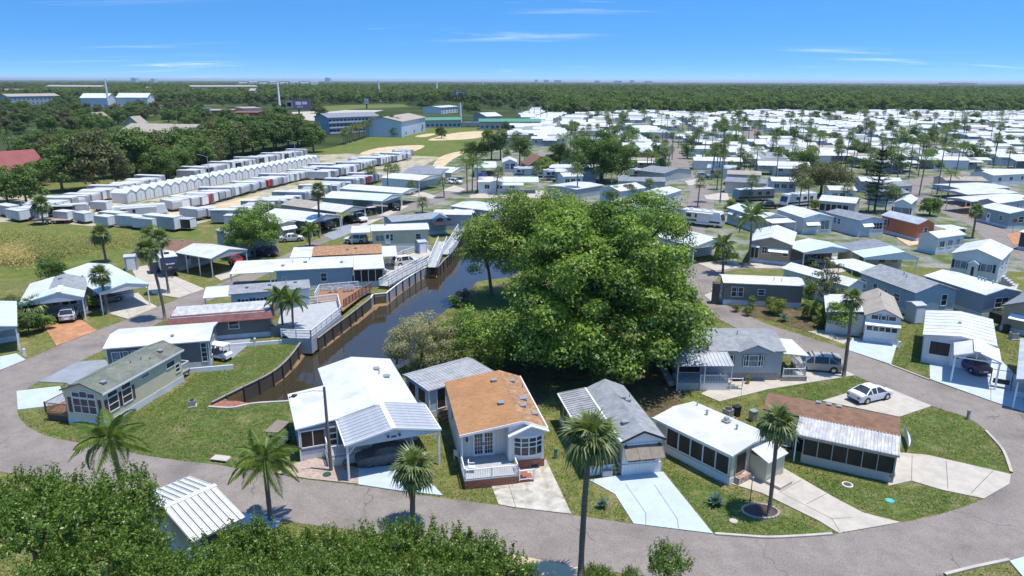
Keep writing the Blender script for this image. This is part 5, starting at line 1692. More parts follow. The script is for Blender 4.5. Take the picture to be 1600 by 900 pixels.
cand = []
for si in range(-3, 19):
    for side in (-1, 1):
        y = 165.0
        while y < 760:
            y += RNG.uniform(11.2, 13.2)
            lx = si * 40.5 + side * 11.6 + RNG.uniform(-2.2, 2.2) + 6 * math.sin(y * .021 + si)
            X, Y = ca * lx - sa * y, sa * lx + ca * y
            px, py = PIX(X, Y)
            lo = 304 if px < 1000 else 318 if px < 1260 else 300
            left = 812 + (py - 200) * -.62
            if py > lo + 14 * math.sin(px * .02) or py < 171 or px < left or not in_view(X, Y, 10) or RNG.random() < .02:
                continue
            if 1225 < px < 1345 and py > 268 or 915 < px < 975 and py > 256 or 1345 < px < 1395 and py > 268:
                continue
            cand.append((Y, X, si, side))
cand.sort()
n_far = 0
mass = []
for Y, X, si, side in cand:
    if not clear_of(X, Y, 13.5) or any((X - a) ** 2 + (Y - b) ** 2 < (w / 2 + 8) ** 2 for a, b, w in ROADPTS):
        continue
    k = RNG.choice([0, 0, 1, 1, 2, 3, 4, 4, 5, 6, 7, 7, 8, 9])
    rz = ANG + (0 if side < 0 else math.pi) + rad(RNG.uniform(-9, 9)) + (math.pi if RNG.random() < .0 else 0)
    hh = PROTO[k]
    c = Vector((X, Y, 0)) - Vector((math.cos(rz) * hh.L / 2 - math.sin(rz) * hh.W / 2, math.sin(rz) * hh.L / 2 + math.cos(rz) * hh.W / 2, 0))
    if n_far < 245:
        copy_tree(hh.e, c, rz, '%s, %s' % (WORDS[k], zone_of(X, Y)), 'mobile homes filling the big park')
        n_far += 1
    else:
        mass.append((k, c, rz))
    FAR_HOMES.append((X, Y))
    NEAR_N += 1
# the rest of the rows, too far off to pick apart
if mass:
    m = MB()
    MATL = ['wall_white', 'roof_white', 'shingle_grey', 'wall_grey', 'roof_aged', 'shingle_tan']
    for k, c, rz in mass:
        hh = PROTO[k]
        ux, uy = Vector((math.cos(rz), math.sin(rz), 0)), Vector((-math.sin(rz), math.cos(rz), 0))
        T = lambda x, y, z: tuple(c + ux * x + uy * y + Vector((0, 0, z)))
        L_, W_ = hh.L, hh.W
        w_, r_ = (0, 1) if k not in (4, 7, 8) else (3, 2 if k != 8 else 5)
        x0, x1 = (5, L_ - .3) if k % 2 == 0 else (.3, L_ - 5)
        for a, b in (((x0, .3), (x1, .3)), ((x1, .3), (x1, W_ - .3)), ((x1, W_ - .3), (x0, W_ - .3)), ((x0, W_ - .3), (x0, .3))):
            m.quad(T(*a, 0), T(*b, 0), T(*b, 3.2), T(*a, 3.2), w_)
        m.quad(T(0, 0, 3.25), T(L_, 0, 3.25), T(L_, W_ / 2, 4.2), T(0, W_ / 2, 4.2), r_)
        m.quad(T(0, W_, 3.25), T(0, W_ / 2, 4.2), T(L_, W_ / 2, 4.2), T(L_, W_, 3.25), r_)
    o = m.build('distant_homes', MATL)
    tag(o, 'mass of tiny pale roofed homes along the far edge of the park', 'homes', None, 'stuff')
for h in PROTO:
    for c in list(h.e.children_recursive):
        bpy.data.objects.remove(c)
    bpy.data.objects.remove(h.e)
print('far homes', n_far, 'mass', len(mass))

# ------------------------------------------------------------------ vehicles
CARS = {
    'sedan': (4.6, 1.34, .33, [(-2.3, .36, .74, .78, .74, .62), (-2.2, .26, .92, .98, .82, .7), (-1.6, .22, .95, 1.06, .89, .7), (-.75, .22, .95, 1.41, .9, .6), (-.1, .22, .95, 1.45, .9, .62), (.4, .22, .94, 1.42, .9, .6), (1.2, .22, .92, .98, .89, .74), (1.85, .24, .82, .87, .87, .72), (2.2, .28, .66, .72, .78, .64), (2.3, .36, .56, .6, .68, .58)], (2, 3), (5, 6), (2, 6)),
    'suv': (4.6, 1.32, .36, [(-2.25, .42, .95, .99, .8, .72), (-2.15, .3, 1.05, 1.1, .88, .76), (-1.85, .26, 1.06, 1.66, .91, .66), (-1.0, .26, 1.05, 1.7, .92, .68), (.3, .26, 1.04, 1.68, .92, .67), (.5, .26, 1.04, 1.64, .92, .66), (1.25, .26, 1.02, 1.08, .91, .76), (1.95, .28, .93, .98, .88, .74), (2.2, .32, .78, .84, .82, .68), (2.28, .42, .62, .66, .7, .6)], (1, 2), (5, 6), (2, 6)),
    'minivan': (5.1, 1.54, .35, [(-2.55, .4, .95, .99, .82, .72), (-2.45, .28, 1.06, 1.12, .92, .8), (-2.2, .24, 1.06, 1.7, .96, .72), (-1.0, .24, 1.05, 1.76, .97, .74), (.5, .24, 1.03, 1.74, .97, .73), (.8, .24, 1.02, 1.7, .97, .72), (1.65, .24, .98, 1.06, .95, .78), (2.1, .26, .86, .92, .92, .76), (2.42, .32, .7, .75, .84, .68), (2.52, .42, .58, .62, .72, .6)], (1, 2), (5, 6), (2, 6)),
    'pickup': (5.4, 1.65, .4, [(-2.7, .5, 1.0, 1.02, .92, .86), (-2.6, .4, 1.06, 1.08, .95, .88), (-.9, .36, 1.06, 1.08, .95, .88), (-.82, .36, 1.1, 1.78, .95, .7), (.2, .36, 1.1, 1.82, .95, .72), (.5, .36, 1.08, 1.78, .95, .7), (1.2, .36, 1.06, 1.12, .94, .8), (2.2, .38, 1.0, 1.04, .92, .78), (2.62, .42, .86, .9, .86, .72), (2.7, .5, .66, .7, .76, .66)], (2, 3), (5, 6), (3, 6)),
}


def wheel(par, x, y, r):
    sgn = 1 if y > 0 else -1
    t = MB().tube([(0, -.11, 0), (0, -.1, 0), (0, .1, 0), (0, .11, 0)], [r * .9, r, r, r * .9], 16)
    w = link('wheel', None, par)
    w.location = (x, y, r)
    t.build('tyre', 'rubber', w)
    m = MB().tube([(0, sgn * .1, 0), (0, sgn * .122, 0)], [r * .62, r * .6], 12)
    m.build('rim', 'chrome', w)


def car(kind, paint, label, pos, rz, cat='car', roofm=None, group=None, name=None, rack=False):
    Ln, ax, wr, st, rg, wg, cab = CARS[kind]
    o = thing(name or ('parked_car' if kind != 'pickup' else 'pickup_truck'), label, cat, (pos[0], pos[1], 0.08), rz, group)
    rings = []
    for x, zl, zb, zt, wb, wt in st:
        zm = zl + (zb - zl) * .45
        q = [(x, -wb * .93, zl), (x, -wb * 1.01, zm), (x, -wb, zb), (x, -wt, zt), (x, 0, zt + .035), (x, wt, zt), (x, wb, zb), (x, wb * 1.01, zm), (x, wb * .93, zl)]
        rings.append(q)
    parts = {'body': MB(), 'windscreen': MB(), 'rear_window': MB(), 'side_window': MB(), 'roof': MB()}
    for i in range(len(st) - 1):
        for j in range(8):
            nm = 'body'
            if j in (2, 5) and cab[0] <= i < cab[1]:
                nm = 'side_window'
            if j in (3, 4):
                if i == wg[0]:
                    nm = 'windscreen'
                elif i == rg[0]:
                    nm = 'rear_window'
                elif cab[0] < i < wg[0] or (cab[0] <= i < wg[0]):
                    nm = 'roof' if roofm else 'body'
            a, b, c, d = rings[i][j], rings[i + 1][j], rings[i + 1][j + 1], rings[i][j + 1]
            parts[nm].quad(a, b, c, d)
    for e_, fl in ((rings[0], 0), (rings[-1], 1)):
        parts['body'].add(e_, [tuple(range(9)) if fl else tuple(range(8, -1, -1))])
    for nm, m in parts.items():
        if m.v:
            ob = m.build(nm, {'body': paint, 'roof': roofm or paint}.get(nm, 'glass'), o)
            if nm == 'body':
                bm = bmesh.new()
                bm.from_mesh(ob.data)
                bmesh.ops.remove_doubles(bm, verts=bm.verts, dist=.0005)
                bmesh.ops.recalc_face_normals(bm, faces=bm.faces)
                for f_ in bm.faces:
                    f_.smooth = True
                for e_ in bm.edges:
                    if len(e_.link_faces) == 2 and e_.calc_face_angle() > .62:
                        e_.smooth = False
                bm.to_mesh(ob.data)
                bm.free()
    # pillars, trim, lights
    m = MB()
    for sg in (-1, 1):
        ip = [cab[0] + 1, cab[0] + 2] if kind != 'pickup' else [cab[0] + 1]
        for i in ip:
            x, zl, zb, zt, wb, wt = st[i]
            m.bar((x, sg * (wb + .005), zb), (x, sg * (wt + .005), zt), .09, .03)
        x0, x1 = st[cab[0]], st[cab[1]]
        m.bar((x1[0], sg * x1[4], x1[2]), (st[cab[1] - 1][0], sg * st[cab[1] - 1][5], st[cab[1] - 1][3]), .08, .05)
        m.bar((x0[0], sg * x0[4], x0[2]), (st[cab[0] + 1][0], sg * st[cab[0] + 1][5], st[cab[0] + 1][3]), .09, .05)
    m.build('pillar', paint, o)
    z_ = st[0][2]
    for sg in (-1, 1):
        MB().box(-Ln / 2 - .015, -Ln / 2 + .1, sg * .62 - .14, sg * .62 + .14, z_ - .12, z_ + .06).build('tail_light', 'lamp_red', o)
        MB().box(Ln / 2 - .3, Ln / 2 - .02, sg * .6 - .15, sg * .6 + .15, .56, .7).build('headlight', 'lamp_clear', o)
        MB().box(st[wg[1]][0] - .25, st[wg[1]][0] - .05, sg * (st[4][4] + .02), sg * (st[4][4] + .17), .95, 1.08).build('mirror', paint, o)
        for x in (-ax, ax):
            wheel(o, x, sg * (st[4][4] - .09), wr)
            MB().tube([(x, sg * (st[4][4] - .02), wr + .02), (x, sg * (st[4][4] + .012), wr + .02)], [wr * 1.18, wr * 1.18], 14).build('wheel_arch', 'dark', o)
    MB().box(-Ln / 2 - .03, -Ln / 2 + .06, -.26, .26, .5, .62).build('number_plate', 'trim', o)
    MB().box(-Ln / 2 - .02, -Ln / 2 + .12, -.7, .7, .34, .44).build('bumper', 'dark', o)
    MB().box(Ln / 2 - .1, Ln / 2 + .02, -.5, .5, .38, .52).build('grille', 'dark', o)
    if rack:
        zt = st[4][3]
        for x in (-1.5, -.4, .5):
            MB().box(x - .04, x + .04, -.72, .72, zt + .02, zt + .08).build('roof_bar', 'dark', o)
    if kind == 'pickup':
        MB().box(-2.55, -.95, -.75, .75, 1.0, 1.1).build('bed_floor', 'dark', o)  # dark plate on the solid bed stands in for the open bed's floor
    return o


def car_at(kind, paint, label, rear, front, near='R', **kw):
    """pose from the pixels where the nearer side's two wheels touch the ground"""
    a, b = gp(*rear), gp(*front)
    d = (b - a).xy.normalized()
    rz = math.atan2(d.y, d.x)
    s_ = Vector((-d.y, d.x)) * (.82 if near == 'R' else -.82)
    c = (a + b).xy / 2 + s_
    return car(kind, paint, label, c, rz, **kw)


def car_px(kind, paint, label, px, rz, **kw):
    return car(kind, paint, label, gp(*px).xy, rad(rz), **kw)


car_at('sedan', 'paint_white', 'white saloon parked on the concrete pad beside the road bend', (1353.7, 632.8), (1384.7, 625.5), roofm='paint_white')
o = car_at('minivan', 'paint_gold', 'pale gold minivan with roof bars beside the stone skirted home', (1301.4, 584.1), (1254.2, 580.7), near='L', rack=True, cat='van')
car_px('sedan', 'paint_purple', 'purple convertible with black soft top under the gable carport', (1514, 577), 97, roofm='dark')
car_px('suv', 'paint_silver', 'silver car parked nose in on the terracotta drive', (110, 498), 112)
car_px('sedan', 'paint_red', 'red car inside the white gable carport', (369, 412), -60)
car_px('suv', 'paint_navy', 'dark blue car in the shade of the round green tree', (414, 400), 172)
car_px('sedan', 'paint_white', 'white car beside the small feather palm west of the road', (456, 377), 20)
car_px('suv', 'paint_white', 'white sport utility car beside the yellowish home', (556, 380), 176)
car_px('suv', 'paint_black', 'black car deep in a grey gable carport', (513, 357), 70)
car_px('pickup', 'paint_white', 'white pickup at the mouth of the long grey carport', (561, 346), -50, cat='pickup')
car_px('sedan', 'paint_black', 'black car just left of the white pickup', (549, 347), -50)
car_px('suv', 'paint_black', 'black car by the mint carport lawn', (616, 328), 120)
car_px('sedan', 'paint_white', 'white car left of another white car on the west street', (699, 287), -30)
car_px('suv', 'paint_white', 'white car right of another white car on the west street', (711, 287.5), -25)
car_px('suv', 'paint_blue', 'blue car at the head of the west street', (755, 278), 70)
car_px('suv', 'paint_silver', 'silver sport utility car beside the middle street', (1098, 278), -10)
car_px('pickup', 'paint_black', 'black pickup parked between the two motorhomes', (1202, 326), 175, cat='pickup')
car_px('suv', 'paint_navy', 'dark car beside the orange sided home', (1490, 366), 20)
car_px('sedan', 'paint_silver', 'silver car under the aqua carport', (1282, 412), -20)
car_px('sedan', 'paint_black', 'black car under the aqua carport next to a silver one', (1265, 405), -40)
car_px('sedan', 'paint_grey', 'dark car shaded in the empty white carport', (166, 474), 60)
car_px('suv', 'paint_white', 'white car behind the boardwalk bend', (634, 415), 30)

# the covered car
o = thing('covered_car', 'car under a wrinkled dark grey cover in front of the blue home', 'car', (*((gp(564, 733) + gp(627, 722)).xy / 2 + Vector((.1, .8))), .08), math.atan2(*reversed((gp(564, 733) - gp(627, 722)).xy)))
b = MB()
st = [(-2.35, .3, .7, .72, .8, .66), (-2.2, .12, .9, .95, .9, .74), (-1.6, .1, .96, 1.06, .95, .72), (-.9, .1, .97, 1.36, .96, .62), (-.1, .1, .96, 1.44, .96, .62), (.4, .1, .95, 1.38, .96, .6), (1.1, .12, .93, 1.0, .95, .74), (1.7, .12, .84, .9, .92, .74), (2.15, .2, .7, .76, .84, .68), (2.32, .34, .55, .58, .7, .58)]
R_ = random.Random(4)
rings = []
xs = np.linspace(-2.35, 2.32, 34)
cols = np.array(st)
for x in xs:
    v = [np.interp(x, cols[:, 0], cols[:, k]) for k in range(1, 6)]
    zl, zb, zt, wb, wt = v
    prof = [(-wb * .97, zl), (-wb * 1.0, zl + (zb - zl) * .35), (-wb * 1.01, zl + (zb - zl) * .7), (-wb, zb), (-wb * .4 - wt * .6, zb * .5 + zt * .5), (-wt, zt), (-wt * .4, zt + .03), (wt * .4, zt + .03), (wt, zt), (wb * .4 + wt * .6, zb * .5 + zt * .5), (wb, zb), (wb * 1.01, zl + (zb - zl) * .7), (wb, zl + (zb - zl) * .35), (wb * .97, zl)]
    rings.append([(x, y + .025 * math.sin(9 * x + 5 * z) * (1 if abs(y) > .5 else 0), z + .035 * math.sin(6 * x + 4 * y) * math.sin(3 * x - 5 * y) + R_.uniform(-.012, .012)) for y, z in prof])
for i in range(len(rings) - 1):
    for j in range(len(rings[0]) - 1):
        b.quad(rings[i][j], rings[i + 1][j], rings[i + 1][j + 1], rings[i][j + 1])
for q in (0, -1):
    b.add(rings[q], [tuple(range(len(rings[q])))])
b.build('car_cover', 'tarp', o, smooth=True, recalc=True)
for x in (-1.35, 1.35):
    for y in (-.8, .8):
        wheel(o, x, y, .33)
MB().box(2.1, 2.33, -.75, -.45, .5, .66).build('headlight', 'lamp_red', o)


def golf_cart(label, px, rz, paint='paint_white', roof='trim'):
    p = gp(*px)
    o = thing('golf_cart', label, 'golf cart', (p.x, p.y, .08), rad(rz))
    MB().prism([(-1.1, .3), (1.2, .3), (1.2, .7), (1.0, .88), (.72, .84), (.66, .4), (.3, .4), (.3, .62), (-1.1, .62)], 'y', -.54, .54).build('body', paint, o, recalc=True)
    MB().box(-.6, -.1, -.5, .5, .62, .8).box(-.7, -.58, -.5, .5, .8, 1.2).build('seat', 'canvas_brown', o)
    MB().box(-1.15, 1.0, -.6, .6, 1.75, 1.83).build('roof', roof, o)
    for x, y in ((-1.0, -.5), (-1.0, .5), (.85, -.5), (.85, .5)):
        MB().bar((x, y, .4), (x * .95, y, 1.76), .04).build('roof_post', 'dark', o)
    MB().tube([(.55, .2, .8), (.45, .2, 1.0)], [.16, .16], 10).build('steering_wheel', 'dark', o)
    for x in (-.8, .8):
        for y in (-.5, .5):
            wheel(o, x, y, .22)
    return o


golf_cart('white golf cart on the slate drive behind the long low home', (346, 562), -20)
golf_cart('black golf cart under the awning of the tan gabled home', (1214, 409), 90, 'paint_black', 'dark')
golf_cart('grey golf cart with tan canopy beside the blue home', (437, 697), 80, 'paint_grey', 'canvas_brown')
golf_cart('dark golf cart on the drive of the white roofed row', (581, 336), 40, 'paint_black', 'roof_white')


def motorhome(label, px, rz, L_=10, top='roof_white', side='paint_white', stripe='paint_black', cat='motorhome', wsc='glass'):
    p = gp(*px)
    o = thing('motorhome', label, cat, (p.x, p.y, .05), rad(rz))
    MB().prism([(-L_ / 2, .55), (L_ / 2 - .1, .55), (L_ / 2, 1.3), (L_ / 2 - .5, 3.1), (-L_ / 2, 3.15)], 'y', -1.25, 1.25).build('body', side, o, recalc=True)
    MB().box(-L_ / 2 + .02, L_ / 2 - .6, -1.2, 1.2, 3.12, 3.24).build('roof', top, o)
    for x in (-L_ * .3, 0, L_ * .22):
        MB().box(x - .4, x + .4, -.35, .35, 3.24, 3.5).build('roof_unit', 'trim', o)
    MB().prism([(L_ / 2 + .02, 1.45), (L_ / 2 - .38, 2.75), (L_ / 2 - .44, 2.75), (L_ / 2 - .1, 1.45)], 'y', -1.1, 1.1).build('windscreen', wsc, o, recalc=True)
    for y in (-1.27, 1.25):
        MB().box(-L_ / 2 + .1, L_ / 2 - .4, y, y + .02, .9, 1.3).build('stripe', stripe, o)
        for x in (-L_ * .32, -L_ * .1, L_ * .14):
            MB().box(x - .55, x + .55, y - .006, y + .026, 1.75, 2.5).build('window', 'glass', o)
    MB().box(-L_ * .1, L_ * .2, -1.6, -1.25, 1.0, 2.9).build('slide_out', side, o)
    MB().box(-L_ * .35, L_ * .3, -2.4, -1.3, 2.95, 3.0).build('awning', 'roof_aged', o)
    for x in (-L_ * .28, L_ * .34):
        for y in (-1.12, 1.12):
            wheel(o, x, y, .48)
    return o


motorhome('black and white motorhome with awnings at the corner near the oak', (1098, 352), -35, 9, side='paint_white', stripe='paint_black')
motorhome('big motorhome with teal windscreen cover between the grey homes', (1176, 314), 195, 11, side='paint_grey', wsc='paint_teal')
motorhome('white fifth wheel trailer next to the teal windscreen motorhome', (1246, 322), 205, 10, side='paint_white', stripe='paint_black')
motorhome('white motorhome with brown swirls among the stored trailers', (222, 343), 28, 11, side='paint_white', stripe='shingle_brown')
motorhome('long white motorhome behind the oak crown', (1010, 280), -5, 11)
motorhome('pale blue camper left of the pines lane', (822, 277), 5, 8, side='wall_lightblue')
motorhome('blue and white camper right of the pines lane', (868, 281), 8, 8, side='wall_lightblue')
motorhome('white blue motorhome at the far right street', (1588, 284), 185, 9, stripe='paint_blue')

# navy travel trailer with white roof
p = gp(262, 424)
o = thing('travel_trailer', 'navy travel trailer with white roof and hitch on the concrete pad', 'trailer', (p.x, p.y, .08), rad(-58))
MB().box(-4.2, 4.0, -1.25, 1.25, .6, 3.1).build('body', 'paint_navy', o)
MB().prism([(4.0, .8), (4.35, 1.2), (4.35, 2.3), (4.0, 3.1)], 'y', -1.2, 1.2).build('front_cap', 'paint_navy', o, recalc=True)
MB().box(-4.25, 4.1, -1.3, 1.3, 3.1, 3.2).build('roof', 'roof_white', o)
MB().box(-2.4, -1.7, -.35, .35, 3.2, 3.5).build('roof_unit', 'trim', o)
MB().box(1.4, 2.0, -.35, .35, 3.2, 3.45).build('roof_unit', 'dark', o)
MB().box(-4.3, 3.9, -1.28, -1.25, 1.1, 2.4).build('side_panel', 'trim', o)
for y, w in ((-.55, .3), (-.15, .22), (.15, .3), (.5, .2)):
    MB().box(4.35, 4.37, y, y + w, 2.02, 2.2).build('lettering', 'trim', o)
MB().box(4.35, 4.37, -.25, .25, 1.5, 1.56).build('lettering', 'trim', o)
MB().bar((4.2, -.5, .6), (5.4, 0, .55), .1).bar((4.2, .5, .6), (5.4, 0, .55), .1).bar((5.2, 0, .1), (5.2, 0, .7), .09).build('tow_hitch', 'dark', o)
for x in (-.5, .4):
    for y in (-1.15, 1.15):
        wheel(o, x, y, .36)
MB().box(-1.4, 1.0, -2.6, -1.3, .4, 1.9).build('slide_out', 'paint_navy', o)
MB().box(-1.45, 1.05, -2.65, -1.3, 1.9, 1.97).build('slide_roof', 'roof_white', o)

# ------------------------------------------------------------------ the storage yard
def box_trailer(label, L_, Hh, body, roof, group, door='trim'):
    o = thing('box_trailer', label, 'trailer', (0, 0, -500), 0, group)
    MB().prism([(-L_ / 2, .5), (L_ / 2 - .35, .5), (L_ / 2, .8), (L_ / 2, Hh - .2), (L_ / 2 - .2, Hh), (-L_ / 2, Hh)], 'y', -1.2, 1.2).build('body', body, o, recalc=True)
    MB().box(-L_ / 2 - .03, L_ / 2 - .15, -1.23, 1.23, Hh, Hh + .08).build('roof', roof, o)
    MB().box(-L_ / 2 - .05, -L_ / 2, -1.05, -.02, .6, Hh - .12).box(-L_ / 2 - .05, -L_ / 2, .02, 1.05, .6, Hh - .12).build('rear_door', door, o)
    MB().box(-L_ / 2 - .04, L_ / 2 - .3, -1.22, -1.2, .5, .62).box(-L_ / 2 - .04, L_ / 2 - .3, 1.2, 1.22, .5, .62).build('side_rail', 'galv', o)
    MB().bar((L_ / 2 - .3, -.5, .5), (L_ / 2 + 1.2, 0, .48), .1).bar((L_ / 2 - .3, .5, .5), (L_ / 2 + 1.2, 0, .48), .1).build('tow_hitch', 'dark', o)
    for x in (-.45, .35):
        for y in (-1.14, 1.14):
            MB().tube([(x, y - .12, .34), (x, y + .12, .34)], [.34, .34], 10).build('wheel', 'rubber', o)
    return o


TR = []
for wds, L_, Hh, bd, rf in (('white', 5.6, 2.5, 'trailer_white', 'roof_aged'), ('long white', 7.6, 2.6, 'trailer_white', 'roof_white'), ('short white', 4.3, 2.3, 'trailer_white', 'roof_aged'), ('grey', 6.2, 2.6, 'trailer_grey', 'roof_aged'), ('long pale', 8.6, 3.0, 'trailer_grey', 'roof_white'), ('black', 5.6, 2.4, 'paint_black', 'roof_metal'), ('red', 6, 2.6, 'paint_red', 'roof_metal')):
    TR.append((wds, L_, box_trailer('x', L_, Hh, bd, rf, None)))
bpy.context.view_layer.update()


def trailer_row(pts, pitch, head, where, grp, seq, jit=.3, seed=1, skip=0):
    R_ = random.Random(seed)
    c = spline([gp(x, y).xy for x, y in pts], 8)
    acc, k = 0.0, 0
    for i in range(len(c) - 1):
        d = c[i + 1] - c[i]
        acc += d.length
        while acc >= pitch:
            acc -= pitch
            q = c[i + 1] - d.normalized() * acc
            w, L_, src = TR[seq[k % len(seq)]]
            k += 1
            if R_.random() < skip:
                continue
            hd = math.atan2(d.y, d.x) + rad(head) + rad(R_.uniform(-8, 8))
            off = Vector((math.cos(hd), math.sin(hd))) * (L_ / 2 + R_.uniform(-.6, .6))
            p = q + off
            flip = math.pi if R_.random() < .75 else 0
            copy_tree(src, (p.x, p.y, .03), hd + flip, '%s box trailer %s' % (w, where), grp)


trailer_row([(60, 343), (130, 325), (200, 305), (260, 290)], 2.55, 92, 'in the row behind the near end of the peaked sheds', 'trailers behind the peaked sheds', [0, 3, 1, 0, 4, 2, 3, 1], seed=2)
trailer_row([(300, 281), (360, 268), (430, 254), (480, 245)], 2.7, 92, 'in the row behind the far end of the peaked sheds', 'trailers behind the peaked sheds', [3, 0, 4, 5, 1, 3], seed=3)
trailer_row([(262, 333), (320, 323), (385, 305), (430, 293), (480, 281), (520, 270)], 2.6, 95, 'in the row right of the peaked sheds', 'trailers right of the peaked sheds', [0, 0, 1, 0, 6, 1, 3, 0, 4, 1, 0], seed=4)
trailer_row([(510, 283), (545, 274), (580, 263), (612, 255), (640, 250)], 2.7, 95, 'in the row at the far end of the yard', 'trailers at the far end of the yard', [1, 3, 0, 4, 0, 1], seed=5)
trailer_row([(375, 356), (420, 340), (470, 322), (520, 306), (560, 294), (600, 283)], 2.65, 100, 'in the row behind the western homes', 'trailers behind the western homes', [2, 4, 0, 1, 6, 3, 4, 0, 1, 3], seed=6)
trailer_row([(300, 347), (330, 342), (352, 340)], 2.65, 100, 'in the row behind the western homes', 'trailers behind the western homes', [0, 2, 1], seed=16)
trailer_row([(560, 262), (585, 256), (615, 250), (650, 243)], 3.4, 80, 'standing below the sand patch', 'trailers below the sand patch', [0, 1, 3, 0, 2], seed=7)
for lab, k, px, hd in (('white box trailer nearest the left picture edge', 0, (30, 345), 150), ('grey box trailer right of the bushy palm', 3, (52, 343), 165), ('white box trailer standing alone in front of the yard track', 2, (103, 346), 160), ('small white trailer with dark front near the meadow', 2, (133, 348), 150),
                       ('white trailer behind the palm crown at the meadow edge', 2, (167, 354), 155), ('long white box trailer left of two others below the motorhome', 1, (210, 356), 160), ('white box trailer between two others below the motorhome', 0, (230, 359), 160), ('pale box trailer right of two others below the motorhome', 4, (256, 359), 158),
                       ('black enclosed trailer right of the pale trailers', 5, (284, 359), 170), ('grey trailer tucked behind two white ones at the left edge', 3, (14, 338), 150), ('short white trailer left of the black enclosed one', 2, (270, 357), 165), ('grey trailer behind the palm at the meadow edge', 3, (180, 350), 160), ('white trailer between the flat bed and the yard track', 0, (118, 336), 20), ('white trailer on the track above the meadow', 2, (160, 330), 170), ('black box trailer behind the bushy palm', 5, (98, 338), 10)):
    w, L_, src = TR[k]
    p = gp(*px)
    copy_tree(src, (p.x, p.y, .03), rad(hd), lab)
for i, (x, w) in enumerate(((700, 'first'), (716, 'second'), (731, 'third'), (747, 'fourth'), (763, 'fifth'), (779, 'sixth'), (795, 'seventh'))):
    p = gp(x, 198)
    copy_tree(TR[4][2], (p.x, p.y, .03), rad(2), 'long white trailer below the green roof, %s from the left' % w, 'trailers below the green roof')
for i in range(9):
    p = gp(782 + i * 4.2, 232 - i * 3.2)
    copy_tree(TR[4][2], (p.x, p.y, .03), rad(8), 'long white trailer in the slanting row beside the pines', 'trailers in the slanting row')
for w, L_, o in TR:
    for c in list(o.children_recursive):
        bpy.data.objects.remove(c)
    bpy.data.objects.remove(o)

# a flat bed trailer
p = gp(82, 349)
o = thing('flatbed_trailer', 'rusty flat bed trailer under the bushy palm', 'trailer', (p.x, p.y, .03), rad(8))
MB().box(-4, 4, -1.2, 1.2, .7, .85).build('deck', 'rust', o)
MB().box(-4, -3.9, -1.2, 1.2, .85, 1.5).build('headboard', 'dark', o)
for x in (-.5, .5):
    for y in (-1.1, 1.1):
        wheel(o, x, y, .36)

# white peaked sheds in one long row
def peaked_shed():
    o = thing('peaked_shed', 'white peaked storage shed in the long row of the yard', 'shed', (0, 0, -500), 0, 'white peaked storage sheds in the yard')
    MB().prism([(-1.45, .05), (1.45, .05), (1.45, 2.5), (0, 3.3), (-1.45, 2.5)], 'x', 0, 4.8).build('wall', 'wall_white', o, recalc=True)
    for s_ in (-1, 1):
        MB().prism([(0, 3.32), (s_ * 1.52, 2.48), (s_ * 1.52, 2.56), (0, 3.42)], 'x', -.12, 4.9).build('roof', 'roof_white', o, recalc=True)
    MB().box(-.04, 0, -.95, .95, .15, 2.25).build('door', 'panel_white', o)
    MB().box(-.07, -.04, -.04, .04, .2, 2.2).build('door_seam', 'galv', o)
    MB().box(-.06, 4.8, -1.47, -1.3, 0, .1).box(-.06, 4.8, 1.3, 1.47, 0, .1).build('sill', 'galv', o)
    return o


ps = peaked_shed()
bpy.context.view_layer.update()
a, b = gp(207, 317).xy, gp(497, 257).xy
n = 30
for i in range(n):
    q = a.lerp(b, i / (n - 1))
    d = (b - a).normalized()
    copy_tree(ps, (q.x, q.y, .03), math.atan2(d.y, d.x) + math.pi / 2, ['white peaked storage shed nearest the motorhome, first of its long row', None][i > 0])
for c in list(ps.children_recursive):
    bpy.data.objects.remove(c)
bpy.data.objects.remove(ps)

# ------------------------------------------------------------------ canal edge: sea walls, decks, boardwalk
def seawall(label, pts, top, m_, plank=.35, cap='wood_grey', posts=1.8):
    c = spline([gp(x, y).xy for x, y in pts], 4)
    o = thing('seawall', label, 'wall', (c[0].x, c[0].y, 0))
    ox, oy = c[0].x, c[0].y
    pl = MB().box(0, plank - .02, -.05, .05, -2.1, top).mesh('plank', m_)
    carry = 0.0
    pm, cm = MB(), MB()
    for i in range(len(c) - 1):
        d = c[i + 1] - c[i]
        rz = math.atan2(d.y, d.x)
        n = max(1, round(d.length / plank))
        for k in range(n):
            q = c[i] + d * (k / n)
            w = link('plank', pl, o)
            w.location = (q.x - ox, q.y - oy, .04 * math.sin(k * 1.7 + i))
            w.rotation_euler = (0, 0, rz)
        cm.bar((c[i].x - ox, c[i].y - oy, top + .04), (c[i + 1].x - ox, c[i + 1].y - oy, top + .04), .2, .09)
        carry += d.length
        if carry > posts:
            carry = 0
            nrm = Vector((d.y, -d.x)).normalized() * .16
            pm.tube([(c[i].x - ox + nrm.x, c[i].y - oy + nrm.y, -2.2), (c[i].x - ox + nrm.x, c[i].y - oy + nrm.y, top + .12)], [.1, .1], 7)
    cm.build('wall_cap', cap, o)
    pm.build('wall_post', 'wood_dark', o)
    return o


seawall('dark timber seawall along the grass bank of the canal', [(331, 633), (380, 608.5), (425, 585.5), (452, 562), (473, 534)], .25, 'wood_dark')
seawall('dark timber seawall below the red railed deck', [(497, 533), (519, 516), (546, 496), (579, 470)], .35, 'wood_dark')
seawall('grey panelled seawall below the white railed boardwalk', [(603, 462), (623, 446), (643, 433), (660, 423), (672, 418)], .3, 'wall_grey', .5, 'trim')
seawall('dark timber seawall under the far boardwalk', [(685, 419.5), (695, 408), (707, 395.5), (719, 370)], .3, 'wood_dark')
seawall('grey panelled corner seawall at the end of the red railed deck', [(580, 469), (584, 463.5), (602, 461.5)], .3, 'wall_bluegrey', .5, 'trim')


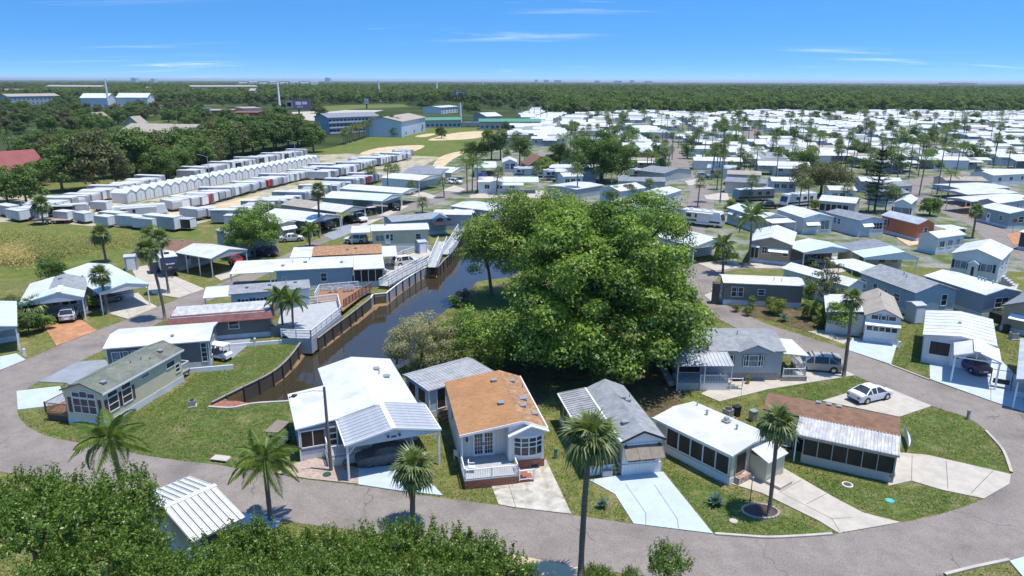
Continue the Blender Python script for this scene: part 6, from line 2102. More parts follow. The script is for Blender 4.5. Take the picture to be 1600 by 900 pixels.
def walk(label, pts, w, z, posts=True, rail='trim', cat='boardwalk', name='boardwalk', floor='deck_grey', both=True):
    c = spline([gp(x, y).xy for x, y in pts], 3)
    o = thing(name, label, cat, (c[0].x, c[0].y, 0))
    ox, oy = c[0].x, c[0].y
    pl = MB().box(-.002, .138, -w / 2, w / 2, z - .05, z).mesh('deck_board', floor)
    fr, ps_ = MB(), MB()
    RL = {-1: MB(), 1: MB()}
    nb = 0
    for i in range(len(c) - 1):
        d = c[i + 1] - c[i]
        rz = math.atan2(d.y, d.x)
        n = max(1, round(d.length / .15))
        for k in range(n):
            if nb < 280:
                q = c[i] + d * (k / n)
                b_ = link('deck_board', pl, o)
                b_.location = (q.x - ox, q.y - oy, 0)
                b_.rotation_euler = (0, 0, rz)
                nb += 1
        nr = Vector((-d.y, d.x)).normalized()
        for sg in ((-1, 1) if both else (-1,)):
            rl = RL[sg]
            a_, b_ = c[i] + nr * sg * w / 2, c[i + 1] + nr * sg * w / 2
            for zz, t in ((z + 1.0, .09), (z + .55, .05), (z + .15, .05)):
                rl.bar((a_.x - ox, a_.y - oy, zz), (b_.x - ox, b_.y - oy, zz), t, t)
            nn_ = max(1, round(d.length / 1.5))
            for k in range(nn_):
                q = a_.lerp(b_, k / nn_)
                rl.box(q.x - ox - .05, q.x - ox + .05, q.y - oy - .05, q.y - oy + .05, z - .1, z + 1.05)
                ps_.tube([(q.x - ox, q.y - oy, -2.2), (q.x - ox, q.y - oy, z)], [.08, .08], 6)
            m_ = max(1, int(d.length / .14))
            for k in range(m_):
                q = a_.lerp(b_, k / m_)
                rl.box(q.x - ox - .015, q.x - ox + .015, q.y - oy - .015, q.y - oy + .015, z + .15, z + 1.0)
            fr.bar((a_.x - ox, a_.y - oy, z - .14), (b_.x - ox, b_.y - oy, z - .14), .06, .17)
    fr.build('deck_frame', 'wood_grey', o)
    for rl in RL.values():
        if rl.v:
            rl.build('railing', rail, o)
    ps_.build('pile', 'wood_dark', o)
    return o


walk('white railed boardwalk along the west canal bank', [(600, 452), (622, 439), (645, 427), (668, 414)], 1.5, .55)
walk('white railed boardwalk curving to the canal head', [(696, 402), (706, 390), (716, 372), (722, 362)], 1.5, .55)
walk('sloping white railed dock between the two boardwalks', [(676, 423), (682, 408), (688, 392), (692, 382)], 1.6, .6, cat='dock', name='dock')
walk('reddish timber deck edge with red railing over the canal', [(531, 487), (545, 478), (560, 468), (576, 458)], 1.3, .75, rail='wood_red', floor='wood', cat='deck', name='deck', both=False)


def deck(label, pts, z, m_, railpts, rail='trim', skirt='trim'):
    P_ = [gp(x, y, z).xy for x, y in pts]
    o = thing('deck', label, 'deck', (P_[0].x, P_[0].y, 0))
    off = Vector((P_[0].x, P_[0].y))
    sheet('deck_floor', [p - off for p in P_], z, m_, thick=.14, parent=o, kind=None)
    m = MB()
    rp = [gp(x, y, z).xy - off for x, y in railpts]
    for p, q in zip(rp, rp[1:]):
        d = (q - p).length
        for zz, t in ((z + 1.0, .09), (z + .6, .05), (z + .2, .05)):
            m.bar((p.x, p.y, zz), (q.x, q.y, zz), t, t)
        n = max(1, round(d / 1.5))
        for k in range(n + 1):
            c = p.lerp(q, k / n)
            m.box(c.x - .05, c.x + .05, c.y - .05, c.y + .05, z, z + 1.06)
        n = max(1, int(d / .14))
        for k in range(n):
            c = p.lerp(q, k / n)
            m.box(c.x - .015, c.x + .015, c.y - .015, c.y + .015, z + .2, z + 1)
    m.build('railing', rail, o)
    m = MB()
    for p, q in zip(rp, rp[1:]):
        m.bar((p.x, p.y, z * .5 - .6), (q.x, q.y, z * .5 - .6), .06, z + .9)
    m.build('deck_skirt', skirt, o)
    return o


deck('grey deck with white railings hanging over the canal', [(432, 512), (440, 486), (480, 476), (528, 470), (533, 491), (486, 529), (452, 528)], .85, 'deck_grey', [(480, 476), (528, 470), (533, 491), (486, 529), (440, 527)], skirt='wall_grey')
deck('timber deck with white chairs behind the blue grey home', [(492, 470), (500, 455), (560, 450), (578, 452), (535, 486), (525, 478)], .7, 'wood', [(492, 469), (500, 455), (560, 450)], skirt='wood_grey')
deck('pale patio deck beside the boardwalk', [(606, 434), (632, 420), (652, 410), (676, 396), (668, 388), (630, 400), (600, 416)], .35, 'concrete', [(600, 416), (630, 400), (668, 388)], skirt='trim')


def chair(label, px, z, rz, m_='trim', group=None):
    p = gp(*px, z)
    o = thing('patio_chair', label, 'chair', (p.x, p.y, z + .005), rad(rz), group)
    MB().box(-.25, .25, -.25, .25, .4, .45).build('seat', m_, o)
    MB().box(-.25, .25, .22, .28, .45, .95).build('backrest', m_, o)
    for x in (-.22, .22):
        for y in (-.22, .22):
            MB().box(x - .025, x + .025, y - .025, y + .025, 0, .4).build('leg', m_, o)
        MB().box(x - .03, x + .03, -.22, .22, .62, .66).build('armrest', m_, o)
    return o


for i, x in enumerate((517, 526, 539, 545, 551)):
    chair('white plastic chair in the row on the timber deck', (x, 457 - i * .6), .7, 180, group='white chairs on the timber deck')
p = gp(660, 695)
chair('metal porch chair by the french doors', (716, 718), .78, 150, 'galv')
chair('small white chair at the porch railing corner', (737, 737), .78, 90, 'trim')


def boat(label, px, rz, L_, m_, z=WATER_Z, inner='wood_grey'):
    p = gp(*px, z)
    o = thing('rowing_boat', label, 'boat', (p.x, p.y, z - .1), rad(rz))
    rings = []
    for f in np.linspace(0, 1, 9):
        w = .62 * (1 - max(0, f - .45) ** 2 * 3.1) * L_ / 4
        w = max(w, .04)
        x = -L_ / 2 + L_ * f
        sh = .12 * (f - .4) ** 2 * 4
        rings.append([(x, -w, .5 + sh), (x, -w * .8, .12), (x, 0, 0.02), (x, w * .8, .12), (x, w, .5 + sh), (x, w * .86, .48 + sh), (x, 0, .2), (x, -w * .86, .48 + sh)])
    b = MB()
    for i in range(8):
        for j in range(8):
            b.quad(rings[i][j], rings[i + 1][j], rings[i + 1][(j + 1) % 8], rings[i][(j + 1) % 8])
    b.add(rings[0], [tuple(range(8))])
    b.build('hull', m_, o, recalc=True)
    for x in (-L_ * .25, .1):
        MB().box(x, x + .25, -.45, .45, .38, .42).build('seat', inner, o)
    return o


boat('faded red boat moored below the grey deck', (507, 530), 40, 4.6, 'wood_red')
boat('white boat by the little pond docks', (1385, 392), 20, 5.5, 'trim')
# white canoe leaning on the brown home, folded sunshade and other yard things
def leaf_plants(name, label, cat, px, h, r, m_, n, seed, group=None, narrow=False):
    """rosette plant: stiff pointed blades from one crown"""
    p = gp(*px)
    o = thing(name, label, cat, (p.x, p.y, .01), random.Random(seed).uniform(0, 6), group)
    R_ = random.Random(seed)
    me = {}
    for v in range(3):
        b = MB()
        w = .07 * h if narrow else .13 * h
        c = .12 * v
        b.add([(0, -w * .6, 0), (0, w * .6, 0), (.5, w, .04 + c), (.5, -w, .04 + c), (1, 0, -.02 + c * .4), (.5, 0, -.05 + c)], [(0, 5, 3), (0, 1, 5), (1, 2, 5), (3, 5, 4), (5, 2, 4)])
        me[v] = b.mesh('blade', m_)
    for i in range(n):
        q = link('blade', me[i % 3], o)
        e = rad(12 + 68 * (i / n) + R_.uniform(-6, 6))
        q.rotation_euler = Euler((0, -e, i * 2.4 + R_.uniform(-.2, .2)))
        s_ = r * R_.uniform(.85, 1.1)
        q.scale = (s_, s_, s_)
        q.location = (0, 0, .06)
    return o


leaf_plants('agave_plant', 'small blue grey agave in the grass left of the painted driveway', 'agave', (941, 793), 1, .75, 'leaf_agave', 26, 1)
leaf_plants('agave_plant', 'larger blue grey agave in the grass near the garden lamp', 'agave', (1118, 789), 1, .95, 'leaf_agave', 30, 2)
leaf_plants('agave_plant', 'pale agave in the bed below the dark olive home', 'agave', (1224, 502), 1, 1.1, 'leaf_agave', 26, 3)

p = gp(1172, 783)
o = thing('garden_lamp', 'dark garden lamp post standing in a mulch bed', 'lamp', (p.x, p.y, 0))
MB().tube([(0, 0, 0), (0, 0, .1), (0, 0, .12), (0, 0, 1.75)], [.09, .09, .035, .03], 8).build('post', 'dark', o)
MB().tube([(0, 0, 1.75), (0, 0, 1.82), (0, 0, 2.02), (0, 0, 2.12)], [.06, .13, .15, .03], 6).build('lantern', 'rust', o)
p = gp(1188, 800)
o = thing('mulch_bed', 'round mulch bed with pale stone edging at the foot of a palm', 'flower bed', (p.x, p.y, 0))
b = MB()
b.prism([(1.25 * math.cos(a), .85 * math.sin(a)) for a in np.linspace(0, 2 * math.pi, 24, False)], 'z', .015, .05)
b.build('mulch', 'mulch', o, recalc=True)
ed = MB().box(-.14, .14, -.08, .08, 0, .13).mesh('edging_stone', 'stone')
for i in range(24):
    a = 2 * math.pi * i / 24
    q = link('edging_stone', ed, o)
    q.location = (1.3 * math.cos(a), .9 * math.sin(a), .01)
    q.rotation_euler = (0, 0, a + math.pi / 2)
for nm, lab, cat, px, r, m_, m2 in (('planter_ring', 'white ring planter in the grass before the brown roofed home', 'planter', (1324, 758), .42, 'trim', 'soil'), ('utility_cover', 'faded teal utility lid in the grass near the road bend', 'lid', (1390, 783), .32, 'sunshade', 'sunshade'),
                                    ('manhole_cover', 'green manhole cover on the paver drive', 'lid', (511, 743), .34, 'shutter_green', 'shutter_green'), ('utility_cover', 'pale round lid in the grass by the mulch bed', 'lid', (1146, 815), .3, 'concrete', 'concrete')):
    p = gp(*px)
    o = thing(nm, lab, cat, (p.x, p.y, .09 if 'manhole' in nm else .015))
    MB().tube([(0, 0, 0), (0, 0, .06)], [r, r * .97], 20).build('rim', m_, o)
    MB().tube([(0, 0, .02), (0, 0, .066)], [r * .76, r * .74], 20).build('centre', m2, o)
    if nm == 'planter_ring':
        pass


def ac_unit(label, px, rz, s_=1.0):
    p = gp(*px)
    o = thing('air_conditioner', label, 'air conditioner', (p.x, p.y, 0.01), rad(rz))
    MB().box(-.5 * s_, .5 * s_, -.5 * s_, .5 * s_, 0, .1).build('pad', 'concrete', o)
    MB().box(-.38 * s_, .38 * s_, -.38 * s_, .38 * s_, .1, .85 * s_).build('casing', 'galv', o)
    MB().tube([(0, 0, .85 * s_), (0, 0, .9 * s_)], [.32 * s_, .32 * s_], 14).build('fan_guard', 'dark', o)
    return o


ac_unit('grey metal box on the lawn behind the sage roofed home', (301, 635), 20, .75)
ac_unit('air conditioner at the corner of the maroon edged home', (424, 519), 10)
ac_unit('air conditioner beside the white home with the purple car', (1583, 530), 0)
ac_unit('air conditioner on the grass behind the white barrel roofed home', (1137, 652), 35)
p = gp(352, 634)
sheet('garden_bed', pxpoly([(326, 636), (345, 627), (370, 627), (391, 631), (365, 637)]), .05, 'brick', thick=.05)
ribbon('bank_edging', [gp(x, y).xy for x, y in [(326, 637), (362, 638.5), (395, 632), (440, 629), (455, 628)]], .25, .02, 'concrete', h=.15)
p = gp(345, 719)
o = thing('drain_inlet', 'dark square drain inlet at the road edge below the lawn', 'drain', (p.x, p.y, 0.0), rad(-12))
MB().box(-.75, .75, -.35, .45, .0, .2).build('lid', 'concrete', o)
MB().box(-.65, .65, -.4, -.345, .03, .17).build('opening', 'dark', o)

# street lamp
p = gp(517.5, 736)
o = thing('street_lamp', 'dark wooden street lamp pole with one long arm before the blue home', 'street lamp', (p.x, p.y, .0))
MB().tube([(0, 0, 0), (-.07, 0, 7.3)], [.15, .1], 10).build('pole', 'pole_wood', o)
MB().tube([(-.07, 0, 6.95), (-.9, -.3, 7.1), (-1.9, -.75, 7.05), (-2.2, -.9, 6.9)], [.035, .035, .035, .035], 7).build('arm', 'galv', o)
MB().tube([(-1.95, -.78, 7.0), (-2.2, -.9, 6.93), (-2.5, -1.0, 6.84)], [.06, .17, .1], 8).build('lamp_head', 'dark', o)


def yard_lamp(label, px, hh, arms, group=None, pm='galv'):
    p = gp(*px)
    o = thing('street_lamp', label, 'street lamp', (p.x, p.y, 0), 0, group)
    MB().tube([(0, 0, 0), (0, 0, hh)], [.14, .08], 8).build('pole', pm, o)
    for s_ in arms:
        MB().tube([(0, 0, hh - .3), (s_ * 1.2, -.2, hh + .3), (s_ * 2.2, -.3, hh + .45)], [.045, .04, .04], 6).build('arm', 'galv', o)
        MB().box(s_ * 2.2 - .4, s_ * 2.2 + .4, -.45, -.15, hh + .38, hh + .52).build('lamp_head', 'galv', o)
    return o


yard_lamp('double armed grey lamp over the near end of the storage yard', (329, 293), 9, (-1, 1))
yard_lamp('double armed grey lamp over the far end of the storage yard', (463, 261), 9, (-1, 1))
yard_lamp('single armed lamp beside the white roofed row west of the road', (423, 363), 6, (-1,))
for x, y, hh, lab in ((172, 178, 31, 'tall leaning pale mast at the left of the skyline'), (438, 176, 30, 'tall pale mast left of the billboard'), (593, 159, 31, 'tall pale mast right of the billboard'), (683, 151, 29.5, 'tall pale mast above the dark trees'), (754, 141, 29.5, 'thin mast near the horizon centre'),
                      (720, 190, 14, 'slim pole behind the white trailers'), (1237, 321, 0, '')):
    if hh:
        p = gp(x, y)
        o = thing('utility_mast', lab, 'mast', (p.x, p.y, 0))
        MB().tube([(0, 0, 0), (-.25, 0, hh)], [.8 * p.y / 500, .5 * p.y / 500], 8).build('shaft', 'trim', o)
        MB().box(-.9, .6, -.2, .2, hh - .4, hh).build('head', 'galv', o)
for i, x in enumerate((807, 815, 826, 834, 844, 854)):
    p = gp(x + .5, 191)
    o = thing('net_pole', 'grey net pole of the driving range', 'pole', (p.x, p.y, 0), 0, 'net poles of the driving range')
    MB().tube([(0, 0, 0), (0, 0, 13 - (i % 2))], [.3, .2], 7).build('shaft', 'galv', o)

# stop sign and flag pole
p = gp(1582, 363)
o = thing('stop_sign', 'red octagonal stop sign at the right street corner', 'sign', (p.x, p.y, 0), rad(-10))
MB().tube([(0, 0, 0), (0, 0, 2.9)], [.05, .05], 7).build('post', 'galv', o)
MB().prism([(.45 * math.cos(a), 2.5 + .45 * math.sin(a)) for a in np.linspace(math.pi / 8, math.pi / 8 + 2 * math.pi, 8, False)], 'y', -.09, -.055).build('face', 'paint_red', o, recalc=True)
p = gp(1236, 481)
o = thing('flagpole', 'slim white flagpole right of the round lime shrub', 'pole', (p.x, p.y, 0))
MB().tube([(0, 0, 0), (0, 0, 2.2)], [.05, .04], 8).tube([(0, 0, 2.2), (0, 0, 2.32)], [.08, .03], 8).build('pole', 'trim', o)
# patio umbrella, boat lift box, bins
p = gp(1412, 695)
o = thing('canoe', 'white canoe standing on edge at the end of the brown roofed home', 'canoe', (p.x + .25, p.y + .2, .1), rad(68))
b = MB()
rings = []
for f in np.linspace(-1, 1, 11):
    w = max(.05, .42 * (1 - f * f))
    rings.append([(f * 1.9, 0, .1 + .5 - w), (f * 1.9, -.28 * (1 - f * f), .6), (f * 1.9, 0, .1 + .5 + w), (f * 1.9, .04, .6)])
for i in range(10):
    for j in range(4):
        b.quad(rings[i][j], rings[i + 1][j], rings[i + 1][(j + 1) % 4], rings[i][(j + 1) % 4])
b.build('hull', 'trim', o, recalc=True)
for lab, px, m_ in (('dark waste bin behind the white home with the purple car', (1571, 520), 'dark'), ('yellow bin beside the tan home at the right edge', (1562, 493), 'yellow'), ('grey bin between the grey homes on the road bend', (1176, 657), 'galv'), ('dark bin behind the white barrel roofed home', (1150, 650), 'dark')):
    p = gp(*px)
    o = thing('waste_bin', lab, 'bin', (p.x, p.y, .01), .4)
    MB().prism([(-.24, 0), (.24, 0), (.3, .95), (-.3, .95)], 'y', -.28, .28).build('body', m_, o, recalc=True)
    MB().box(-.33, .33, -.32, .34, .95, 1.02).build('lid', m_, o)

# small yard things
def pot(label, px, z=.02, m_='terracotta'):
    p = gp(*px, z)
    o = thing('flower_pot', label, 'plant pot', (p.x, p.y, z))
    MB().tube([(0, 0, 0), (0, 0, .34), (0, 0, .38)], [.15, .22, .23], 10).build('pot', m_, o)
    rg = np.random.default_rng(int(px[0]))
    Pp, Nn, Tt = clump_leaves([(0, 0, .6, .26), (.1, .05, .75, .18)], 130, rg)
    link('foliage', leaf_mesh('foliage', Pp, Nn, .13, 'leaf_lime', rg, .4, Tt), o)


for lab, px in (('terracotta pot by the porch steps of the orange roofed home', (802, 737)), ('terracotta pot at the left post of the ribbed carport', (541, 733)), ('terracotta pot left of the brown canvas awning', (962, 741)), ('terracotta pot at the end wall of the brown roofed home', (1391, 752)), ('terracotta pot by the stone skirt of the grey home', (1168, 600)),
                ('terracotta pot at the door of the white home with the purple car', (1487, 559)), ('terracotta pot at the louvred front', (1346, 530)), ('terracotta pot by the silver car', (130, 496))):
    pot(lab, px)


def pedestal(label, px, m_='trim', h=.8):
    p = gp(*px)
    o = thing('utility_pedestal', label, 'utility box', (p.x, p.y, 0), .3)
    MB().box(-.11, .11, -.1, .1, 0, h).build('casing', m_, o)
    MB().prism([(-.14, h), (.14, h), (.1, h + .12), (-.1, h + .12)], 'y', -.13, .13).build('lid', m_, o, recalc=True)


for lab, px, m_ in (('white utility post at the grass corner left of the terracotta drive', (39, 557), 'trim'), ('white utility post behind the slate drive by the canal', (399, 540), 'trim'), ('green utility post between the orange and the grey shingle homes', (868, 716), 'roof_green'), ('green utility post between the awning home and the screened home', (1048, 700), 'roof_green'),
                     ('white utility post beside the driveway of the louvred front', (1404, 545), 'trim'), ('grey meter post at the lawn edge by the road bend', (1512, 655), 'galv')):
    pedestal(lab, px, m_)
p = gp(1562, 606)
o = thing('garden_bench', 'dark metal swing bench on the pale drive at the right edge', 'bench', (p.x, p.y, .1), 2.6)
MB().box(-.7, .7, -.25, .25, .42, .47).build('seat', 'dark', o)
MB().box(-.7, .7, .22, .27, .47, .95).build('backrest', 'dark', o)
for x in (-.9, .9):
    MB().bar((x, -.5, 0), (x, 0, 1.8), .05).bar((x, .5, 0), (x, 0, 1.8), .05).build('frame', 'dark', o)
MB().bar((-.9, 0, 1.8), (.9, 0, 1.8), .05).build('top_bar', 'dark', o)

# ------------------------------------------------------------------ palms
def tone_attr(me, rng, base=0.5, spread=0.5):
    at = me.attributes.new('tone', 'FLOAT', 'FACE')
    n = len(me.polygons)
    at.data.foreach_set('value', np.clip(base + rng.uniform(-spread, spread, n), 0, 1).astype(np.float32))
    return me


def fan_frond(b, T, Rr, rng, blades=16, droop=.25):
    """costapalmate leaf: stalk and a fan of split, drooping blades; T maps local to place"""
    a = Rr * .42
    b.add([T @ Vector(p) for p in ((0, -.03, 0), (0, .03, 0), (a, .02, a * .05), (a, -.02, a * .05))], [(0, 1, 2, 3)])
    for i in range(blades):
        th = rad(-118 + 236 * i / (blades - 1)) + rng.uniform(-.05, .05)
        ln = Rr * .6 * (1 - .25 * abs(th) / 2.1) * rng.uniform(.85, 1.1)
        ux, uy = math.cos(th), math.sin(th)
        w = ln * .065
        p0 = Vector((a, 0, a * .05))
        m1 = p0 + Vector((ux * ln * .5, uy * ln * .5, .02 * Rr - droop * ln * .1))
        tip = p0 + Vector((ux * ln * .96, uy * ln * .96, -droop * ln * rng.uniform(.5, 1.2)))
        sx = Vector((-uy, ux, 0)) * w
        zz = Vector((0, 0, w * .5))
        b.add([T @ p for p in (p0, m1 - sx + zz, m1 + sx + zz, tip)], [(0, 1, 2), (1, 3, 2)])


def feather_frond(b, T, Rr, rng, n=26, droop=.55):
    """pinnate leaf: an arching rib with hanging leaflets"""
    def c(t):
        return Vector((Rr * t * (1 - .16 * t), 0, Rr * (.28 * t - droop * t * t)))
    for i in range(8):
        p, q = c(i / 8), c((i + 1) / 8)
        w = .035 * (1 - i / 9)
        s_ = Vector((0, w, 0))
        b.add([T @ v for v in (p - s_, p + s_, q + s_, q - s_)], [(0, 1, 2, 3)])
    for i in range(n):
        t = .12 + .88 * i / n
        p = c(t)
        ln = Rr * .3 * math.sin(math.pi * min(1, t * .8 + .18)) * rng.uniform(.8, 1.1)
        for sg in (-1, 1):
            d = Vector((.55, sg * .8, -.18 - .5 * t + rng.uniform(-.15, .15))).normalized() * ln
            e = d * .55 + Vector((0, 0, .04))
            w = Vector((.042 + .014 * Rr * .3, 0, 0))
            tip = p + d + Vector((0, 0, -ln * .35))
            b.add([T @ v for v in (p, p + e - w, p + e + w, tip)], [(0, 1, 2), (1, 3, 2)])


def palm_trunk(h, r0, r1, rng, lean=.25, skirt=True):
    b = MB()
    pts, rs = [], []
    n = 9
    la = rng.uniform(0, 6.28)
    for i in range(n + 1):
        t = i / n
        pts.append((math.cos(la) * lean * (t * t), math.sin(la) * lean * (t * t), h * t))
        rs.append(r0 * (1.35 if i == 0 else 1) * (1 - t) + r1 * t + (.015 if i % 2 else 0))
    b.tube(pts, rs, 9)
    if skirt:
        x, y, z = pts[-1]
        for k in range(14):
            a = k * 2.4
            zz = h - .1 - k * .06
            b.bar((x, y, zz), (x + math.cos(a) * (r1 + .18), y + math.sin(a) * (r1 + .18), zz + .16), .08, .03)
    return b, pts[-1]


def near_palm(label, px, h, kind, Rr, n, seed, name=None, group=None, r=.17, lean=.3, pos=None):
    """palm whose fronds are parts, each an object"""
    rng = random.Random(seed)
    p = gp(*px) if pos is None else Vector((*pos, 0))
    o = thing(name or ('fan_palm' if kind == 'fan' else 'feather_palm'), label, 'palm tree', (p.x, p.y, 0), 0, group)
    b, top = palm_trunk(h, r * 1.1, r, rng, lean, kind == 'fan')
    b.build('trunk', 'palm_bark', o, smooth=True)
    nr = np.random.default_rng(seed)
    mv = []
    for v in range(4):
        b = MB()
        if kind == 'fan':
            fan_frond(b, Matrix.Identity(4), Rr, rng, 18, .2 + .25 * v)
        else:
            feather_frond(b, Matrix.Identity(4), Rr, rng, 46, .5 + .18 * v)
        me = b.mesh('frond', 'frond_fan' if kind == 'fan' else 'frond_feather')
        mv.append(tone_attr(me, nr, .55 - .08 * v, .4))
    for i in range(n):
        t = i / n
        q = link('frond', mv[min(3, int(t * 3 + rng.random()))], o)
        el = (78 - 118 * t ** .8) if kind == 'fan' else (74 - 92 * t ** .9)
        q.rotation_euler = Euler((rng.uniform(-.25, .25), -rad(el + rng.uniform(-8, 8)), i * 2.399 + rng.uniform(-.2, .2)))
        s_ = rng.uniform(.85, 1.08)
        q.scale = (s_, s_, s_)
        q.location = (top[0], top[1], top[2] + .15 * (1 - t))
    if kind == 'fan':
        bd = MB()
        for k in range(7):
            T = Matrix.Translation(Vector(top)) @ Euler((0, rad(58 + 20 * rng.random()), k * .9)).to_matrix().to_4x4()
            fan_frond(bd, T, Rr * .8, rng, 9, .5)
        tone_attr(bd.mesh('x', 'frond_dry'), nr)
        dd = bd.build('dead_frond', 'frond_dry', o)
    return o


near_palm('fan palm right of the covered car, rising from behind the foreground bushes', (645, 824), 4.3, 'fan', 2.0, 30, 1)
near_palm('tall fan palm in front of the grey shingle home, foot at the lower edge', (907, 908), 9.7, 'fan', 2.15, 36, 2, r=.165, lean=.25)
near_palm('fan palm in the mulch bed beside the garden lamp', (1201, 806), 7.0, 'fan', 1.75, 32, 3, r=.13)
near_palm('slim tall fan palm at the road behind the gold minivan', (1318, 589), 8.3, 'fan', 1.5, 30, 4, r=.16, lean=.5)
near_palm('feather palm leftmost of the front road, above the foreground bushes', (198, 798), 5.7, 'feather', 2.9, 20, 5, r=.17)
near_palm('feather palm between the metal roof and the blue home', (423, 814), 4.9, 'feather', 2.7, 19, 6, r=.15)
near_palm('left one of the twin feather palms beside the maroon edged home', (443, 522), 4.6, 'feather', 2.1, 18, 7, r=.12)
near_palm('right one of the twin feather palms beside the maroon edged home', (459, 523), 4.2, 'feather', 2.1, 18, 8, r=.12)
near_palm('fan palm in the island bed before the empty white carport', (169, 491), 5.2, 'fan', 1.9, 30, 9)
near_palm('taller of two leaning fan palms by the road left of the maroon edged home', (258, 499), 9.2, 'fan', 2.0, 32, 10, r=.16, lean=.9)
near_palm('shorter of two fan palms by the road with the navy trailer behind', (264, 459), 8.0, 'fan', 2.0, 32, 11, r=.15, lean=.5)
near_palm('shaggy fan palm at the meadow edge behind the white carport', (166, 410), 4.6, 'fan', 2.3, 34, 12)
near_palm('bushy fan palm over the flat bed trailer', (68, 351), 4.0, 'fan', 2.6, 36, 13)
near_palm('tall fan palm rising over the white roofed grey carport', (500, 368), 9.0, 'fan', 2.1, 28, 14, r=.2)
near_palm('small feather palm beside the white car west of the road', (484, 386), 3.0, 'feather', 2.3, 18, 15)
near_palm('tall feather palm before the tan gable fronted home', (1170, 414), 8.2, 'feather', 3.4, 18, 16)
near_palm('feather palm at the fork in front of the white porch home', (1129, 428), 4.8, 'feather', 2.4, 18, 17)
near_palm('fan palm at the corner of the white shuttered house', (1519, 372), 5.2, 'fan', 2.0, 28, 18)
near_palm('small feather palm in the bed below the dark olive home', (1267, 498), 1.5, 'feather', 1.9, 16, 19)
near_palm('low fan palm beside the left edge carport, above dark shrubs', (56, 507), 2.2, 'fan', 2.2, 34, 20)
near_palm('yellowing feather palm left of the empty white carport', (135, 470), 2.0, 'feather', 2.0, 18, 21)

# shared crowns for the palms farther off
FARP = []
for v in range(7):
    rng = random.Random(50 + v)
    kind = 'fan' if v < 5 else 'feather'
    h = 8.0
    o = thing('x', 'x', 'palm tree', (0, 0, -500))
    o.name = 'park_palm'
    b, top = palm_trunk(h, .19, .15, rng, rng.uniform(.1, .6), False)
    b.build('trunk', 'palm_bark', o, smooth=True)
    cb = MB()
    n = 30 if kind == 'fan' else 18
    for i in range(n):
        t = i / n
        el = (80 - 125 * t ** .8) if kind == 'fan' else (72 - 90 * t)
        T = Matrix.Translation(Vector(top)) @ Euler((rng.uniform(-.2, .2), -rad(el + rng.uniform(-10, 10)), i * 2.399)).to_matrix().to_4x4()
        (fan_frond if kind == 'fan' else feather_frond)(cb, T, (2.1 if kind == 'fan' else 3.0) * rng.uniform(.9, 1.1), rng, 9 if kind == 'fan' else 12, .4 if kind == 'fan' else .6)
    me = cb.mesh('crown', 'frond_fan' if kind == 'fan' else 'frond_feather')
    tone_attr(me, np.random.default_rng(v), .5, .5)
    link('crown', me, o)
    FARP.append(o)
bpy.context.view_layer.update()
PR = random.Random(77)


def far_palm(px, top_y, label, group=None, v=None):
    p = gp(*px)
    d = math.hypot(p.x, p.y)
    ht = (px[1] - top_y) / F * math.sqrt(d * d + CAMH ** 2) / math.cos(PIT) * .97
    k = PR.randrange(5) if v is None else v
    r_ = copy_tree(FARP[k], (p.x, p.y, 0), PR.uniform(0, 6.28), label, group)
    ks = max(.3, (ht - .8) / 8.0)
    for c_ in r_.children:
        if c_.name.startswith('trunk'):
            c_.scale = (.8, .8, ks)
        else:
            s2 = PR.uniform(.95, 1.25)
            c_.scale = (s2,) * 3
            c_.location = (0, 0, 8.0 * (ks - s2))
    return r_


LIST = [((1016, 309), 284, 'fan palm just right of the white gabled home behind the oak'), ((902, 312), 262, 'slim palm rising over the flat white roof behind the oak'), ((1125, 317), 200, 'tallest palm of the middle street, beside the grey homes', ), ((1090, 324), 284, 'palm on the left kerb of the middle street'),
        ((1171, 317), 282, 'palm in front of the big motorhome'), ((1248, 326), 284, 'left palm beside the fifth wheel trailer'), ((1262, 328), 288, 'right palm beside the fifth wheel trailer'), ((1322, 330), 294, 'palm before the porch home left of the norfolk pine'), ((1397, 333), 302, 'palm before the black shuttered front window'),
        ((1330, 270), 230, 'palm over the white gable left of the norfolk pine'), ((1347, 247), 196, 'tall palm above the middle rows right of centre'), ((1356, 247), 200, 'second tall palm above the middle rows right of centre'), ((1500, 262), 231, 'palm at the blue grey home on the right street'), ((1525, 262), 228, 'left one of two palms on the far right street'),
        ((1550, 270), 226, 'right one of two palms on the far right street'), ((1405, 238), 208, 'palm above the tan roof in the right park'), ((1489, 230), 202, 'palm at the end of the right cross street'), ((1461, 242), 220, 'palm left of the right cross street'), ((1471, 222), 206, 'thin palm behind the right cross street'),
        ((1383, 330), 298, 'palm under the norfolk pine, right one'), ((1356, 332), 296, 'palm under the norfolk pine, left one'), ((1112, 280), 236, 'palm beside the silver car street'), ((1122, 278), 240, 'second palm beside the silver car street'), ((1044, 262), 232, 'palm at the bend of the middle street'), ((1050, 250), 212, 'crowded palm left of the middle street'), ((1036, 256), 224, 'crowded palm farther left of the middle street'),
        ((694, 309), 280, 'palm on the west street lawn'), ((776, 304), 268, 'palm before the gable fronted home at the street head'), ((790, 262), 240, 'palm beside the gable fronted home'), ((606, 306), 260, 'palm over the stored trailers by the western homes'), ((616, 288), 262, 'palm beside the mint carport'), ((580, 286), 264, 'palm among trailers left of the mint carport'),
        ((644, 304), 300, 'small palm on the carport lawn'), ((660, 333), 316, 'squat palm in front of the long patio home'), ((20, 268), 222, 'palm before the red roof at left'), ((836, 284), 262, 'palm at the pale blue camper'), ((820, 258), 232, 'palm beside the brown cottage'), ((1120, 296), 270, 'low palm by the street lawn')]
for e in LIST:
    far_palm(e[0], e[1], e[2])
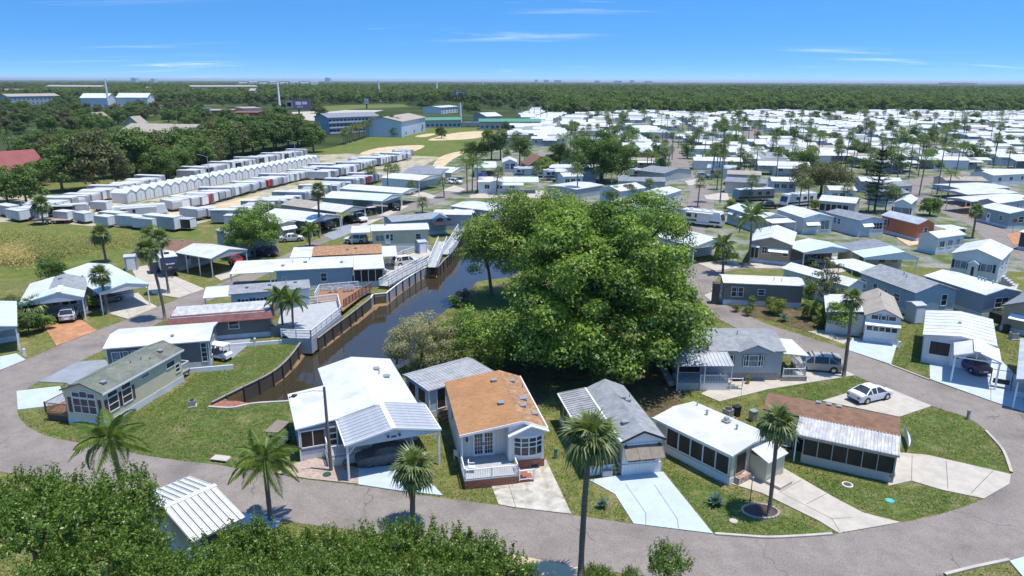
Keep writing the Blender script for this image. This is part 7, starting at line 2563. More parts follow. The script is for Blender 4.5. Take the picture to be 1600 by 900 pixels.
for px, ty, lab in (((1436, 306), 252, 'dark feather palm right of the norfolk pine'), ((1464, 304), 240, 'taller dark feather palm right of the norfolk pine'), ((1479, 316), 276, 'feather palm beside the long carports'), ((1180, 282), 236, 'feather palm among the middle park roofs'), ((730, 302), 254, 'left feather palm of the cluster on the west street'),
                    ((738, 301), 252, 'middle feather palm of the cluster on the west street'), ((746, 300), 256, 'right feather palm of the cluster on the west street')):
    far_palm(px, ty, lab, v=5 + PR.randrange(2))
nP = 0
tries = 0
while nP < 225 and tries < 4000:
    tries += 1
    px, py = PR.uniform(840, 1620), 178 + 110 * PR.random() ** 1.7
    if py > 300 - (px - 1000) * .04 or px < 900 - (py - 180) * .4:
        continue
    p = gp(px, py)
    if any(abs(p.x - a) < 7 and abs(p.y - b) < 4.0 for a, b in FAR_HOMES):
        continue
    if any((p.x - a) ** 2 + (p.y - b) ** 2 < (w / 2 + .5) ** 2 for a, b, w in ROADPTS) or not clear_of(p.x, p.y, 6):
        continue
    far_palm((px, py), py - PR.uniform(7, 11.5) * F / math.hypot(p.y, CAMH), 'palm among the roofs, %s' % zone_of(p.x, p.y), 'palms scattered through the big park', v=PR.choice([0, 1, 2, 3, 4, 0, 1, 2, 5, 6]))
    nP += 1
PARKT = []
for v in range(3):
    rng = np.random.default_rng(600 + v)
    o = thing('park_tree', 'x', 'tree', (0, 0, -500))
    link('trunk', trunk_mesh('trunk', 6, .2, 5, rng, 1.8), o)
    Pp, Nn, Tt = clump_leaves(ell_clumps((0, 0, 3.2), (2.8, 2.8, 2.9), 26, 1.0, rng), 6, rng)
    link('crown', leaf_mesh('crown', Pp, Nn, .42, 'leaf_far', rng, .6, Tt), o)
    PARKT.append(o)
bpy.context.view_layer.update()
nP = 0
tries = 0
while nP < 150 and tries < 3000:
    tries += 1
    px, py = PR.uniform(850, 1620), 176 + 100 * PR.random() ** 1.9
    if px < 900 - (py - 180) * .4:
        continue
    p = gp(px, py)
    if any(abs(p.x - a) < 8 and abs(p.y - b) < 4.0 for a, b in FAR_HOMES) or any((p.x - a) ** 2 + (p.y - b) ** 2 < (w / 2 + 1.5) ** 2 for a, b, w in ROADPTS) or not clear_of(p.x, p.y, 8):
        continue
    copy_tree(PARKT[nP % 3], (p.x, p.y, 0), PR.uniform(0, 6.28), 'leafy dark tree between roofs, %s' % zone_of(p.x, p.y), 'leafy trees between the park roofs', scale=PR.uniform(.6, 1.5))
    nP += 1
for o in PARKT:
    for c in list(o.children):
        bpy.data.objects.remove(c)
    bpy.data.objects.remove(o)
for i in range(26):
    px = 538 + i * 2.3 + PR.uniform(-1, 1)
    far_palm((px, 226 - i * .75), 226 - i * .75 - PR.uniform(18, 24), 'palm of the dense palm hedge beside the sloping meadow', 'dense palm hedge beside the meadow')
for o in FARP:
    for c in list(o.children):
        bpy.data.objects.remove(c)
    bpy.data.objects.remove(o)

# ------------------------------------------------------------------ broad leaved trees
def tree(name, label, pos, h, R3, zc_, n, rc, per, size, leaf, seed, limbs=7, r=.45, cat='tree', group=None, extra=(), lean=(0, 0), aspect=.55):
    rng = np.random.default_rng(seed)
    o = thing(name, label, cat, (pos[0], pos[1], 0), 0, group)
    link('trunk', trunk_mesh('trunk', h, r, limbs, rng, min(R3[0], R3[1]) * .75, lean=lean), o)
    cl = ell_clumps((lean[0], lean[1], zc_), R3, n, rc, rng) + list(extra)
    Pp, Nn, Tt = clump_leaves(cl, per, rng)
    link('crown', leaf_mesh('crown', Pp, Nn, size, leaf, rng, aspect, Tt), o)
    return o


p = gp(952, 588)
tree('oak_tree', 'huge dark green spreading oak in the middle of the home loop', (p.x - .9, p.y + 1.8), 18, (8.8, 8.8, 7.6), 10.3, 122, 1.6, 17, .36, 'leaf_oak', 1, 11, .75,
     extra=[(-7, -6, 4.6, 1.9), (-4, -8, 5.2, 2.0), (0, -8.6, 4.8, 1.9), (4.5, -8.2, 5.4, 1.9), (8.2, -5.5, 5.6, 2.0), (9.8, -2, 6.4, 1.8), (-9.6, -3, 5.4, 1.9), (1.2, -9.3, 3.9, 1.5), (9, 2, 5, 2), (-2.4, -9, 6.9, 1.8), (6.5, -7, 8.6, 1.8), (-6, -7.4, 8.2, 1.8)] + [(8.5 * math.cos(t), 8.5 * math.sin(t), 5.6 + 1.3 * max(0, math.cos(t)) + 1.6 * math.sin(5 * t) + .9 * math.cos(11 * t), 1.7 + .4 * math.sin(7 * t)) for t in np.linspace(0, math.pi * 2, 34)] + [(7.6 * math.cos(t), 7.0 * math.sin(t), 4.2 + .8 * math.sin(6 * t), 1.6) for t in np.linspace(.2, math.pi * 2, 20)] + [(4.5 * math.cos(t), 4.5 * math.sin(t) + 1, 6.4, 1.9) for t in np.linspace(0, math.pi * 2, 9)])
p = gp(835, 470)
tree('oak_tree', 'paler loosely branched tree behind and left of the huge oak', (p.x + .6, p.y), 17, (9.8, 7.5, 7.0), 8.8, 150, 1.6, 10, .34, 'leaf_pale', 2, 9, .5)
p = gp(768, 462)
tree('leaning_tree', 'pale leaning tree hanging over the right bank of the canal', (p.x, p.y), 12, (5.0, 4.8, 5.0), 6.2, 46, 1.25, 10, .3, 'leaf_pale', 3, 6, .25, lean=(-.6, 0))
p = gp(1010, 420)
tree('oak_tree', 'dark rounded tree filling the rear right of the oak crown', (p.x - 3.5, p.y - 16), 14.5, (7.0, 6.5, 7), 7.6, 90, 1.6, 10, .33, 'leaf_oak', 4, 8, .5)
p = gp(660, 590)
tree('willow_bush', 'grey green bottlebrush like bush on the canal bank behind the ribbed shed', (p.x - .3, p.y + 2.5), 6.2, (4.5, 3.4, 3.0), 2.9, 80, .85, 28, .22, 'leaf_grey', 5, 6, .18, cat='bush', aspect=.35)
p = gp(748, 592)
tree('green_bush', 'dense dark green bush between the grey bush and the oak', (p.x, p.y + 2.5), 6.5, (4.6, 3.2, 3.2), 3.2, 62, .95, 18, .25, 'leaf_oak', 6, 6, .2, cat='bush')
p = gp(812, 575)
tree('green_bush', 'shaded dark bush right under the left side of the oak', (p.x, p.y + 1), 5.2, (4, 3, 2.6), 2.6, 40, .95, 14, .27, 'leaf_oak', 7, 5, .2, cat='bush')
p = gp(726, 545)
tree('green_bush', 'yellow green shrub at the foot of the pale bank lawn', (p.x, p.y), 3.0, (3, 2, 1.5), 1.5, 26, .7, 20, .22, 'leaf_lime', 8, 4, .12, cat='bush')
p = gp(398, 402)
tree('round_tree', 'dense round green tree beside the brown roofed carport', (p.x, p.y), 8.6, (4.9, 4.5, 3.9), 4.7, 100, 1.05, 18, .26, 'leaf_oak', 9, 6, .25)
p = gp(420, 347)
tree('round_tree', 'small green tree peeking out behind the dense round one', (p.x, p.y), 5, (2.5, 2.3, 2), 3.2, 20, .9, 14, .25, 'leaf_oak', 19, 4, .15)
p = gp(1287, 487)
tree('magnolia_tree', 'sparse grey green magnolia beside the dark olive home', (p.x, p.y), 7.2, (2.6, 2.4, 3.4), 4.4, 34, .55, 16, .3, 'leaf_olive', 10, 8, .14)
p = gp(1262, 478)
tree('green_shrub', 'dark shrub at the right end of the dark olive home', (p.x, p.y), 3.6, (1.5, 1.5, 1.6), 1.9, 18, .6, 24, .2, 'leaf_oak', 11, 4, .1, cat='shrub')
p = gp(1213, 490)
tree('clipped_shrub', 'clipped round lime green shrub before the dark olive home', (p.x, p.y), 2.3, (1.45, 1.3, .95), 1.05, 40, .5, 60, .14, 'leaf_lime', 12, 4, .08, cat='shrub')
p = gp(1176, 483)
tree('green_shrub', 'small upright lime shrub left of the clipped round one', (p.x, p.y), 2.0, (.6, .6, .9), 1.1, 12, .35, 50, .14, 'leaf_lime', 13, 3, .06, cat='shrub')
for px, lab, sd in (((1150, 487), 'first low dark shrub along the road bed under the olive home', 14), ((1167, 494), 'second low dark shrub along the road bed under the olive home', 15)):
    p = gp(*px)
    tree('green_shrub', lab, (p.x, p.y), 1.2, (.7, .6, .5), .6, 12, .35, 45, .15, 'leaf_far', sd, 3, .05, cat='shrub')
for px, sz, lab, lf, sd in (((1315, 522), 1.9, 'bright green tree at the end of the garden bed by the louvred front', 'leaf_oak', 20), ((1298, 505), 1.3, 'yellow green shrub in the garden bed', 'leaf_lime', 21), ((1304, 490), 1.5, 'olive shrub before the flat white side roof', 'leaf_olive', 22), ((1340, 520), 1.0, 'low green shrub by the footpath', 'leaf_oak', 23), ((1282, 512), .9, 'small shrub in the middle of the garden bed', 'leaf_far', 24)):
    p = gp(*px)
    tree('green_shrub', lab, (p.x, p.y), sz * 2, (sz, sz, sz * .8), sz * 1.15, 24, sz * .4, 32, .2, lf, sd, 5, .1, cat='shrub')
for px, sz, lab, lf, sd in (((46, 522), 1.5, 'dark shrub heap left of the terracotta drive', 'leaf_far', 30), ((70, 516), 1.1, 'green shrub between the low fan palm and the silver car', 'leaf_oak', 31), ((18, 500), 1.8, 'shrub with pale flowers at the left edge carport', 'leaf_olive', 32), ((140, 484), 1.0, 'low shrubs beside the silver car', 'leaf_oak', 33),
                            ((85, 440), 2.2, 'dark hedge shrub behind the grey shingle carport home', 'leaf_far', 34), ((238, 382), 2.0, 'dark shrub behind the navy trailer', 'leaf_far', 35), ((216, 402), 1.0, 'reddish dry shrub by the grey garden shed', 'leaf_grey', 36), ((980, 316), 2.6, 'olive bush in front of the white gabled home', 'leaf_olive', 37),
                            ((1000, 325), 2.0, 'green bush left of the broad white carport', 'leaf_oak', 38), ((852, 276), 3.2, 'bright green tree between the two campers', 'leaf_pale', 39), ((1140, 330), 1.4, 'yellow shrub beside the corner motorhome', 'leaf_lime', 40), ((1273, 328), 1.4, 'yellow green shrub beside the fifth wheel', 'leaf_lime', 41), ((1240, 400), 1.5, 'green shrub at the pond bank', 'leaf_oak', 42),
                            ((1134, 412), 1.6, 'green shrub right of the fork porch home', 'leaf_oak', 43), ((724, 470), 1.0, 'pink flowering plants at the canal edge', 'leaf_magenta', 44), ((712, 480), .9, 'leafy plants at the canal edge below the pink ones', 'leaf_oak', 45), ((620, 566), 1.0, 'low green plants at the water below the grey bush', 'leaf_lime', 46), ((905, 300), 1.2, 'dark shrub by the flat grey home', 'leaf_far', 47), ((960, 318), 2.4, 'tree between the white gabled home and the oak', 'leaf_oak', 48)):
    p = gp(*px)
    tree('green_shrub', lab, (p.x, p.y), sz * 2, (sz, sz, sz * .8), sz * .95, 24, sz * .42, 26, .22 if sz < 2.5 else .3, lf, sd, 5, .1, cat='shrub')
p = gp(765, 510)
leaf_plants('fern_palm', 'silvery low palm in the shade of the oak by the canal', 'palm', (765, 508), 1, 1.6, 'leaf_agave', 30, 8, narrow=True)
p = gp(1452, 337)
tree('clipped_tree', 'dark clipped ball tree by the white shuttered home', (p.x, p.y), 4.4, (2.3, 2.1, 1.9), 2.2, 50, .8, 26, .24, 'leaf_far', 50, 5, .2)
p = gp(1282, 306)
tree('round_tree', 'broad olive green tree above the motorhomes', (p.x, p.y), 9, (8.5, 6, 4), 4.8, 95, 1.5, 9, .36, 'leaf_olive', 51, 8, .4)
p = gp(940, 284)
tree('oak_tree', 'large dark spreading tree above the white roofs behind the oak', (p.x, p.y), 15.5, (10.5, 8, 7.4), 7.8, 130, 1.9, 7, .45, 'leaf_far', 52, 9, .5)
p = gp(768, 250)
tree('pine_tree', 'left of the two bushy pines on the lane', (p.x, p.y), 12, (4.2, 3.6, 5.2), 6.6, 44, 1.3, 9, .38, 'leaf_far', 53, 7, .3)
p = gp(782, 250)
tree('pine_tree', 'right of the two bushy pines on the lane', (p.x, p.y), 11.5, (3.6, 3.4, 5), 6.4, 40, 1.3, 9, .38, 'leaf_far', 54, 7, .3)
p = gp(744, 250)
tree('round_tree', 'dark bush tree left of the lane pines', (p.x, p.y), 8, (6, 4, 3.4), 3.8, 44, 1.3, 9, .38, 'leaf_far', 55, 6, .3)
p = gp(812, 262)
tree('round_tree', 'dark tree left of the brown cottage', (p.x, p.y), 13, (4, 4, 6), 6.5, 44, 1.4, 8, .4, 'leaf_far', 56, 6, .3)
p = gp(874, 262)
tree('round_tree', 'dark tree right of the brown cottage', (p.x, p.y), 9, (5, 4, 4), 4.8, 44, 1.3, 8, .4, 'leaf_far', 57, 6, .3)

# norfolk pine: flat tiers of upswept boughs
p = gp(1366, 332)
o = thing('norfolk_pine', 'dark tiered norfolk pine above the small palms', 'tree', (p.x, p.y, 0))
MB().tube([(0, 0, 0), (0, 0, 8), (0, 0, 15.5)], [.3, .2, .03], 8).build('trunk', 'bark', o)
rng = np.random.default_rng(9)
Pp, Nn = [], []
for k in range(13):
    z = 3.0 + k * .95
    R_ = 3.6 * (1 - k / 14.0) + .3
    for a in np.linspace(0, 2 * math.pi, 7, False) + k * .4:
        for t in np.linspace(.1, 1, 26):
            for q in range(3):
                w = (rng.random() - .5) * R_ * .42 * (1 - t * .5)
                Pp.append((math.cos(a) * R_ * t - math.sin(a) * w, math.sin(a) * R_ * t + math.cos(a) * w, z + .5 * t * t + rng.normal() * .05))
                Nn.append((rng.normal() * .4, rng.normal() * .4, 1))
link('crown', leaf_mesh('crown', np.array(Pp), np.array(Nn), .42, 'leaf_pine', rng, .35), o)

# ------------------------------------------------------------------ foreground foliage along the bottom edge
FRONT = []
for v in range(5):
    rng = np.random.default_rng(200 + v)
    o = thing('leafy_tree', 'x', 'tree', (0, 0, -500))
    link('trunk', trunk_mesh('trunk', 2.6, .14, 6, rng, 1.9, base=(0, 0)), o)
    cl = ell_clumps((0, 0, 0), (2.3, 2.2, 1.7), 30, .6, rng, fill=.25)
    Pp, Nn, Tt = clump_leaves(cl, 36, rng, inner=.5, rough=.9)
    sp_, sn_, stn = [], [], []
    for k in range(80):                                   # upright leafy shoots breaking the outline
        d = rng.normal(size=3)
        d /= np.linalg.norm(d)
        d[2] = abs(d[2]) * .8 + .25
        b0 = d * np.array([2.3, 2.2, 1.6]) * rng.uniform(.8, 1.02)
        ln = rng.uniform(.4, 1.25)
        m = int(26 * ln) + 6
        t = rng.random(m)
        q = b0 + np.outer(t * ln, np.array([d[0] * .35, d[1] * .35, 1.0])) + rng.normal(size=(m, 3)) * .085
        sp_.append(q)
        sn_.append(rng.normal(size=(m, 3)) * .7 + np.array([d[0], d[1], .5]))
        stn.append(np.full(m, .75))
    Pp = np.concatenate([Pp] + sp_) + np.array([0, 0, 1.9])
    Nn = np.concatenate([Nn] + sn_)
    Tt = np.concatenate([Tt] + stn)
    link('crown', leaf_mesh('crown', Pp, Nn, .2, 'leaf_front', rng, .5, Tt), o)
    FRONT.append(o)
bpy.context.view_layer.update()
ft = [(12, 738, 34, 'leftmost tree of the foreground, its top nearest the road'), (62, 752, 35, 'tall leafy tree second from the left edge in the foreground'), (168, 742, 37, 'leafy tree in front of the leftmost feather palm'), (192, 812, 37, 'leafy tree at the left end of the seamed metal roof'), (95, 800, 32, 'leafy tree below the grass gap in the foreground'), (150, 812, 32, 'tree under the leftmost feather palm, nearer the camera'),
      (20, 800, 30, 'leafy tree at the left edge, in front'), (222, 866, 32, 'leafy tree covering the left part of the metal roof'), (300, 856, 32, 'leafy tree in front of the metal roof ridge'), (372, 838, 35, 'leafy tree at the right foot of the metal roof'), (392, 828, 35, 'leafy tree left of the second feather palm trunk'), (440, 832, 35, 'leafy tree right of the second feather palm trunk'),
      (490, 832, 35, 'leafy tree between the feather palm and the fan palm, left'), (540, 828, 35.5, 'leafy tree between the feather palm and the fan palm, middle'), (590, 824, 36, 'leafy tree with tall shoots left of the fan palm'), (640, 832, 35, 'leafy tree at the foot of the front fan palm'), (692, 834, 35, 'leafy tree right of the front fan palm'), (742, 850, 34.5, 'leafy tree near the right end of the foreground row'),
      (780, 868, 34, 'last leafy tree at the right end of the foreground row'), (60, 870, 28, 'lowest leafy tree at the left corner'), (130, 872, 28.5, 'second lowest leafy tree along the bottom edge'), (200, 868, 29, 'third lowest leafy tree along the bottom edge'), (275, 874, 29, 'fourth lowest leafy tree along the bottom edge'), (345, 872, 29.5, 'fifth lowest leafy tree along the bottom edge'), (415, 874, 30, 'sixth lowest leafy tree along the bottom edge'),
      (485, 876, 30, 'seventh lowest leafy tree along the bottom edge'), (555, 876, 30.5, 'eighth lowest leafy tree along the bottom edge'), (625, 880, 30.5, 'ninth lowest leafy tree along the bottom edge'), (695, 884, 31, 'tenth lowest leafy tree along the bottom edge'), (745, 892, 31, 'lowest leafy tree at the right end along the bottom edge')]
for i, (x, y, Y, lab) in enumerate(ft):
    d = gp(x, y)
    t = Y / d.y
    X, Z = d.x * t, CAMH + (0 - CAMH) * t
    s_ = .72 if y > 855 else .86
    if x > 230 and y < 860:
        s_ = .68
    r = copy_tree(FRONT[i % 5], (X, Y + .8, max(.1, Z - 3.3 * s_ - (.8 if x < 380 else .95) - PR.uniform(0, .7))), PR.uniform(0, 6.28), lab, None, scale=s_ * PR.uniform(.92, 1.12))
for x, y, Y, s_, lab in ((1046, 872, 36.5, .58, 'bushy green shrub on the road verge right of the tall fan palm'), (928, 893, 37.5, .3, 'small green shoot beside the foot of the tall fan palm'), (946, 895, 37.6, .26, 'second small green shoot beside the foot of the tall fan palm'), (988, 898, 37, .3, 'low shoot left of the bushy verge shrub'), (802, 896, 36, .35, 'low shrub at the sandy drive')):
    d = gp(x, y)
    t = Y / d.y
    copy_tree(FRONT[2], (d.x * t, Y, max(.0, CAMH - CAMH * t - 3.0 * s_)), 1.0, lab, None, scale=s_)
for o in FRONT:
    for c in list(o.children):
        bpy.data.objects.remove(c)
    bpy.data.objects.remove(o)

# ------------------------------------------------------------------ tree belts at the left and middle distance
BELT = []
for v in range(8):
    rng = np.random.default_rng(300 + v)
    o = thing('belt_tree', 'x', 'tree', (0, 0, -500))
    h = 12.0
    link('trunk', trunk_mesh('trunk', h, .35, 7, rng, 3.6), o)
    R3 = (rng.uniform(4.4, 5.8), rng.uniform(4.4, 5.6), rng.uniform(5.2, 6.0))
    cl = ell_clumps((0, 0, 5.9), R3, 62, 1.5, rng)
    Pp, Nn, Tt = clump_leaves(cl, 4.6, rng)
    link('crown', leaf_mesh('crown', Pp, Nn, .56, 'leaf_far' if v < 6 else 'leaf_olive', rng, .6, Tt), o)
    BELT.append(o)
bpy.context.view_layer.update()
TRN = random.Random(31)


def belt(x, y, h, lab, grp=None, v=None):
    p = gp(x, y)
    return copy_tree(BELT[TRN.randrange(6) if v is None else v], (p.x, p.y, -.1), TRN.uniform(0, 6.28), lab, grp, scale=h / 12.0)


for x, y, h, lab in ((490, 238, 13.5, 'bright rounded tree at the foot of the sloping meadow'), (428, 232, 13, 'brownish round tree left of the bright rounded one'), (612, 212, 12, 'dark tree before the blue walled hotel'), (616, 214, 6, 'low ball bush on the sloping meadow'), (148, 296, 17, 'olive tall tree beside the yard trailers'), (182, 290, 11, 'bright tree right of the olive tall tree'),
                     (42, 320, 10, 'leafy tree at the left end of the storage yard'), (12, 316, 9, 'tree at the left picture edge by the yard'), (98, 300, 13, 'dark conifer like tree before the red roof'), (60, 290, 8, 'small tree in front of the red roof'), (690, 216, 7, 'yellow green bush line end by the green roof'), (548, 204, 8, 'small tree before the left part of the blue walled hotel'), (580, 203, 9, 'tree before the middle of the blue walled hotel'), (640, 207, 9, 'tree before the pale end wing of the hotel'), (655, 206, 6, 'yellow green bushes left of the long trailers'), (790, 204, 6, 'round bush above the slanting trailers')):
    belt(x, y, h, lab, v=6 if 'olive' in lab or 'brown' in lab else None)
n = 0
for row, (pts, hh, sp) in enumerate((([(100, 285), (200, 276), (290, 262), (370, 246), (445, 232), (480, 226)], (13, 16.5), 6.5), ([(60, 272), (160, 262), (260, 252), (340, 238), (420, 224)], (9, 12.5), 7.5), ([(-10, 262), (60, 255), (150, 246), (240, 238)], (9, 13), 9), ([(230, 283), (300, 266), (360, 254)], (9, 12), 6))):
    c = spline([gp(x, y).xy for x, y in pts], 10)
    acc = 0
    for i in range(len(c) - 1):
        acc += (c[i + 1] - c[i]).length
        if acc > sp:
            acc = 0
            q = c[i] + Vector((TRN.uniform(-2, 2), TRN.uniform(-2, 2)))
            copy_tree(BELT[TRN.randrange(7)], (q.x, q.y, -.1), TRN.uniform(0, 6.28), 'dense dark green tree in the %s of the belt behind the storage yard' % ('front row', 'second row', 'left back row', 'low front edge')[row], 'trees of the belt behind the storage yard', scale=TRN.uniform(*hh) / 12)
            n += 1

# ------------------------------------------------------------------ far buildings
def block(label, A, B, Wd, ze, rise, wall, roof, rows=1, cols=8, ridge='gx', name='building', balc=None, ov=.6, base=False):
    fr_ = None
    if base:
        pa, pb_ = gp(*A), gp(*B)
        fr_ = ((pa.x, pa.y, 0), math.atan2(pb_.y - pa.y, pb_.x - pa.x), (pb_ - pa).length, Wd)
    h = House(label, A, B, frame=fr_, Wd=Wd, ze=ze, rise=rise, ridge=ridge, wall=wall, roof=roof, skirt=None, name=name, cat='building', ov=ov, t=.3)
    a, b = h.span('s')
    wm_ = MB().box(-.8, .8, -.06, .04, 0, 1.4).mesh('window', 'glass')
    for r in range(rows):
        for c in range(cols):
            u = a + (b - a) * (c + .5) / cols
            z = 1.0 + r * (ze - .6) / rows
            w = link('window', wm_, h.e)
            w.location = (u, h.b[2] - .02, z)
            if balc:
                k = link('balcony', BALC[balc], h.e)
                k.location = (u, h.b[2] - .7, z - .6)
    return h


BALC = {'b': MB().box(-1.3, 1.3, -.7, .7, 0, .15).box(-1.3, 1.3, -.7, -.62, .15, 1.0).mesh('balcony', 'wall_lightblue')}
block('blue walled hotel with balconies and grey roof beyond the meadow', (512, 184), (594, 181), 16, 9.5, 2.2, 'wall_bluegrey', 'shingle_slate', 3, 14, balc='b')
block('pale blue end wing of the hotel with grey hipped roof', (628, 190), (666, 183), 22, 8.5, 2.4, 'wall_lightblue', 'shingle_tan', 1, 3)
block('long green roofed building beyond the white trailers', (664, 188), (722, 187), 12, 5, 1.6, 'wall_grey', 'roof_green', 1, 8)
block('second long green roofed building right of the slim pole', (748, 190), (846, 190), 12, 5, 1.6, 'wall_grey', 'roof_green', 1, 12)
block('white house behind the net poles', (814, 183), (838, 183), 14, 4.5, 2, 'wall_white', 'roof_aged', 1, 4)
block('white gabled building behind the green roof', (760, 182), (785, 181), 16, 5, 2.5, 'wall_grey', 'roof_aged', 1, 4)
block('white industrial building among dark trees left of the billboard board', (690, 168), (716, 166), 20, 6, 1, 'wall_white', 'roof_white', 2, 6)
block('red roofed low building behind the left edge trees', (-40, 272), (78, 262), 18, 4.6, 5.0, 'wall_brownwall', 'roof_red', 1, 6)
block('long tan roofed hall behind the dark tree belt', (182, 206), (292, 208), 22, 6, 3.5, 'wall_cream', 'shingle_tan', 1, 8)
block('small pyramid roofed pavilion left of the long tan hall', (128, 188), (160, 188), 16, 4, 5, 'wall_cream', 'shingle_tan', 1, 2, ridge='gy')
block('second small pyramid roofed pavilion above the tan hall', (192, 194), (217, 194), 14, 4, 4.5, 'wall_cream', 'shingle_tan', 1, 2, ridge='gy')
block('red walled shop with tan parapet among the trees', (364, 191), (404, 191), 30, 7, .6, 'wall_red', 'roof_red', 1, 4, base=True)
block('tan commercial block left of the red shop', (316, 184), (362, 184), 30, 6, .6, 'wall_orange', 'shingle_tan', 1, 5, base=True)
block('beige warehouse behind the billboard', (380, 180), (410, 179), 30, 6, .8, 'wall_cream', 'shingle_tan', 1, 4, base=True)
block('white restaurant roof half hidden below the red shop', (390, 215), (424, 213), 14, 4.6, 2, 'wall_white', 'roof_aged', 1, 4)
for i, (A, B, lab, r, wl, rf, nn_) in enumerate((((-10, 150), (38, 150), 'leftmost beige apartment block under the horizon', 2, 'wall_bluegrey', 'shingle_tan', 8), ((72, 147), (160, 148), 'long beige apartment block under the horizon', 3, 'wall_cream', 'shingle_tan', 14), ((14, 164), (96, 162), 'blue grey apartment block with beige roof at left', 2, 'wall_bluegrey', 'shingle_tan', 12),
                                             ((126, 167), (170, 167), 'white villa roof left of the leaning mast', 1, 'wall_white', 'roof_white', 5), ((182, 166), (232, 166), 'white villa roof right of the leaning mast', 1, 'wall_white', 'roof_white', 6), ((228, 146), (256, 146), 'small beige roof in the far woods', 1, 'wall_cream', 'shingle_tan', 4), ((300, 147), (404, 146), 'long tan apartment block in the woods', 3, 'wall_cream', 'shingle_tan', 16),
                                             ((390, 160), (400, 160), 'narrow tan stair tower below the long apartment block', 3, 'wall_cream', 'shingle_tan', 1))):
    block(lab, A, B, 24, 10 if r < 3 else 16, 3 if r > 1 else 5, wl, rf, r, nn_, base=True)
for i, x in enumerate(range(374, 500, 16)):
    block('white apartment tower of the far cluster, number %s from its left end' % ('one two three four five six seven eight'.split()[i]), (x, 134 + i % 3), (x + 13, 134 + i % 3), 30, 17 + 5 * (i % 2), 2, 'wall_white', 'roof_white', 4, 5, base=True)
for i, (x, w, hh, y) in enumerate(((508, 9, 55, 128), (836, 4, 50, 128), (850, 7, 46, 128), (866, 10, 44, 128), (205, 12, 45, 127.6), (236, 8, 40, 127.6), (960, 10, 40, 128.5), (985, 5, 46, 128.5), (1008, 9, 38, 128.5), (930, 6, 40, 128.5), (1470, 22, 30, 130.5), (1500, 16, 30, 130.5))):
    p = gp(x, y + 3.2)
    q = gp(x + w, y + 3.2)
    o = thing('distant_tower', 'tiny hazy building on the skyline, %s' % ('the rounded one at centre left', 'first of a group of three at centre', 'middle of a group of three at centre', 'last of a group of three at centre', 'left of two near the leaning mast', 'right of two near the leaning mast', 'second of a row of four right of centre', 'third of a row of four right of centre', 'last of a row of four right of centre', 'first of a row of four right of centre', 'left reddish block far right', 'right reddish block far right')[i], 'building', (p.x, p.y, 0))
    MB().box(0, q.x - p.x, 0, 60, 0, hh).box((q.x - p.x) * .2, (q.x - p.x) * .5, 10, 40, hh, hh * 1.1).build('wall', 'wall_tan' if i > 9 else 'wall_lightblue', o)


def billboard(label, x0, x1, ytop, ybot, ybase, m_, marks):
    p = gp((x0 + x1) / 2, ybase)
    k = p.y / F * 1.02
    w, h0, h1 = (x1 - x0) * k, (ybase - ybot) * k, (ybase - ytop) * k
    o = thing('billboard', label, 'billboard', (p.x, p.y, 0))
    MB().box(-w / 2, w / 2, -.4, .4, h0, h1).build('panel', m_, o)
    MB().tube([(0, .6, 0), (0, .6, h1 - .5)], [.7, .7], 8).build('post', 'dark', o)
    MB().box(-w / 2 - .2, w / 2 + .2, -.5, .5, h0 - .5, h0 - .02).build('catwalk', 'dark', o)
    for (a, b, c, d, mm) in marks:
        MB().box(-w / 2 + w * a, -w / 2 + w * b, -.45, -.405, h0 + (h1 - h0) * c, h0 + (h1 - h0) * d).build('printed_panel', mm, o)


billboard('large dark purple billboard with a pale left panel', 449, 486, 158, 171, 182, 'paint_purple', [(0, .28, .05, .95, 'glass_pale'), (.4, .62, .45, .8, 'wall_lightblue'), (.66, .86, .5, .8, 'wall_lightblue'), (.45, .7, .15, .35, 'wall_mauve'), (.06, .22, .25, .7, 'wall_teal')])
billboard('dark blue billboard above the middle woods', 711, 731, 143, 151, 160, 'paint_blue', [(.1, .5, .3, .8, 'wall_lightblue'), (.6, .9, .5, .8, 'wall_teal')])
billboard('small white billboard left of the red shop', 318, 330, 169, 177, 184, 'roof_white', [(.1, .9, .3, .7, 'wall_mauve')])
billboard('small white road sign above the hotel', 570, 576, 156, 163, 170, 'roof_white', [(.2, .8, .3, .8, 'wall_teal')])
billboard('blue station sign left of the tan hall', 292, 301, 180, 187, 194, 'paint_blue', [(.1, .9, .2, .5, 'roof_green')])
sheet('far_field', pxpoly([(500, 176), (560, 170), (640, 167), (630, 163), (540, 164), (480, 168)]), .03, 'meadow')
sheet('far_field', pxpoly([(220, 200), (300, 192), (360, 192), (300, 186), (220, 190)]), .03, 'lawn')
sheet('parking_lot', pxpoly([(410, 185), (520, 190), (600, 172), (540, 172), (430, 176)]), .025, 'concrete')

# ------------------------------------------------------------------ mid distance trees between the buildings, then the woods
def busy(px, py):
    """places kept open: buildings, fields, the park"""
    for x0, x1, y0, y1 in ((505, 672, 176, 206), (660, 850, 178, 206), (364, 412, 178, 197), (312, 362, 176, 190), (445, 490, 171, 190), (180, 295, 196, 212), (126, 162, 182, 192), (190, 220, 187, 197), (12, 98, 154, 169), (70, 162, 139, 151), (-10, 40, 141, 152), (298, 406, 141, 150), (180, 234, 159, 171), (124, 172, 160, 171), (500, 640, 163, 176), (370, 505, 134, 140), (686, 720, 160, 172), (540, 800, 200, 260)):
        if x0 < px < x1 and y0 < py < y1:
            return True
    return False


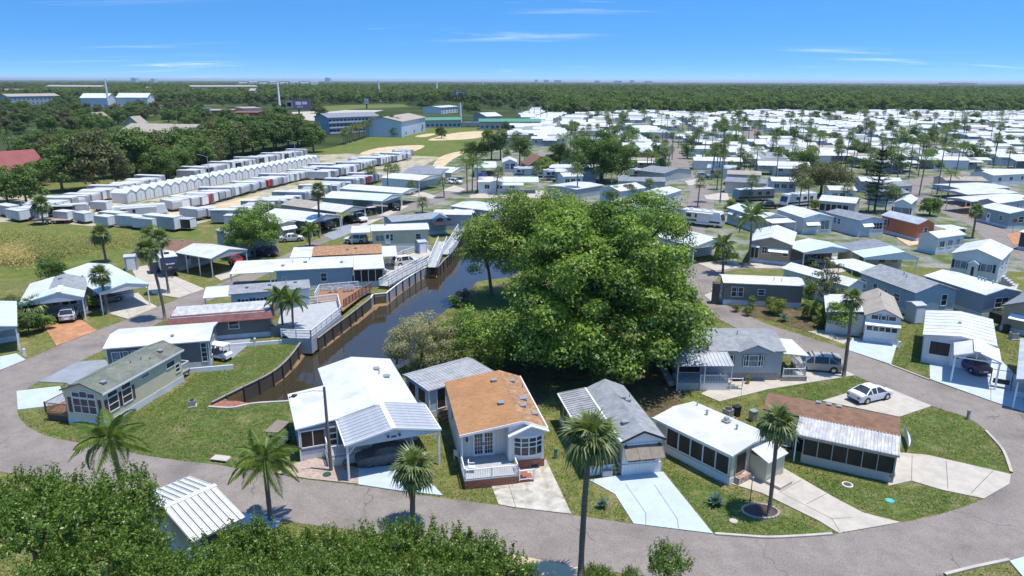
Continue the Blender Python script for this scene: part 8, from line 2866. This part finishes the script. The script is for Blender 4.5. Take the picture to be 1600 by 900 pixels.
n, tries = 0, 0
used = []
while n < 215 and tries < 9000:
    tries += 1
    px, py = TRN.uniform(-20, 900), 160 + 58 * TRN.random()
    if busy(px, py) or py > 214 - max(0, px - 400) * .1 or (px > 500 and py > 196) or px > 880 - (py - 150):
        continue
    p = gp(px, py)
    if any((p.x - a) ** 2 + (p.y - b) ** 2 < 45 for a, b in used):
        continue
    used.append((p.x, p.y))
    belt(px, py, TRN.uniform(7, 12.5), 'dark green tree %s the far %s' % (('in front of', 'among', 'behind')[0 if py > 198 else 1 if py > 180 else 2], 'villas at left' if px < 130 else 'pavilions and tan hall' if px < 300 else 'red shop' if px < 410 else 'billboard' if px < 510 else 'hotel' if px < 660 else 'green roofs'), 'trees between the far buildings', v=TRN.randrange(8))
    n += 1
for o in BELT:
    for c in list(o.children):
        bpy.data.objects.remove(c)
    bpy.data.objects.remove(o)

# the woods: one mass of trees to the horizon, instanced on points
tc_ = bpy.data.collections.new('wood_trees')
for v in range(6):
    rng = np.random.default_rng(400 + v)
    tall = v >= 4
    cl = ell_clumps((0, 0, 6.4), (4.2, 4.2, 5.6) if not tall else (2.8, 2.8, 6.6), 26, 1.7, rng)
    Pp, Nn, Tt = clump_leaves(cl, 1.25, rng)
    tb = bpy.data.objects.new('wood_tree', leaf_mesh('wood_tree', Pp, Nn, 1.05, 'leaf_forest', rng, .65, Tt))
    tc_.objects.link(tb)
rng = np.random.default_rng(8)
pts, scl = [], []


def wood(y0, y1, per, s0, s1):
    area = 1.46 * (y1 ** 2 - y0 ** 2) / 2
    m = int(area / per)
    Y = np.sqrt(rng.uniform(y0 ** 2, y1 ** 2, m))
    X = rng.uniform(-.76, .76, m) * Y
    for x, y in zip(X, Y):
        px, py = PIX(x, y)
        lim = 181 - max(0, (px - 850)) * .006 if px > 850 else 163
        if px > 850 and py > lim + 2 * math.sin(px * .03) or px <= 850 and (py > lim or busy(px, py)):
            continue
        pts.append((x, y, 0))
        scl.append(rng.uniform(s0, s1))


wood(560, 900, 62, .75, 1.25)
wood(900, 1500, 150, .85, 1.35)
wood(1500, 3000, 420, 1.0, 1.6)
me = bpy.data.meshes.new('woods')
me.from_pydata(pts, [], [])
at = me.attributes.new('size', 'FLOAT', 'POINT')
at.data.foreach_set('value', np.array(scl, dtype=np.float32))
wo = link('woods', me)
tag(wo, 'dense dark green woods running from the park edge to the horizon', 'woods', None, 'stuff')
ng = bpy.data.node_groups.new('plant_woods', 'GeometryNodeTree')
ng.interface.new_socket('Geometry', in_out='INPUT', socket_type='NodeSocketGeometry')
ng.interface.new_socket('Geometry', in_out='OUTPUT', socket_type='NodeSocketGeometry')
g_in, g_out = ng.nodes.new('NodeGroupInput'), ng.nodes.new('NodeGroupOutput')
ip = ng.nodes.new('GeometryNodeInstanceOnPoints')
ci = ng.nodes.new('GeometryNodeCollectionInfo')
ci.inputs['Collection'].default_value = tc_
ci.inputs['Separate Children'].default_value = True
ci.inputs['Reset Children'].default_value = True
ip.inputs['Pick Instance'].default_value = True
na = ng.nodes.new('GeometryNodeInputNamedAttribute')
na.data_type = 'FLOAT'
na.inputs[0].default_value = 'size'
rv = ng.nodes.new('FunctionNodeRandomValue')
rv.data_type = 'FLOAT_VECTOR'
rv.inputs[0].default_value = (0, 0, 0)
rv.inputs[1].default_value = (0, 0, 6.28)
lk = ng.links.new
lk(g_in.outputs[0], ip.inputs['Points'])
lk(ci.outputs[0], ip.inputs['Instance'])
lk(rv.outputs[0], ip.inputs['Rotation'])
lk(na.outputs[0], ip.inputs['Scale'])
lk(ip.outputs[0], g_out.inputs[0])
wo.modifiers.new('plant', 'NODES').node_group = ng
# beyond, the crowns merge into one rolling canopy
gy = np.concatenate([np.linspace(2300, 6000, 70), np.geomspace(6200, 40000, 40)])
b = MB()
nx = 150
vs = []
for y in gy:
    for i in range(nx):
        x = (i / (nx - 1) - .5) * 1.7 * y
        vs.append((x, y, (6 if y < 2400 else 8.5) + rng.normal() * 1.8 * min(2.2, y / 3000) + 2.5 * math.sin(x / 310) * math.sin(y / 420)))
fs = [(j * nx + i, j * nx + i + 1, (j + 1) * nx + i + 1, (j + 1) * nx + i) for j in range(len(gy) - 1) for i in range(nx - 1)]
b.add(vs, fs)
defm('canopy', (0.032, 0.055, 0.018), (0.055, 0.085, 0.026), s=.05, c3=(0.1, 0.115, 0.045), s3=.0022, rough=.95, spec=.05, blend3=(.6, .72))
tag(b.build('far_canopy', 'canopy', smooth=False), 'merged dark canopy of the farthest woods under the horizon', 'woods', None, 'stuff')

# reeds and tall grass of the meadow: nobody could count the stems
rng = np.random.default_rng(12)
Pp, Nn, Tt = [], [], []
for cx_, cy_, sx, sy, m, hh, tn in ((40, 392, 60, 18, 7000, 1.5, .3), (22, 404, 34, 14, 5000, 1.7, .8), (75, 402, 22, 10, 4000, 1.6, .2), (110, 388, 50, 14, 3500, .8, .3), (170, 378, 60, 12, 3500, .6, .4), (30, 372, 60, 10, 3000, 1.0, .35)):
    px = rng.normal(cx_, sx * .5, m)
    py = rng.normal(cy_, sy * .5, m)
    for x, y in zip(px, py):
        if y < 352 or y > 438 - x * .12 or x > 240:
            continue
        p = gp(x, y)
        z = hh * rng.random() ** .7
        Pp.append((p.x, p.y, z))
        Nn.append((rng.normal() * .6, rng.normal() * .6 - .3, 1.0))
        Tt.append(tn)
tag(link('tall_grass', leaf_mesh('tall_grass', np.array(Pp), np.array(Nn), .5, 'reed', rng, .22, np.array(Tt))), 'straw coloured reeds and tall grass in the open meadow', 'grass', None, 'stuff')

# short turf standing on the near lawns
def pip(X, Y, poly):
    c = np.zeros(len(X), bool)
    for i in range(len(poly)):
        a, b_ = poly[i], poly[i - 1]
        if a[1] == b_[1]:
            continue
        c ^= ((a[1] > Y) != (b_[1] > Y)) & (X < (b_[0] - a[0]) * (Y - a[1]) / (b_[1] - a[1]) + a[0])
    return c


rng = np.random.default_rng(21)
m = 330000
Y = 30 + 62 * rng.random(m) ** 1.25
X = rng.uniform(-46, 62, m)
loop = pxpoly(INNER, 0, 3, False) + pxpoly(OUTER, 0, 3, False)
jx, jy = X + rng.normal(size=m) * .09, Y + rng.normal(size=m) * .09
ok = ~pip(jx, jy, loop)
for nm_, pts_, m_, js_ in DRIVES:
    ok &= ~pip(jx, jy, pxpoly(pts_))
ok &= ~pip(X, Y, grown(CANAL, .2))
for o in COL.objects:
    if o.get('category') in ('house', 'shed') and o.location.y < 110:
        pass
ok &= ~(np.hypot(X - gp(1188, 800).x, Y - gp(1188, 800).y) < 1.4)
ok &= (np.sin(X * .9 + 2 * np.sin(Y * .5)) * np.sin(Y * 1.1 + 1.5 * np.sin(X * .7)) + .6 * rng.random(m)) > -.15
X, Y = X[ok], Y[ok]
n = len(X)
tn = .5 + .35 * np.sin(X * .55 + 1.3 * np.sin(Y * .4)) * np.sin(Y * .6)
defm('turf', (0.07, 0.125, 0.02), (0.27, 0.24, 0.105), kind='leaf', rough=.8, spec=.1)
Nn = rng.normal(size=(n, 3)) + np.array([0, -.3, .9])
tag(link('turf_grass', leaf_mesh('turf_grass', np.stack([X, Y, .03 + .05 * rng.random(n)], 1), Nn, .15, 'turf', rng, .3, tn)), 'short worn green and tan turf on the lawns between the homes', 'grass', None, 'stuff')

# summer haze: one closed box of thin air round the whole scene
hz = bpy.data.materials.new('haze_air')
hz.use_nodes = True
hz.node_tree.nodes.remove(hz.node_tree.nodes['Principled BSDF'])
pv = hz.node_tree.nodes.new('ShaderNodeVolumePrincipled')
pv.inputs['Color'].default_value = (0.82, 0.9, 1.0, 1)
pv.inputs['Density'].default_value = 0.00005
pv.inputs['Anisotropy'].default_value = 0.2
hz.node_tree.links.new(pv.outputs[0], hz.node_tree.nodes['Material Output'].inputs['Volume'])
M['haze_air'] = hz
ho = MB().box(-61000, 61000, -1400, 61000, -3.4, 95).build('haze', 'haze_air', kind='stuff', recalc=True)
ho['label'] = 'thin summer haze over the park and the woods'
